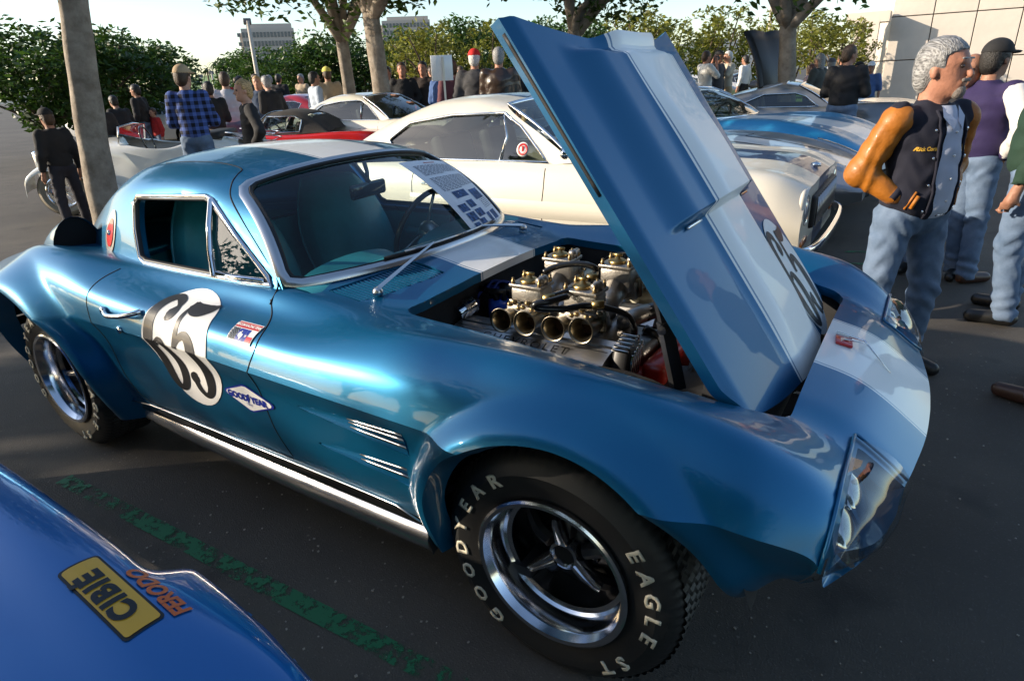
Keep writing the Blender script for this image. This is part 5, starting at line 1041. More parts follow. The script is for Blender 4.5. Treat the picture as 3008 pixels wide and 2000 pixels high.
sw_ = bpy.data.objects.new('spare_wheel', None); COL.objects.link(sw_); sw_.parent = vr; sw_.location = (-1.32, -.1, .72); sw_.rotation_euler = (0, 0, R(-70))
for ch_n in ('tyre',): mobj('tyre', _tyres[(.33, .14)], mat('pale_tyre'), sw_, smooth=40)
b = MB()
for k_ in range(28): a = 2*PI*k_/28; a2 = a+(.5 if k_ % 2 else -.5); b.tube([(.03*math.cos(a), -.07, .03*math.sin(a)), (.19*math.cos(a2), -.02, .19*math.sin(a2))], .003, 4, caps=False)
b.lathe([(.19, -.03), (.21, .05), (.195, .06)], ax=(0, -1, 0), n=28, cap=False); b.lathe([(.035, 0), (.02, .10), (0, .1)], ax=(0, -1, 0), n=12); q_ = b.obj('wire_spokes', chrome, sw_, smooth=False); q_['kind'] = 'stuff'
for k in range(5): b = MB(); b.tube(smooth_path([(-1.0, -.45+.0*k, .98-.07*k), (-1.55-.02*k, -.42, .92-.08*k), (-1.62-.02*k, 0, .92-.08*k), (-1.55, .42, .92-.08*k), (-1.0, .45, .98-.07*k)], 4), .009, 6); b.obj('rack_rail', chrome, vr)
# --- blue car whose front wing cuts into the lower left corner
royal = mat('royal_blue_paint', (.001, .12, .38), .3, .35, 1.)

NB_ = [(-2.9, .0, .03), (-2.2, 0, .03), (-1.4, 0, .02), (-.95, .0, 0), (-.6, .0, -.05), (-.3, -.02, -.12), (-.05, -.06, -.21), (.12, -.13, -.29), (.22, -.25, -.38)]
sec = [(-1.47, .22), (-1.42, .38), (-1.405, .50), (-1.42, .60), (-1.455, .675), (-1.52, .71), (-1.66, .685), (-1.85, .65), (-2.15, .66), (-2.6, .70)]
net = [[(x, y+dy*(1 if j < 7 else .5), z+dz*min(1, j/5)) for j, (y, z) in enumerate(sec)] for i, (x, dy, dz) in enumerate(NB_)]
Gq = net_surface(net, 14, 7); d_ = np.hypot(Gq[..., 0]+.34, Gq[..., 2]-.30); k_ = (1-ss(.33, .40, d_))*ss(-1.56, -1.46, Gq[..., 1])*(1-ss(.52, .66, Gq[..., 2])); Gq[..., 1] += .07*k_
cq = thing('royal_blue_car', 'royal blue car with yellow sticker on its front wing, in the lower left corner', 'car'); Gc, kp = cut_grid(Gq, [lambda P: np.where(P[..., 1] > -1.7, np.hypot(P[..., 0]+.34, P[..., 2]-.26)-.265, 1)])
V, F = compact(Gc.reshape(-1, 3), grid_faces(*Gq.shape[:2], kp)); mobj('front_wing', from_vf(V, F), royal, cq)
V2 = V*np.array([1, -1, 1])+np.array([0, -5.2, 0]); mobj('front_wing', from_vf(V2, F[:, ::-1]), royal, cq); e_ = Gq[-1]; b = MB(); b.add([tuple(p) for p in e_]+[(p[0], -5.2-p[1], p[2]) for p in e_], [(i, i+1, len(e_)+i+1, len(e_)+i) for i in range(len(e_)-1)]); b.obj('nose_panel', royal, cq)
car_wheel(cq, -.34, -1.60, .245, .18, 1); car_wheel(cq, -.34, -3.60, .245, .18, -1)
bvq = BVHTree.FromPolygons([tuple(v) for v in Gq.reshape(-1, 3)], [tuple(map(int, f)) for f in grid_faces(*Gq.shape[:2])])
def wing_hit(x, q, off):     # wrap round the shoulder: q runs up the flank
    a = R(8+q*75/.20*1.0); c = Vector((x, -1.62, .52+min(0, -(x+.95)*.25))); d = Vector((0, math.cos(a), math.sin(a))); h = bvq.ray_cast(c+d*1.0, -d); return (h[0]+d*off) if h[0] else c+d*.15
def wing_decal(name, me, cx, cy, off, m, parent, rot=.0):
    refine(me, .008)
    def fn(p):
        u, v = p.x*math.cos(rot)-p.y*math.sin(rot), p.x*math.sin(rot)+p.y*math.cos(rot); h = bvq.ray_cast(Vector((cx-u, cy-v, 2)), Vector((0, 0, -1))); q = h[0] if h[0] is not None else Vector((cx-u, cy-v, .6)); return q+Vector((off*.4, 0, off))
    return mobj(name, remap(me, fn), m, parent)
yel = mat('yellow_sticker', (.72, .36, .01), .4, coat=.5); ora = mat('orange_lettering', (.62, .12, .02), .4)
s1 = wing_decal('sponsor_sticker', poly_mesh(rrect(.225, .074, .009)), -.52, -1.525, .002, num_black, cq); wing_decal('sticker_field', poly_mesh(rrect(.214, .064, .007)), -.52, -1.525, .0035, yel, s1); wing_decal('sticker_lettering', text_mesh('CIBIÉ', .058, .0030, 0, 1.12, 5), -.52, -1.528, .005, num_black, s1)
wing_decal('sponsor_lettering', text_mesh('FERODO', .042, .0018, .15, 1.0, 4), -.475, -1.462, .003, ora, cq)
# ============================================================ people: smooth bodies grown from limb volumes
def smin(a, b, k):
    if k <= 0: return np.minimum(a, b)
    h = np.clip(.5+.5*(b-a)/k, 0, 1); return b*(1-h)+a*h-k*h*(1-h)
def cone(P, a, b, ra, rb):
    a, b = np.array(a, float), np.array(b, float); ba = b-a; t = np.clip(((P-a)@ba)/(ba@ba+1e-9), 0, 1); return np.linalg.norm(P-a-t[:, None]*ba, axis=1)-(ra+(rb-ra)*t)
def elli(P, c, r, rot=0, tilt=0):
    q = P-np.array(c, float)
    if rot: q = np.stack([q[:, 0]*math.cos(rot)+q[:, 1]*math.sin(rot), -q[:, 0]*math.sin(rot)+q[:, 1]*math.cos(rot), q[:, 2]], 1)
    if tilt: q = np.stack([q[:, 0]*math.cos(tilt)+q[:, 2]*math.sin(tilt), q[:, 1], -q[:, 0]*math.sin(tilt)+q[:, 2]*math.cos(tilt)], 1)
    r = np.array(r, float); k0 = np.linalg.norm(q/r, axis=1); k1 = np.linalg.norm(q/r**2, axis=1)+1e-9; return k0*(k0-1)/k1
def surface_net(f, lo, hi, h):
    lo = np.array(lo, float); n = np.ceil((np.array(hi)-lo)/h).astype(int)+1
    gx, gy, gz = [lo[i]+h*np.arange(n[i]) for i in range(3)]; q = 4; C_ = [g[::q]+h*q*.5-h*.5 for g in (gx, gy, gz)]; cx, cy, cz = np.meshgrid(*C_, indexing='ij'); Dc = f(np.stack([cx.ravel(), cy.ravel(), cz.ravel()], 1)).reshape(cx.shape)
    D = np.repeat(np.repeat(np.repeat(Dc, q, 0), q, 1), q, 2)[:n[0], :n[1], :n[2]].copy(); I_ = np.argwhere(np.abs(D) < h*q*1.15+.012); P_ = lo+I_*h; D[tuple(I_.T)] = f(P_); S = D < 0
    acc = np.zeros((*(n-1), 3)); cnt = np.zeros(n-1)
    idx = np.indices(n-1).transpose(1, 2, 3, 0).astype(float)
    for c0 in [(0, 0, 0), (0, 0, 1), (0, 1, 0), (0, 1, 1), (1, 0, 0), (1, 0, 1), (1, 1, 0), (1, 1, 1)]:
        for ax in range(3):
            if c0[ax]: continue
            c1 = list(c0); c1[ax] = 1
            sl = lambda c: tuple(slice(c[i], n[i]-1+c[i]) for i in range(3)); d0, d1 = D[sl(c0)], D[sl(c1)]; cr = (d0 < 0) != (d1 < 0); t = np.where(cr, d0/(d0-d1+1e-12), 0)
            p = idx+np.array(c0); p = p.copy(); p[..., ax] += t; acc += p*cr[..., None]; cnt += cr
    on = cnt > 0; vid = -np.ones(n-1, int); vid[on] = np.arange(on.sum()); V = acc[on]/cnt[on][:, None]*h+lo; F = []
    for ax in range(3):
        a1, a2 = (ax+1) % 3, (ax+2) % 3; s0 = [slice(None)]*3; s1 = [slice(None)]*3; s0[ax] = slice(0, n[ax]-1); s1[ax] = slice(1, n[ax]); s0, s1 = tuple(s0), tuple(s1)
        cr = S[s0] != S[s1]; I = np.argwhere(cr); I = I[(I[:, a1] > 0) & (I[:, a2] > 0) & (I[:, a1] < n[a1]-1) & (I[:, a2] < n[a2]-1)]
        if not len(I): continue
        e1 = np.eye(3, dtype=int)[a1]; e2 = np.eye(3, dtype=int)[a2]; q = [vid[tuple((I-o).T)] for o in (0*e1, e1, e1+e2, e2)]; Q = np.stack(q, 1); fl = S[s0][tuple(I.T)]; Q = np.where(fl[:, None], Q, Q[:, ::-1]); F.append(Q)
    return V, np.vstack(F) if F else np.zeros((0, 4), int)
def sdf_mesh(f, lo, hi, h):
    V, F = surface_net(f, lo, hi, h)
    if not len(F): return None
    return from_vf(V, F)
skin_m = [mat('skin_%s' % n, c, .55, bump=.25, bscale=70, var=.12, vscale=22) for n, c in (('fair', (.46, .25, .17)), ('tan', (.33, .16, .10)), ('ruddy', (.42, .19, .12)))]
def hair_mat(name, c):
    if name in _m: return _m[name]
    m = mat(name, c, .5); n = m.node_tree; tc = n.nodes.new('ShaderNodeTexCoord'); mp_ = n.nodes.new('ShaderNodeMapping'); mp_.inputs['Scale'].default_value = (14, 150, 60); ns = n.nodes.new('ShaderNodeTexNoise'); ns.inputs['Scale'].default_value = 1.6; ns.inputs['Detail'].default_value = 5
    n.links.new(tc.outputs['Object'], mp_.inputs[0]); n.links.new(mp_.outputs[0], ns.inputs['Vector']); r_ = n.nodes.new('ShaderNodeValToRGB'); r_.color_ramp.elements[0].position = .38; r_.color_ramp.elements[1].position = .62
    r_.color_ramp.elements[0].color = (*[x*.45 for x in c], 1); r_.color_ramp.elements[1].color = (*[min(1, x*1.7) for x in c], 1); n.links.new(ns.outputs[0], r_.inputs[0]); n.links.new(r_.outputs[0], n.nodes['Principled BSDF'].inputs['Base Color'])
    bp = n.nodes.new('ShaderNodeBump'); bp.inputs['Strength'].default_value = .9; bp.inputs['Distance'].default_value = .006; n.links.new(ns.outputs[0], bp.inputs['Height']); n.links.new(bp.outputs[0], n.nodes['Principled BSDF'].inputs['Normal']); return m
def cloth(name, c, rough=.85, var=.12): return mat('cloth_'+name, c, rough, var=var, vscale=7, bump=.25, bscale=18)
denim = mat('blue_denim', (.07, .115, .19), .85, var2=(.15, .21, .31), vscale=5, bump=.3, bscale=22); denim_d = mat('dark_denim', (.035, .06, .13), .85, var2=(.07, .10, .18), vscale=5, bump=.3, bscale=22)
shoe_m = mat('brown_leather', (.05, .022, .014), .4); shoe_b = mat('black_leather', (.012, .012, .012), .4)
LOOK = {}
def person(label, loc, face, h=1.75, arms='down', top=None, legs=None, hair='brown', cap=None, skin=0, vox=.026, bulk=1., lean=0., turn=0., shoes=None, short=False, shirt=None, stance=.1, group=None, details=None, child=1., long_hair=False, sleeve=None, head=1., name='person', cat='person', coat_len=0.):
    """face: heading in degrees the person looks towards"""
    root = thing(name, label, cat, (loc[0], loc[1], 0), R(face), group); k = h/1.75; root.scale = (k, k, k)
    hd = 1.63; kb = bulk; ln = lean
    up = lambda x, y, z: (x+ln*max(0, z-.95), y, z)
    shz, shy = 1.42, .175*kb**.5
    A_ = {'down': [(-.03, .25*kb**.6, 1.13), (.04, .26*kb**.6, .87)], 'pockets': [(-.09, .27*kb**.6, 1.15), (.045, .150*kb**.5, 1.035)], 'behind': [(-.12, .25, 1.14), (-.15, .06, .98)], 'folded': [(.04, .27, 1.14), (.22, .04, 1.17)],
          'raised': [(.16, .26, 1.24), (.23, .07, 1.56)], 'front': [(.05, .24, 1.14), (.24, .10, 1.10)], 'hips': [(-.03, .36, 1.18), (.05, .20, .98)]}
    aL, aR = (arms if isinstance(arms, tuple) else (arms, arms)); J = {}
    for s, am in ((1, aL), (-1, aR)): J[s] = [up(0, s*shy, shz)]+[up(x, s*y, z) for x, y, z in A_[am]]
    hipy = .095*kb**.5
    L = {s: [(0, s*hipy, .92), (.02+.01*s, s*(hipy+stance*.35), .50), (-.02-.02*s, s*(hipy+stance*.6), .085)] for s in (1, -1)}
    hc = np.array(up(.02, 0, hd)); tr = turn; cf_, sf_ = math.cos(R(tr)), math.sin(R(tr))
    def hp(x, y, z): return tuple(hc+np.array([x*cf_-y*sf_, x*sf_+y*cf_, z]))
    kh = 1.0
    def body(P0):
        P = hc+(P0-hc)/head
        d = elli(P, hp(-.005, 0, .03), (.098, .077, .095), R(tr)); d = smin(d, elli(P, hp(.022, 0, -.045), (.068, .056, .075), R(tr)), .03); d = smin(d, cone(P, hp(.075, 0, -.088), hp(.055, 0, -.09), .022, .02), .025)
        d = smin(d, cone(P, hp(.092, 0, .022), hp(.112, 0, -.022), .008, .014), .012); d = smin(d, cone(P, hp(.080, -.03, .035), hp(.080, .03, .035), .012, .012), .015); d = smin(d, cone(P, hp(.088, -.018, -.055), hp(.088, .018, -.055), .010, .010), .008)
        for s in (-1, 1):
            d = smin(d, elli(P, hp(-.005, s*.078, -.008), (.018, .010, .03), R(tr)), .006); d = np.maximum(d, -elli(P, hp(.092, s*.030, .014), (.012, .014, .010), R(tr)))
        d = d*head; P = P0
        d = smin(d, cone(P, hp(-.02, 0, -.07), up(-.01, 0, 1.44), .055*head, .062*head), .03); d = smin(d, cone(P, up(0, 0, 1.38), (0, 0, .98), .09, .09), .05)
        for s in (-1, 1):
            a = J[s]; d = smin(d, cone(P, a[0], a[1], .048, .038), .03); d = smin(d, cone(P, a[1], a[2], .036, .026), .02)
            if (aL if s > 0 else aR) == 'pockets': d = smin(d, cone(P, L[s][0], L[s][1], .075, .05), .03); d = smin(d, cone(P, L[s][1], L[s][2], .048, .032), .02); continue
            w = np.array(a[2]); dr = w-np.array(a[1]); dr = dr/np.linalg.norm(dr); sd_ = np.cross(dr, [0, s, .2]); sd_ /= np.linalg.norm(sd_)+1e-9
            d = smin(d, cone(P, w, w+dr*.075, .030, .034), .015)
            for f_ in range(4): o = sd_*(f_-1.5)*.019; d = smin(d, cone(P, w+dr*.08+o, w+dr*(.155-.008*abs(f_-1.5))+o+np.array([.012, -s*.018, 0]), .0105, .008), .006)
            d = smin(d, cone(P, w+dr*.03-sd_*.02, w+dr*.085-sd_*.052, .012, .009), .008)
            l = L[s]; d = smin(d, cone(P, l[0], l[1], .075, .05), .03); d = smin(d, cone(P, l[1], l[2], .048, .032), .02)
        return d
    lo, hi = (-.36, -.46, .0), (.42, .46, 1.86); bd = mobj('body', sdf_mesh(body, lo, hi, min(vox, .016) if vox < .03 else vox*.8), skin_m[skin], root)
    wr = lambda P, amp=.006: amp*(np.sin(P[:, 2]*55+np.sin(P[:, 1]*23+P[:, 0]*31)*2.2)*np.sin(P[:, 0]*17+P[:, 1]*13+P[:, 2]*9))
    def jacket(P):
        d = elli(P, up(.0, 0, 1.30), (.125*kb, .185*kb**.7, .20)); d = smin(d, elli(P, up(.012+.02*(kb-1), 0, 1.12), (.125*kb, .170*kb**.8, .20)), .06); d = smin(d, elli(P, (.01, 0, 1.0-coat_len*.5), (.125*kb, .172*kb**.7, .13+coat_len*.6)), .06)
        for s in (-1, 1):
            a = J[s]
            if sleeve: d = smin(d, cone(P, a[0], np.array(a[0])*.9+np.array(a[1])*.1, .070*kb**.4, .066), .05); continue
            d = smin(d, cone(P, a[0], a[1], .080*kb**.4, .064*kb**.4), .045)
            if not short: d = smin(d, cone(P, a[1], a[2], .064*kb**.4, .045), .03)
            else: d = smin(d, cone(P, a[0], np.array(a[0])*.35+np.array(a[1])*.65, .078, .070), .03)
        d = smin(d, cone(P, up(-.01, 0, 1.44), up(-.012, 0, 1.475), .075, .068), .03)
        d = np.maximum(d, P[:, 2]-(1.50+ln*.1)+.25*np.maximum(0, P[:, 0]-.02)); d = np.maximum(d, (.90-coat_len)-P[:, 2])
        return d+wr(P)
    def trousers(P):
        d = elli(P, (0, 0, .95), (.115*kb, .155*kb**.7, .12))
        for s in (-1, 1): l = L[s]; d = smin(d, cone(P, l[0], l[1], .098*kb**.5, .072), .04); d = smin(d, cone(P, l[1], (l[2][0], l[2][1], .06), .072, .068), .03)
        return np.maximum(np.maximum(d, P[:, 2]-1.03), .035-P[:, 2])+wr(P, .005)+.006*np.sin(P[:, 2]*70+P[:, 1]*40+np.sin(P[:, 0]*35)*1.5)*np.exp(-((P[:, 2]-.52)/.10)**2)+.008*np.sin(P[:, 2]*85+P[:, 0]*30)*np.exp(-((P[:, 2]-.13)/.09)**2)+.004*np.sin(P[:, 2]*60-np.abs(P[:, 1])*90)*np.exp(-((P[:, 2]-.86)/.08)**2)
    def shoe(P, s): l = L[s]; return np.maximum(smin(cone(P, (l[2][0]-.03, l[2][1], .05), (l[2][0]+.17, l[2][1]+s*.03, .038), .048, .040), cone(P, l[2], (l[2][0], l[2][1], .13), .05, .05), .02), -P[:, 2])
    tj = mobj('jacket' if not short else 'shirt', sdf_mesh(jacket, (-.4, -.5, .5), (.42, .5, 1.6), vox), top or cloth('grey', (.2, .2, .2)), root); mobj('trousers', sdf_mesh(trousers, (-.25, -.4, .0), (.3, .4, 1.1), vox), legs or denim, root)
    if sleeve:
        for s in (-1, 1):
            a = [np.array(q) for q in J[s]]; w0 = a[1]*.12+a[2]*.88
            def slv(P):
                d = smin(cone(P, a[0]+np.array([0, s*.012, -.01]), a[1], .073*kb**.4, .064*kb**.4), cone(P, a[1], w0, .064*kb**.4, .052), .03); ax = (a[2]-a[1])/np.linalg.norm(a[2]-a[1])
                t = (P-a[1])@ax; u = P[:, 2]; d = d+.0055*np.sin(t*52+np.sin(P[:, 0]*24+P[:, 1]*18)*2.2)*ss(-.16, .03, t)*(.6+.4*np.sin(P[:, 1]*60))+.002*np.sin(P[:, 2]*70+P[:, 0]*40); return np.maximum(d, .075-np.abs(P[:, 1])-.25*np.maximum(0, 1.42-P[:, 2])) if True else d
            mobj('sleeve', sdf_mesh(slv, (-.4, min(s*.02, s*.6), .8), (.42, max(s*.02, s*.6), 1.56), vox), sleeve, root)
            b = MB(); b.tube([w0-(a[2]-a[1])*.02, w0+(a[2]-a[1])*.13], [.052, .046], 18); b.obj('cuff', top or navy, root)
    for s in (-1, 1): mobj('shoe', sdf_mesh(lambda P: shoe(P, s), (-.18, L[s][2][1]-.12, -.02), (.30, L[s][2][1]+.14, .22), min(vox, .018)), shoes or shoe_b, root)
    HC = {'brown': (.05, .028, .015), 'black': (.012, .01, .009), 'grey': (.22, .22, .22), 'blond': (.36, .23, .10), 'white': (.55, .54, .52), 'auburn': (.12, .04, .02)}
    if hair:
        def hairf(P):
            P = hc+(P-hc)/head
            d = elli(P, hp(-.014, 0, .045), (.104, .086, .096), R(tr)); d = smin(d, elli(P, hp(-.055, 0, -.02), (.062, .076, .085), R(tr)), .03)
            if long_hair: d = smin(d, elli(P, hp(-.06, 0, -.10), (.055, .075, .12), R(tr)), .03)
            q = P-hc; xl = q[:, 0]*cf_+q[:, 1]*sf_; d = np.maximum(d, (xl-.035)-np.maximum(0, (q[:, 2]-.06))*2.2)
            return d+.0022*np.sin(P[:, 1]*230+P[:, 2]*90)
        mobj('hair', sdf_mesh(hairf, hc-.22, hc+.2, min(vox, .014)), hair_mat('hair_'+hair, HC[hair]), root)
    if cap is not None:
        def capf(P):
            d = elli(P, hp(-.008, 0, .05), (.112, .092, .10), R(tr)); d = np.maximum(d, hc[2]+.045-P[:, 2]); v = elli(P, hp(.10, 0, .052), (.095, .072, .014), R(tr)); return smin(d, v, .008)
        mobj('cap', sdf_mesh(capf, hc-.22, hc+.25, .011), cap, root)
    for s in (-1, 1):
        b = MB(); b.lathe([(0, .012), (.007, .009), (.011, 0), (.007, -.008), (0, -.01)], tuple(hc+(np.array(hp(.082, s*.030, .014))-hc)*head), hp(1, 0, 0)-hc if False else (cf_, sf_, 0), 8)
        b.obj('eye', mat('eye', (.03, .02, .015), .1, coat=1), root)
    if details: details(root, dict(up=up, hp=hp, J=J, L=L, bd=bd, tj=tj, hc=hc, head=head))
    return root
def place(px, head_y, dist, h=None):
    """standing spot where a head top seen at (px, head_y) lies at that distance; returns (x, y), height"""
    p = AD(px, head_y, dist); return (p[0], p[1]), float(np.clip(p[2], 1.0, 1.98))
LD = lambda px: math.degrees(math.atan2(*(AD(px, 200, 1)-CAM)[[1, 0]]))     # heading away from the camera
navy = cloth('navy_wool', (.009, .010, .022), .9); orange = mat('tan_orange_leather', (.40, .135, .012), .52, coat=.06, bump=1., bscale=11, var=.22, vscale=6)
# ---- the man in the team jacket, front right
def varsity(root, g):
    up, hp, J = g['up'], g['hp'], g['J']; tj = g['tj']
    co = np.array([v.co for v in tj.data.vertices])
    bv = BVHTree.FromPolygons([tuple(c) for c in co], [tuple(p.vertices) for p in tj.data.polygons])
    def fh(y, z, off=.004):
        h = bv.ray_cast(Vector((.6, y, z)), Vector((-1, 0, 0))); return (h[0]+Vector((off, 0, 0))) if h[0] else Vector((.15, y, z))
    V = []
    for z in np.linspace(.93, 1.47, 22):
        wv = .045+.028*(1-abs(z-1.15)/.3)
        for t in np.linspace(-1, 1, 7): V.append(fh(.02+t*wv, z, .006+.008*(1-t*t)))
    sh = mobj('shirt', from_vf(V, grid_faces(22, 7)), cloth('pale_blue_shirt', (.45, .50, .62), .8, .05), root)
    for z in (1.02, 1.13, 1.24, 1.35): b = MB(); b.lathe([(.006, 0), (.006, .003), (0, .004)], fh(.02, z, .015), (1, 0, 0), 8); b.obj('button', white_p, sh)
    for s, yy in ((-1, -.06), (1, .10)):
        for z in (.97, 1.10, 1.23, 1.36): b = MB(); b.lathe([(.009, 0), (.009, .003), (.004, .006), (0, .006)], fh(yy-.02*s*0+(-.02 if s < 0 else .02), z, .006), (1, 0, 0), 10); b.obj('snap', chrome, tj)
        b = MB(); b.tube([fh(yy, z, .006) for z in np.linspace(.93, 1.45, 16)], .007, 6); b.obj('jacket_edge', navy, tj)
    for s in (-1, 1):
        b = MB(); h = lambda x, z: bv.ray_cast(Vector((x, s*.6, z)), Vector((0, -s, 0)))
        b.tube([fh(s*.115, 1.05+.0, .006), fh(s*.135, .985, .006)], .010, 6); b.tube([fh(s*.125, 1.07, .008), fh(s*.15, .98, .008)], .006, 6); b.obj('pocket_welt', orange, tj)
    b = MB(); b.tube([up(.125*math.cos(a)-.0, .158*math.sin(a), .962) for a in np.linspace(-PI, PI, 33)[:-1]], .016, 8, closed=True); bl = b.obj('belt', shoe_m, root)
    b = MB(); b.bbox((.148, .02, .962), (.012, .055, .042), .005); b.obj('buckle', chrome, bl)
    def beard(P0):
        P = g['hc']+(P0-g['hc'])/g['head']; return np.maximum(smin(elli(P, hp(.074, 0, -.088), (.030, .030, .034), R(20)), cone(P, hp(.098, -.026, -.042), hp(.098, .026, -.042), .009, .009), .012), -cone(P, hp(.105, -.014, -.056), hp(.105, .014, -.056), .006, .006))
    mobj('beard', sdf_mesh(beard, g['hc']-.18, g['hc']+.16, .006), mat('hair_grizzled', (.20, .17, .15), .7, var=.4, vscale=90, bump=.4, bscale=200), root)
    gold = mat('gold_thread', (.62, .36, .04), .6)
    for txt, y0, z0, sz in (('Rick Cortez', -.105, 1.275, .026), ('Pete', .115, 1.27, .045)):
        me = text_mesh(txt, sz, .0012, .25); refine(me, .02); remap(me, lambda p: fh(max(-.17, min(.155, y0+p.x*.8)), z0+p.y, .005)); mobj('embroidery', me, gold, tj)
    b = MB()
    for s in (-1, 1): b.add([fh(.02+s*.005, 1.40, .02), fh(.02+s*.05, 1.47, .02), fh(.02+s*.075, 1.42, .016), fh(.02+s*.03, 1.36, .02)], [(0, 1, 2, 3)])
    b.obj('collar', mat('cloth_pale_blue_shirt'), sh, smooth=False)
    b = MB(); hp0 = hp; hp = lambda x, y, z: tuple(g['hc']+(np.array(hp0(x, y, z))-g['hc'])*g['head']); b.tube([hp(.090, s*.0+t*.025+.030*1, .045) for t in (-1, 0, 1) for s in (1,)], .005, 5); b.tube([hp(.090, -.030+t*.025, .045) for t in (-1, 0, 1)], .005, 5); b.obj('eyebrows', mat('hair_grey', (.30, .30, .30), .5), root)
mp = AD(2662, 700, 3.55)
person('grey-haired man in navy team jacket with orange leather sleeves, hands in pockets, jeans', (mp[0], mp[1]), LD(2745)-134, 1.57, 'pockets', navy, denim, 'grey', None, 2, .010, 1.12, 0, 22, shoe_b, details=varsity, sleeve=orange, head=1.10, long_hair=False, stance=.16)
blk = cloth('black', (.012, .012, .014)); whi = cloth('white_shirt', (.62, .62, .60), .8, .05); gry = cloth('charcoal', (.05, .05, .055)); khaki = cloth('khaki', (.40, .30, .17)); red_c = cloth('red', (.42, .02, .02)); purple = cloth('deep_purple', (.018, .010, .06)); green_d = cloth('dark_green', (.01, .035, .02)); tan_c = cloth('tan', (.38, .30, .20)); blue_c = cloth('mid_blue', (.06, .12, .30)); brown_l = mat('brown_leather_jacket', (.035, .02, .013), .35, coat=.3, bump=.2, bscale=20); stripe_c = cloth('pale_stripe', (.50, .50, .56), .8, .1)
capr = cloth('cap_red', (.55, .01, .01)); capy = cloth('cap_yellow', (.60, .55, .12)); capt = cloth('cap_tan', (.45, .33, .2)); capw = cloth('cap_white', (.75, .75, .75)); capb = cloth('cap_black', (.015, .015, .016))
# checked flannel
pl_m = mat('blue_check_flannel', (.03, .06, .26), .9); n = pl_m.node_tree; tc = n.nodes.new('ShaderNodeTexCoord'); sp = n.nodes.new('ShaderNodeSeparateXYZ'); n.links.new(tc.outputs['Object'], sp.inputs[0])
def band(ax, f, th): return math_node(n, 'GREATER_THAN', math_node(n, 'SINE', math_node(n, 'MULTIPLY', sp.outputs[ax], f)), th)
c1 = math_node(n, 'ADD', band(2, 78, .1), band(1, 78, .1)); c2 = math_node(n, 'MULTIPLY', c1, .5); n.links.new(mix_col(n, c2, (.006, .008, .02), (.08, .14, .42)), n.nodes['Principled BSDF'].inputs['Base Color'])
W_ = R
def P_(label, px, hy, dist, rel, *a, **k):
    (x, y), h = place(px, hy, dist); return person(label, (x, y), LD(px)+rel, k.pop('h', h), *a, **k)
# rel: 0 = facing away from us, 180 = facing us, +90 = facing left, -90 = facing right
def camera_prop(root, g):
    b = MB(); c = Vector(g['up'](.25, .0, 1.60)); b.bbox(c, (.07, .13, .09), .01); b.lathe([(.035, 0), (.035, .08), (.03, .08)], c, (1, 0, 0), 14); b.obj('camera_in_hands', blackm, root)
P_('man in blue checked flannel shirt and tan cap, beside the white roadster', 530, 196, 9.2, -12, 'front', pl_m, denim, 'brown', capt, 0, .018, .9, short=False, turn=-25)
P_('blond boy in black jacket walking past the red roadster', 712, 236, 8.2, 100, 'hips', blk, denim_d, 'blond', None, 0, .018, .85, turn=10, h=1.62)
P_('man in pale striped shirt and jeans standing left of the blond boy', 655, 214, 13, -8, 'front', stripe_c, denim, 'brown', None, 0, .024, 1.05, short=False)
P_('person in black jacket and cream trousers behind the man in checked flannel', 608, 242, 12.5, 15, 'front', blk, tan_c, 'black', None, 1)
P_('woman in dark blue top between the boy and the red roadster', 752, 225, 15, 170, 'down', cloth('dusty_blue', (.06, .09, .15)), denim_d, 'blond', None, 0, long_hair=True)
P_('person in black jacket stooping behind the red roadster\'s hood', 798, 224, 14, 30, 'front', blk, denim_d, 'grey', None, 0, lean=.35)
P_('man in tan shirt and yellow cap, back turned, left of the pale trunks', 958, 200, 15.5, 10, 'front', tan_c, khaki, 'brown', capy, 1)
P_('man in pale blue shirt beside the yellow-capped man', 918, 213, 14.5, -70, 'down', cloth('pale_blue', (.40, .46, .55), .8, .05), denim, 'black', None, 1)
P_('man in dark purple jacket just right of the pale trunks', 1135, 197, 14.5, 160, 'pockets', purple, denim_d, 'brown', None, 2)
P_('man in black fleece with hands in pockets, second right of the pale trunks', 1178, 186, 14, 175, 'pockets', blk, denim_d, 'brown', None, 2)
P_('dark-haired man in black jacket, left of the white sign board', 1240, 183, 14.2, 165, 'pockets', cloth('dark_brown', (.03, .02, .018)), denim_d, 'black', None, 2)
P_('person in bright blue jacket half behind the white sign board', 1285, 190, 13, -30, 'front', blue_c, denim_d, 'auburn', None, 0, lean=.25)
P_('person in maroon top and pale jeans right of the white sign board', 1330, 178, 11.5, 20, 'down', cloth('maroon', (.10, .03, .04)), denim, 'brown', None, 0, lean=.1)
P_('man in long black jacket, khaki trousers and red cap with his back to us', 1390, 124, 11.4, -8, 'down', gry, khaki, 'white', capr, 2, .02, 1.25, coat_len=.08)
P_('grey-haired man in brown leather jacket and jeans with his back to us', 1462, 114, 11, -5, 'front', brown_l, denim_d, 'grey', None, 2, .02, 1.28)
P_('person in khaki trousers behind the bonnet\'s raised tip', 1560, 150, 12.5, 20, 'down', blk, khaki, 'brown', None, 0)
P_('man in white T-shirt with a shoulder strap, photographing to the right', 2075, 152, 18, -60, 'raised', whi, denim, 'brown', None, 2, .02, 1.1, short=True, details=camera_prop)
P_('dark-haired man in grey shirt beside the photographer', 2112, 150, 19, -120, 'down', gry, denim, 'black', capb, 1)
P_('white-haired man in pale shirt beyond the photographer', 2142, 152, 19.5, 120, 'raised', cloth('cream_shirt', (.5, .44, .34)), khaki, 'white', None, 0, short=True)
P_('man in white shirt and black trousers walking on the lawn', 2192, 164, 24, 60, 'down', whi, blk, 'black', None, 1)
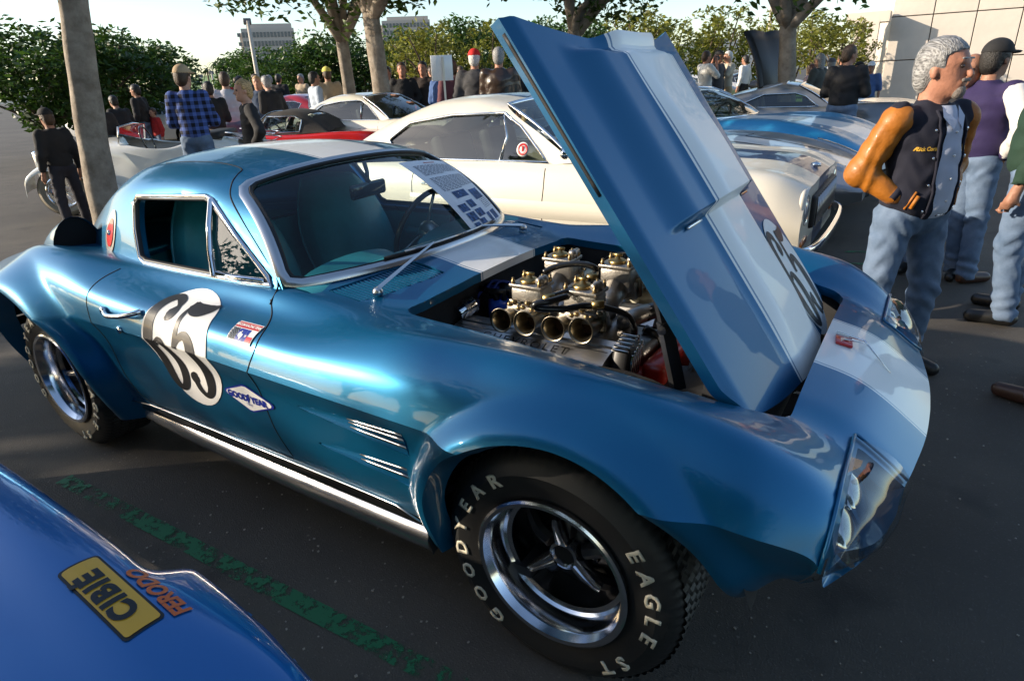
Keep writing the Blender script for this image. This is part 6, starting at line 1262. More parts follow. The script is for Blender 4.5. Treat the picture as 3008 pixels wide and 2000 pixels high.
P_('black-sleeved person leaning behind the raised black bonnet', 2262, 205, 15, -100, 'front', blk, denim, 'black', None, 0, lean=.3, short=True)
P_('man in black sweater with folded arms standing between the trunk and the off-roader', 2500, 135, 10.8, -15, 'folded', blk, denim, 'brown', None, 1, .02, 1.18, turn=-40)
P_('man with grey cap and brown printed T-shirt just right of the right-hand trunk', 2445, 174, 16, 10, 'folded', cloth('brown_tee', (.10, .055, .03)), denim, 'grey', cloth('cap_grey', (.1, .1, .12)), 2, short=True)
P_('person in pink and white top next to the right-hand trunk', 2388, 190, 17, 120, 'front', cloth('pink_white', (.55, .38, .38)), denim, 'auburn', None, 0)
P_('tall person with long grey hair and dark jacket right of the right-hand trunk', 2412, 160, 15.5, 60, 'folded', cloth('dark_grey_green', (.06, .065, .06)), denim, 'grey', None, 0, long_hair=True)
P_('man in white cap and blue jacket over green shirt in front of the off-roader', 2562, 184, 17, 175, 'down', blue_c, denim, 'brown', capw, 1, short=True)
P_('dark-capped person seen between the black sweater and the off-roader', 2528, 184, 18, 90, 'down', blk, denim, 'black', capb, 1)
P_('bald man in dark jacket over white T-shirt at the right edge, facing us', 2868, 160, 5.6, 165, 'down', blk, denim, None, None, 1, .02, 1.2)
person('person in purple jacket with white sleeves and jeans behind the grey-haired man', tuple(A(2775, 815, 'z', 0)[:2]), LD(2850)-40, 1.60, 'hips', purple, denim, 'black', capb, 1, .014, 1.25, 0, 0, shoe_m, sleeve=mat('white_leather', (.70, .68, .64), .4, coat=.3, bump=.2, bscale=14))
person('man in dark green pullover and blue jeans at the right edge', tuple(A(2935, 930, 'z', 0)[:2]), LD(2950)+80, 1.66, 'down', green_d, denim, 'black', capb, 1, .016, 1.2, 0, 0, shoe_b)
person('person in dark jacket at the far right edge, one brown trainer showing', (1.30, 1.72), LD(3000)+60, 1.60, 'pockets', blk, denim, 'brown', None, 2, .018, 1.15, 0, 0, shoe_m)
# far left, in the dim edge of the picture
P_('man in dark brown jacket walking away just right of the left-hand trunk', 268, 285, 11.5, 10, 'down', cloth('dark_brown', (.03, .02, .018)), denim_d, 'brown', None, 1, .02, 1.1)
P_('man in black jacket far beyond the white roadster', 395, 250, 17, 60, 'down', blk, denim, 'black', None, 1)
P_('person in black bending over near the flower pots beyond the white roadster', 350, 282, 15, 30, 'front', blk, denim, 'black', None, 1, lean=.4)
P_('child in red jacket beyond the white roadster', 442, 300, 17, 120, 'down', red_c, denim, 'brown', None, 0, h=1.25)
P_('person in dark clothes and cap standing left of the left-hand trunk', 130, 322, 9.4, 30, 'down', blk, cloth('dark_shorts', (.02, .02, .03)), 'brown', capb, 1)
# small figures of the far crowd between the cars
far_spec = [(745, 212, 22, 'brown', gry), (772, 212, 24, 'black', red_c), (786, 210, 24, 'grey', whi), (815, 218, 23, 'black', blk), (700, 225, 22, 'black', blk), (690, 222, 26, 'brown', red_c), (880, 207, 24, 'grey', tan_c), (1265, 186, 22, 'brown', gry), (1305, 184, 24, 'black', red_c), (1350, 176, 22, 'brown', whi), (2420, 170, 24, 'brown', whi), (2475, 165, 25, 'black', gry)]
words = ['grey-topped', 'red-topped', 'white-shirted', 'black-jacketed', 'dark-clad', 'red-jacketed', 'tan-shirted', 'grey-clad', 'red-shirted', 'pale-shirted', 'white-topped', 'grey-jacketed']
where = ['above the boy\'s head', 'right of the boy', 'left of the red roadster\'s hood', 'behind the red roadster\'s hood', 'between the striped shirt and the boy', 'left of the boy', 'left of the pale trunks', 'between the black jacket and the sign board', 'above the sign board', 'right of the sign board', 'beyond the right-hand trunk', 'beyond the man in the black sweater']
for (px, hy, d, hr_, tp), w_, wh in zip(far_spec, words, where): P_('%s person in the far crowd %s' % (w_, wh), px, hy, d, random.uniform(-180, 180), 'down', tp, denim_d, hr_, None, random.randrange(3), .034, group='people in the far crowd')
# ============================================================ ground, trees, buildings and the rest of the place
def ground_mat():
    m = mat('asphalt', (.05, .048, .045), .82); n = m.node_tree; b = n.nodes['Principled BSDF']; tc = n.nodes.new('ShaderNodeTexCoord')
    def noise(sc, det=6, ro=.6): x = n.nodes.new('ShaderNodeTexNoise'); x.inputs['Scale'].default_value = sc; x.inputs['Detail'].default_value = det; x.inputs['Roughness'].default_value = ro; n.links.new(tc.outputs['Object'], x.inputs['Vector']); return x.outputs[0]
    def ramp(v, stops):
        r_ = n.nodes.new('ShaderNodeValToRGB'); e = r_.color_ramp.elements
        while len(e) < len(stops): e.new(.5)
        for q, (p, c) in zip(e, stops): q.position = p; q.color = (*c, 1) if hasattr(c, '__len__') else (c, c, c, 1)
        n.links.new(v, r_.inputs[0]); return r_.outputs[0]
    base = ramp(noise(.9, 8, .7), [(.3, (.050, .042, .034)), (.5, (.066, .056, .045)), (.72, (.088, .074, .057))])
    vo = n.nodes.new('ShaderNodeTexVoronoi'); vo.inputs['Scale'].default_value = 130; n.links.new(tc.outputs['Object'], vo.inputs['Vector'])
    agg = ramp(vo.outputs['Distance'], [(.0, 1), (.22, .3), (.5, 0)]); sel = ramp(vo.outputs['Color'], [(.50, 0), (.75, 1)])
    c1 = mix_col(n, math_node(n, 'MULTIPLY', agg, sel), base, (.12, .108, .095))
    v2 = n.nodes.new('ShaderNodeTexVoronoi'); v2.inputs['Scale'].default_value = 34; n.links.new(tc.outputs['Object'], v2.inputs['Vector']); sp = math_node(n, 'MULTIPLY', ramp(v2.outputs['Distance'], [(.0, 1), (.13, .8), (.2, 0)]), ramp(v2.outputs['Color'], [(.72, 0), (.78, 1)]))
    c2 = mix_col(n, sp, c1, (.15, .13, .105)); st = ramp(noise(2.3, 3, .5), [(.60, 0), (.72, 1)]); c3 = mix_col(n, math_node(n, 'MULTIPLY', st, .55), c2, (.012, .011, .011)); v3 = n.nodes.new('ShaderNodeTexVoronoi'); v3.feature = 'DISTANCE_TO_EDGE'; v3.inputs['Scale'].default_value = .8; wp = n.nodes.new('ShaderNodeVectorMath'); wp.operation = 'ADD'; nz = n.nodes.new('ShaderNodeTexNoise'); nz.inputs['Scale'].default_value = 3; nz.inputs['Detail'].default_value = 6
    n.links.new(tc.outputs['Object'], nz.inputs['Vector']); n.links.new(tc.outputs['Object'], wp.inputs[0]); n.links.new(nz.outputs['Color'], wp.inputs[1]); n.links.new(wp.outputs[0], v3.inputs['Vector'])
    ck = math_node(n, 'MULTIPLY', ramp(v3.outputs['Distance'], [(.0, 1), (.006, .6), (.012, 0)]), ramp(noise(.6, 2, .5), [(.58, 0), (.68, .6)])); big = ramp(noise(.28, 4, .6), [(.35, .72), (.65, 1.25)])
    mu = n.nodes.new('ShaderNodeMix'); mu.data_type = 'RGBA'; mu.blend_type = 'MULTIPLY'; mu.inputs[0].default_value = 1; n.links.new(c3, mu.inputs[6]); n.links.new(big, mu.inputs[7]); c3 = mix_col(n, ck, mu.outputs[2], (.008, .007, .007)); n.links.new(c3, b.inputs['Base Color'])
    bp = n.nodes.new('ShaderNodeBump'); bp.inputs['Strength'].default_value = .55; bp.inputs['Distance'].default_value = .004; n.links.new(math_node(n, 'ADD', noise(180, 3), math_node(n, 'MULTIPLY', agg, .6)), bp.inputs['Height']); n.links.new(bp.outputs[0], b.inputs['Normal']); return m
b = MB(); b.add([(-1500, -300, 0), (900, -300, 0), (900, 2500, 0), (-1500, 2500, 0)], [(0, 1, 2, 3)]); b.obj('ground', ground_mat(), smooth=False, kind='structure')
def line_mat():
    m = mat('worn_green_paint', (.008, .14, .055), .7); n = m.node_tree; tc = n.nodes.new('ShaderNodeTexCoord'); x = n.nodes.new('ShaderNodeTexNoise'); x.inputs['Scale'].default_value = 22; x.inputs['Detail'].default_value = 8; x.inputs['Roughness'].default_value = .75
    y = n.nodes.new('ShaderNodeTexNoise'); y.inputs['Scale'].default_value = 1.6; n.links.new(tc.outputs['Object'], x.inputs['Vector']); n.links.new(tc.outputs['Object'], y.inputs['Vector']); v = math_node(n, 'ADD', x.outputs[0], math_node(n, 'MULTIPLY', y.outputs[0], .55))
    r_ = n.nodes.new('ShaderNodeValToRGB'); r_.color_ramp.elements[0].position = .70; r_.color_ramp.elements[1].position = .78; n.links.new(v, r_.inputs[0]); n.links.new(r_.outputs[0], n.nodes['Principled BSDF'].inputs['Alpha']); return m
gl = line_mat()
def stripe(p, q, w, z=.004):
    p, q = Vector(p), Vector(q); d = (q-p).normalized(); s = Vector((-d.y, d.x, 0))*w/2; n_ = 30; V = []
    for i in range(n_+1): c = p.lerp(q, i/n_); V += [c+s*(1+random.uniform(-.08, .08)), c-s*(1+random.uniform(-.08, .08))]
    b = MB(); b.add([(v.x, v.y, z) for v in V], [(2*i, 2*i+1, 2*i+3, 2*i+2) for i in range(n_)]); o = b.obj('painted_line', gl, smooth=False, kind='structure')
P0, P1 = A(250, 1440, 'z', 0), A(1180, 1930, 'z', 0); d = (P1-P0); stripe(P0-d*.1, P1+d*1.6, .066)
for y0 in (740, 775): stripe(A(2480, y0, 'z', 0), A(2580, y0+2, 'z', 0), .05)
# loose grit on the asphalt
b = MB()
for i in range(520):
    x, y = random.uniform(-1.6, 1.6), random.uniform(-1.7, -.2)
    if random.random() < .4: x, y = random.uniform(.4, 3.2), random.uniform(-.9, 2.5)
    r_ = random.uniform(.0015, .004); b.box((x, y, r_*.5), (r_*2, r_*1.5, r_), rz=random.uniform(0, 3))
g_ = b.obj('grit', mat('grit', (.30, .27, .23), .8), smooth=False); g_['kind'] = 'stuff'
# ---- lawn beyond the cars
b = MB(); a0 = [AD(px, 200, d_) for px, d_ in ((2040, 24), (2400, 24), (2700, 60), (2000, 60))]; b.add([(p[0], p[1], .03) for p in a0], [(0, 1, 2, 3)]); b.obj('lawn', mat('lawn_green', (.10, .20, .02), .9, var=.25, vscale=2), smooth=False, kind='structure')
# ---- hills
def hill(px0, px1, dist, h, col, seed, nm='hills'):
    r0 = np.random.default_rng(seed); V = []; n_ = 60
    for i in range(n_+1):
        px = px0+(px1-px0)*i/n_; t = i/n_; hh = h*(math.sin(PI*t)**.8)*(1+.25*math.sin(t*9+seed)+.1*math.sin(t*23)); q = AD(px, 200, dist); q2 = AD(px, 200, dist*1.25)
        V += [(q[0], q[1], 0), ((q[0]*2+q2[0])/3, (q[1]*2+q2[1])/3, hh*.65), (q2[0], q2[1], hh)]
    F = [(3*i+k, 3*i+3+k, 3*i+4+k, 3*i+1+k) for i in range(n_) for k in range(2)]; o = mobj(nm, from_vf(V, F), mat('hill_%d' % seed, col, .95, var=.3, vscale=.02), kind='structure')
hill(470, 1100, 900, 42, (.16, .24, .09), 1); hill(1150, 2700, 1500, 62, (.20, .22, .22), 2); hill(-400, 620, 1300, 30, (.18, .2, .19), 3)
# ---- trees
leaf_mats = {}
def leaf_mat(k, c, tr=.35):
    if k in leaf_mats: return leaf_mats[k]
    m = bpy.data.materials.new('foliage_'+k); m.use_nodes = True; n = m.node_tree; b_ = n.nodes['Principled BSDF']; b_.inputs['Roughness'].default_value = .45; b_.inputs['Specular IOR Level'].default_value = .35
    g = n.nodes.new('ShaderNodeNewGeometry'); r_ = n.nodes.new('ShaderNodeValToRGB'); e = r_.color_ramp.elements; e[0].color = (*[x*.55 for x in c], 1); e[1].color = (*[min(1, x*1.5) for x in c], 1)
    n.links.new(g.outputs['Random Per Island'], r_.inputs[0]); n.links.new(r_.outputs[0], b_.inputs['Base Color']); t = n.nodes.new('ShaderNodeBsdfTranslucent'); mx = n.nodes.new('ShaderNodeMixShader'); mx.inputs[0].default_value = tr
    n.links.new(r_.outputs[0], t.inputs[0]); n.links.new(b_.outputs[0], mx.inputs[1]); n.links.new(t.outputs[0], mx.inputs[2]); n.links.new(mx.outputs[0], n.nodes['Material Output'].inputs[0]); leaf_mats[k] = m; return m
def leaves(centres, radii, per, size, seed, flat=.75):
    r0 = np.random.default_rng(seed); C_ = np.repeat(np.array(centres), per, 0); Rr = np.repeat(np.array(radii), per); n_ = len(C_)
    d = r0.normal(size=(n_, 3)); d /= np.linalg.norm(d, axis=1)[:, None]; rad = Rr*r0.uniform(.35, 1.05, n_)**.6; P = C_+d*rad[:, None]*np.array([1, 1, flat])
    a = r0.normal(size=(n_, 3)); a[:, 2] *= .6; a /= np.linalg.norm(a, axis=1)[:, None]; b_ = np.cross(a, r0.normal(size=(n_, 3))); b_ /= np.linalg.norm(b_, axis=1)[:, None]; sz = size*r0.uniform(.6, 1.3, n_)[:, None]
    V = np.stack([P-a*sz, P+b_*sz*.42, P+a*sz, P-b_*sz*.42], 1).reshape(-1, 3); F = np.arange(4*n_).reshape(-1, 4); me = bpy.data.meshes.new('leaves')
    me.vertices.add(len(V)); me.vertices.foreach_set('co', V.ravel()); me.loops.add(4*n_); me.loops.foreach_set('vertex_index', F.ravel().astype(np.int32)); me.polygons.add(n_); me.polygons.foreach_set('loop_start', np.arange(0, 4*n_, 4, dtype=np.int32)); me.update(); me.validate(); return me
bark = mat('pale_bark', (.17, .135, .10), .85, var2=(.36, .31, .25), vscale=5.5, bump=1., bscale=14); bark_d = mat('dark_bark', (.10, .075, .05), .9, var=.3, bump=.6, bscale=12)
def crown_points(n, rx, rz, zc, seed, low=.0):
    r0 = np.random.default_rng(seed); out = []
    while len(out) < n:
        p = r0.uniform(-1, 1, 3); q = np.linalg.norm(p)
        if .35 < q < 1: out.append((p[0]*rx, p[1]*rx, zc+p[2]*rz))
    return out
def tree_kind(h, rx, clear, seed, n=42, per=70, size=.10, k='green', c=(.045, .085, .014), cr=.75, trunk_r=.14, bk=bark_d, limbs=6, fork=None, lean=(0, 0), label='', cat='tree', loc=(0, 0, 0), group=None, tr=.35, name='tree'):
    root = thing(name, label, cat, loc, 0, group); rz = (h-clear)/2; zc = clear+rz; r0 = np.random.default_rng(seed); pts = crown_points(n, rx, rz, zc, seed); fork = fork or clear*.75
    lx, ly = lean; b = MB(); base = smooth_path([(0, 0, -.05), (lx*.05, ly*.05, .12), (lx*.3, ly*.3, fork*.4), (lx, ly, fork)], 12); rs = [trunk_r*(1.05-.22*i/len(base)+.35*math.exp(-i/4)) for i in range(len(base))]; b.tube(base, rs, 22); tk = b.obj('trunk', bk, root)
    for q_, v in enumerate(tk.data.vertices):
        c_ = Vector(base[min(q_//22, len(base)-1)]); th = 2*PI*(q_ % 22)/22; z_ = v.co.z; v.co = c_+(v.co-c_)*(1+.09*math.sin(3*th+z_*.7+seed)+.04*math.sin(7*th+z_*2.1)+.03*math.sin(z_*9+th*2))
    tops = sorted(pts, key=lambda p: r0.random())[:limbs]
    for p in tops:
        q = (lx+(p[0]-lx)*.35+r0.normal()*.1, ly+(p[1]-ly)*.35+r0.normal()*.1, fork+(p[2]-fork)*.55); c_ = MB(); pth = smooth_path([(lx, ly, fork-.12), q, p], 5); c_.tube(pth, [trunk_r*.62*(1-.8*i/len(pth))+.008 for i in range(len(pth))], 8); c_.obj('limb', bk, root)
    lf = mobj('crown', leaves(pts, [cr*r0.uniform(.6, 1.2) for _ in pts], per, size, seed), leaf_mat(k, c, tr), root, smooth=False); return root
G_ = (.040, .085, .012); Y_ = (.16, .17, .025)
near = {}
def at_px(px, d_): q = AD(px, 200, d_); return (q[0], q[1], 0)
NT = dict(n=115, per=100, size=.085, cr=.62, limbs=9, bk=bark, k='ficus', c=(.055, .10, .014))
t1 = tree_kind(6.2, 2.6, 2.9, 11, trunk_r=.165, fork=2.7, lean=(.30, .20), label='pale trunk at the left edge, behind the blue coupe\'s tail', loc=at_px(182, 9.0), **NT)
t2 = tree_kind(6.6, 3.1, 2.75, 12, trunk_r=.14, fork=2.5, lean=(-.05, .0), label='left of the two pale trunks behind the red roadster, forking low', loc=at_px(1020, 15.0), **NT)
t3 = tree_kind(6.8, 2.9, 2.8, 13, trunk_r=.175, fork=2.75, lean=(-.05, -.03), label='right of the two pale trunks, thick and leaning, beside the red roadster', loc=at_px(1118, 13.0), **NT)
t4 = tree_kind(6.9, 3.3, 2.7, 14, trunk_r=.17, fork=2.45, lean=(.05, 0), label='tree with forked crown standing above the raised bonnet', loc=at_px(1682, 15.5), **NT)
t5 = tree_kind(6.8, 3.3, 2.65, 15, trunk_r=.17, fork=2.3, lean=(-.15, -.1), label='pale forked trunk standing behind the blue striped coupe', loc=at_px(2330, 14.0), **NT)
# row of dense trees beyond the car park
proto_d = [tree_kind(4.6, 1.95, 1.25, 21+i, n=44, per=80, size=.13, k='dense', c=G_, cr=.75, trunk_r=.12, label='x', loc=(0, 0, 0), limbs=4) for i in range(3)]
proto_y = [tree_kind(4.7, 1.5, 1.5, 31+i, n=34, per=34, size=.12, k='open', c=Y_, cr=.48, trunk_r=.09, label='x', loc=(0, 0, 0), limbs=7, bk=bark_d, tr=.45) for i in range(3)]
uses = {}
def plant(kind, px, d_, top, label, group='trees beyond the car park', wide=1.):
    pr = (proto_d if kind == 'd' else proto_y); i = uses.get(kind, 0); uses[kind] = i+1; src = pr[i % 3]; q = AD(px, top, d_); sc = q[2]/(4.5 if kind == 'd' else 4.7); L_ = label; rz = random.uniform(0, 6)
    if i < 3: src.location = (q[0], q[1], 0); src.rotation_euler[2] = rz; src.scale = (sc*wide, sc*wide, sc); src['label'] = L_; src['group'] = group; return src
    return dup(src, (q[0], q[1], 0), rz, L_, group, (sc*wide, sc*wide, sc))
dn = [(330, 24, 118, 'beyond the left-hand trunk'), (395, 26, 128, 'second from the left edge, beyond the roadster'), (455, 28, 150, 'left of the checked flannel shirt'), (250, 23, 110, 'leftmost, near the edge of the picture'), (150, 22, 100, 'at the far left edge'), (60, 22, 95, 'in the left corner behind the trunk'),
      (715, 42, 165, 'below the left office block, by the lamp post'), (775, 40, 150, 'in front of the left office block'), (835, 41, 152, 'under the right side of the left office block'), (905, 38, 115, 'right of the left office block'), (965, 39, 122, 'just left of the pale trunks'), (1050, 38, 112, 'between the two pale trunks'), (1150, 37, 105, 'below the right office block'), (1210, 40, 118, 'right of the pale trunks'), (1310, 36, 76, 'above the sign board'),
      (1365, 38, 80, 'above the red cap'), (1660, 44, 62, 'left of the forked tree behind the bonnet'), (1780, 46, 80, 'right of the forked tree behind the bonnet'), (1600, 45, 75, 'just beyond the bonnet\'s raised tip'), (1480, 42, 90, 'above the brown leather jacket'), (2050, 52, 120, 'beyond the bonnet\'s right shoulder'), (1900, 52, 110, 'beyond the bonnet\'s middle')]
for px, d_, top, w_ in dn: plant('d', px, d_, top, 'dense green tree '+w_, wide=1.15)
yn = [(1240, 25, 42, 'right of the right office block'), (1300, 27, 70, 'over the sign board'), (1440, 27, 55, 'over the brown leather jacket'), (1200, 28, 85, 'beside the leaning pale trunk'), (1900, 30, 40, 'left of the bonnet\'s top'), (1990, 30, 50, 'right of the bonnet\'s top'), (1880, 26, -10, 'tallest, above the bonnet'), (2070, 28, 30, 'over the photographer'), (2150, 29, 10, 'right of the photographer'), (2215, 30, 45, 'over the lawn'), (2280, 28, 30, 'left of the right-hand trunk'), (2400, 26, 25, 'right of the right-hand trunk'), (2470, 25, 30, 'above the black sweater'), (2510, 27, 60, 'by the pale building\'s corner'), (2350, 32, 50, 'behind the right-hand trunk')]
for px, d_, top, w_ in yn: plant('y', px, d_, top, 'sunlit yellowish young tree '+w_, group='young trees beyond the lawn')
# trees along the row on the sun's side of the car park; they shade the asphalt and mirror in the paint
for i, (x, y, h_, w_) in enumerate([(-7.9, -8.2, 6.6, .50), (-11.0, -8.0, 4.85, .50), (-14.3, -8.3, 6.3, .42), (-6.2, -8.2, 7.0, .9), (-4.2, -8.4, 7.2, 1.1), (-2.6, -8.0, 7.0, 1.1), (-16.2, -8.4, 4.7, .7), (0.2, -8.2, 7.0, 1.1), (3.4, -8.6, 6.8, 1.1), (6.5, -8.0, 6.6, 1.1), (-19.5, -8.6, 4.9, .9)]):
    o = dup(proto_d[i % 3], (x, y, 0), i*1.3, 'dense green tree in the row %s' % ['facing the blue coupe\'s wing', 'facing the blue coupe\'s door, lowest of the row', 'facing the blue coupe\'s tail', 'facing the blue coupe\'s bonnet', 'left behind the royal blue car', 'behind the royal blue car', 'opposite the vintage roadster', 'right behind the royal blue car', 'second from the right end', 'at its right end', 'at its left end'][i], 'trees in the row behind the photographer', (h_/4.6*w_, h_/4.6*w_, h_/4.6))
# ---- palms
def palm(loc, h, label):
    root = thing('palm_tree', label, 'palm', loc, 0, 'palms on the skyline'); b = MB(); b.tube([(0, 0, 0), (.1, 0, h*.5), (0, .1, h)], [.3, .22, .2], 6); b.obj('trunk', bark_d, root); b = MB()
    for k in range(18):
        a = 2.4*k; e = .9-1.5*(k/18); L_ = 2.6; V = []
        for j in range(5): t = j/4; V += [(math.cos(a)*L_*t-math.sin(a)*.28*(1-t), math.sin(a)*L_*t+math.cos(a)*.28*(1-t), h+L_*(e*t-1.0*t*t)), (math.cos(a)*L_*t+math.sin(a)*.28*(1-t), math.sin(a)*L_*t-math.cos(a)*.28*(1-t), h+L_*(e*t-1.0*t*t))]
        b.add(V, [(2*j, 2*j+1, 2*j+3, 2*j+2) for j in range(4)])
    b.obj('crown', leaf_mat('palm', (.05, .07, .03)), root, smooth=False)
for i, (px, top) in enumerate([(603, 190), (627, 172), (648, 163), (658, 160), (668, 164), (684, 163), (706, 160)]):
    q = AD(px, top, 190); palm((q[0], q[1], 0), q[2]-1.2, ['leftmost, shortest palm on the skyline', 'second palm on the skyline from the left', 'third palm, first of the close group', 'tallest palm of the close group', 'palm right of the tallest in the close group', 'last palm of the close group', 'palm half hidden by the office block\'s trees'][i])
# ---- office blocks
conc = mat('office_concrete', (.50, .44, .38), .8, var=.06); win_d = mat('office_glass', (.06, .07, .09), .15, coat=.5)
def office(px0, px1, top, dist, label, floors, cols):
    a, c = AD(px0, top, dist), AD(px1, top, dist); w_ = math.hypot(a[0]-c[0], a[1]-c[1]); h_ = (a[2]+c[2])/2; mid_ = (a+c)/2; rz = math.atan2(c[1]-a[1], c[0]-a[0])
    root = thing('office_block', label, 'office building', (mid_[0], mid_[1], 0), rz)
    b = MB(); b.box((0, 12, h_*.5), (w_, 24, h_)); b.obj('wall', conc, root, smooth=False); b = MB(); b.box((w_*.04, 12, h_+.9), (w_*.86, 20, 2.2)); b.obj('parapet', conc, root, smooth=False)
    b = MB(); b.box((-w_*.52, 10, h_*.47), (w_*.06, 18, h_*.94)); b.obj('side_wing', conc, root, smooth=False)
    fh_ = 3.6; n_ = 0; me = None
    for f_ in range(floors):
        z = h_-2.6-f_*fh_*1.0
        for c_ in range(cols):
            x = -w_/2+w_*(c_+.5)/cols
            if me is None: b = MB(); b.box((0, 0, 0), (w_/cols*.62, .3, 1.9)); b.box((0, .12, 1.05), (w_/cols*.7, .5, .15)); me = b.mesh()
            if n_ < 290: mobj('window', me, win_d, root, smooth=False, loc=(x, -.06, z))
            n_ += 1
        b = MB(); b.box((-w_*.55, -1+0*z, z), (w_*.06, .3, 1.5)); b.obj('window', win_d, root, smooth=False)
office(706, 862, 84, 330, 'square beige office block on the left, above the dark green trees', 8, 15)
office(1120, 1262, 60, 400, 'beige office block behind the pale trunks, its left side bright', 8, 14)
# ---- pale panelled building at the right
c0 = AD(2595, 200, 30); cl = AD(2530, 200, 33.5); cr = AD(3400, 200, 31); bl = thing('panelled_building', 'large pale panelled building rising at the upper right', 'building'); wallm = mat('pale_panel', (.62, .55, .47), .75, var=.06, vscale=1.5, bump=.05)
def wall_panels(p, q, nx, zs, nm):
    p, q = Vector((p[0], p[1], 0)), Vector((q[0], q[1], 0)); L_ = (q-p).length; rz = math.atan2(q.y-p.y, q.x-p.x); b = MB(); nn = Vector((-math.sin(rz), math.cos(rz), 0)); b.box((p+q)/2+nn*.45*1+Vector((0, 0, 6)), (L_, .7, 12), rz=rz); b.obj('wall', mat('panel_joint', (.10, .085, .07), .8), bl, smooth=False); me = None
    for i in range(nx):
        for j in range(len(zs)-1):
            w_ = L_/nx; b = MB(); b.bbox((0, 0, 0), (w_-.035, .10, zs[j+1]-zs[j]-.035), .008); o = b.obj('panel', wallm, bl, smooth=False, loc=p.lerp(q, (i+.5)/nx)+nn*.07+Vector((0, 0, (zs[j]+zs[j+1])/2)), rot=(0, 0, rz))
zs = [0, 1.6, 3.1, 6.0, 9.0, 12]; wall_panels(c0, cr, 6, zs, 'r'); wall_panels(cl, c0, 1, zs, 'l')
b = MB()
for x_, y_ in ((2512, 30), (2548, 29.2)): q = AD(x_, 200, y_); b.box((q[0], q[1], 1.5), (.35, .35, 3.0))
q0, q1 = AD(2505, 200, 30), AD(2558, 200, 29); b.box(((q0[0]+q1[0])/2, (q0[1]+q1[1])/2, 3.1), (1.4, .9, .35)); pk = b.obj('entrance_porch', wallm, smooth=False); tag(pk, 'small pale porch frame standing in front of the panelled building', 'porch')
# ---- lamp posts
pole_m = mat('painted_pole', (.45, .40, .33), .5)
def lamp_post(px, top, dist, label, r_=.09, head=True):
    q = AD(px, top, dist); root = thing('lamp_post', label, 'lamp post', (q[0], q[1], 0), LD(px)*0, 'car park lamp posts'); b = MB(); b.tube([(0, 0, 0), (0, 0, q[2]*.5), (0, 0, q[2])], [r_*1.2, r_, r_*.75], 10); b.obj('pole', pole_m, root)
    if head: b = MB(); b.bbox((-.3, .2, q[2]), (.75, .35, .22), .04, rz=2.5); b.obj('lamp_head', mat('lamp_head', (.14, .13, .13), .5), root)
lamp_post(727, 62, 34, 'tall lamp post in front of the left office block', .10); lamp_post(588, 224, 60, 'small lamp post right of the checked flannel shirt', .09); lamp_post(621, 214, 58, 'small lamp post under the palms', .09); lamp_post(668, 205, 60, 'small lamp post right of the striped shirt', .09); lamp_post(2268, 12, 34, 'lamp post top above the right-hand trees', .10, False)
# ---- sign board on a post
q = AD(1298, 200, 10.6); tp_, bt_ = AD(1298, 163, 10.6)[2], AD(1298, 238, 10.6)[2]; sg = thing('sign_board', 'blank white sign board on a thin post, left of the red-capped man', 'sign', (q[0], q[1], 0), R(LD(1298)-90+4)); b = MB(); b.bbox((0, 0, (tp_+bt_)/2), (.33, .012, tp_-bt_), .004); b.obj('board', white_p, sg)
b = MB(); b.box((.02, -.022, tp_/2-.02), (.03, .02, tp_)); b.obj('post', satin, sg, smooth=False)
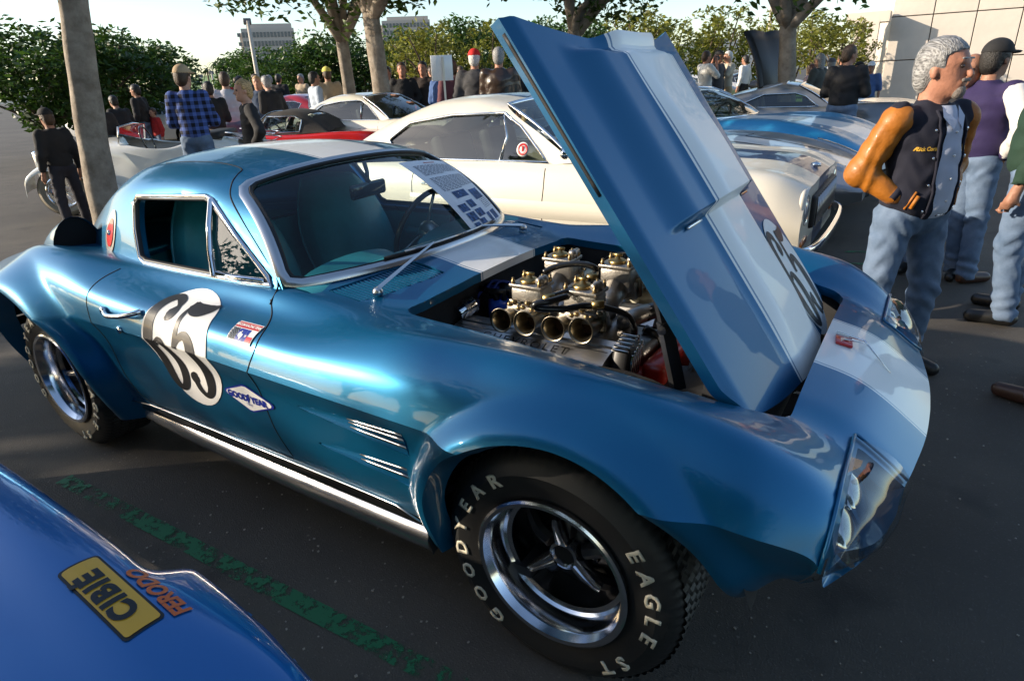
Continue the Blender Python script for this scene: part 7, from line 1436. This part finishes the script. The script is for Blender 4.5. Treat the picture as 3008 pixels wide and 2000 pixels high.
# ---- cars far off between the people
far_cols = [('white', (.6, .6, .6)), ('red', (.4, .015, .02)), ('silver', (.35, .35, .36)), ('dark blue', (.02, .04, .12)), ('black', (.015, .015, .017)), ('green', (.02, .08, .04))]
fc = []
for i, (px, d_, ci, hdg, wh) in enumerate([(825, 21, 1, 200, 'above the red roadster, left of the pale trunks'), (1165, 19, 1, 190, 'behind the men standing right of the pale trunks'), (1500, 17, 1, 100, 'left of the bonnet\'s tip, beyond the leather jacket'), (1410, 16, 0, 95, 'between the red cap and the leather jacket'), (2030, 36, 2, 20, 'beyond the photographer, leftmost of the far cars'), (2068, 37, 0, 20, 'directly beyond the photographer'), (2210, 38, 4, 15, 'behind the man on the lawn'), (2250, 39, 0, 15, 'left of the raised black bonnet'), (2160, 42, 2, 15, 'between the white-haired man and the man on the lawn'), (430, 24, 0, 30, 'beyond the child in red'), (480, 27, 5, 30, 'left of the checked flannel shirt'), (360, 26, 0, 20, 'behind the crouching figure'), (1270, 24, 1, 10, 'behind the sign board'), (560, 30, 2, 20, 'right of the checked flannel shirt'), (640, 28, 3, 10, 'beyond the striped shirt')]):
    nm, c = far_cols[ci]; m_ = mat('far_'+nm.replace(' ', '_')+'_paint', c, .28, coat=1.); q = at_px(px, d_); lab = '%s car %s' % (nm, wh)
    if len(fc) < 3: root = gen_car('parked_car', lab, 'car', q, R(hdg), 4.4, .88, PC if i else PF, m_, 1.3, -1.3, .32, dict(GC, mat=m_, zt=1.36), .38, group='cars parked in the distance')[0]; fc.append(root)
    else:
        root = dup(fc[i % 3], q, R(hdg), lab, 'cars parked in the distance')
        for ch in root.children:
            if ch.name.split('.')[0] in ('body', 'roof', 'end_panel'):
                for sl_ in ch.material_slots: sl_.link = 'OBJECT'; sl_.material = m_
# flower pots and a cool box beyond the roadster
for i, (px, d_, lb) in enumerate([(312, 12.5, 'bushy flower pot left of the cool box'), (338, 12.8, 'bushy flower pot beside the white roadster\'s bonnet')]):
    q = at_px(px, d_); root = thing('flower_pot', lb, 'potted plant', q); b = MB(); b.lathe([(.16, 0), (.22, .35), (.24, .38), (.2, .38), (.19, .3), (0, .3)], n=16); b.obj('pot', mat('terracotta', (.35, .10, .05), .8), root); mobj('foliage', leaves([(0, 0, .5), (.12, .05, .55), (-.12, 0, .5), (0, -.1, .62)], [.22]*4, 130, .04, 70+i), leaf_mat('potted', (.05, .11, .02)), root, smooth=False)
q = AD(385, 355, 12.6); cb = thing('cool_box', 'white cool box with a red stripe beyond the white roadster', 'cool box', (q[0], q[1], 0), R(LD(385)-70)); b = MB(); b.bbox((0, 0, .62), (.55, .36, .34), .03); b.obj('box', white_p, cb); b = MB(); b.bbox((0, 0, .81), (.58, .38, .05), .015); b.obj('lid', mat('pale_blue_plastic', (.35, .5, .65), .4), cb); b = MB(); b.box((0, -.182, .56), (.2, .006, .06)); b.obj('stripe', redb, cb, smooth=False); b = MB(); [b.tube([(x, y, 0), (x, y, .46)], .02, 6) for x in (-.22, .22) for y in (-.14, .14)]; b.obj('stand', satin, cb)
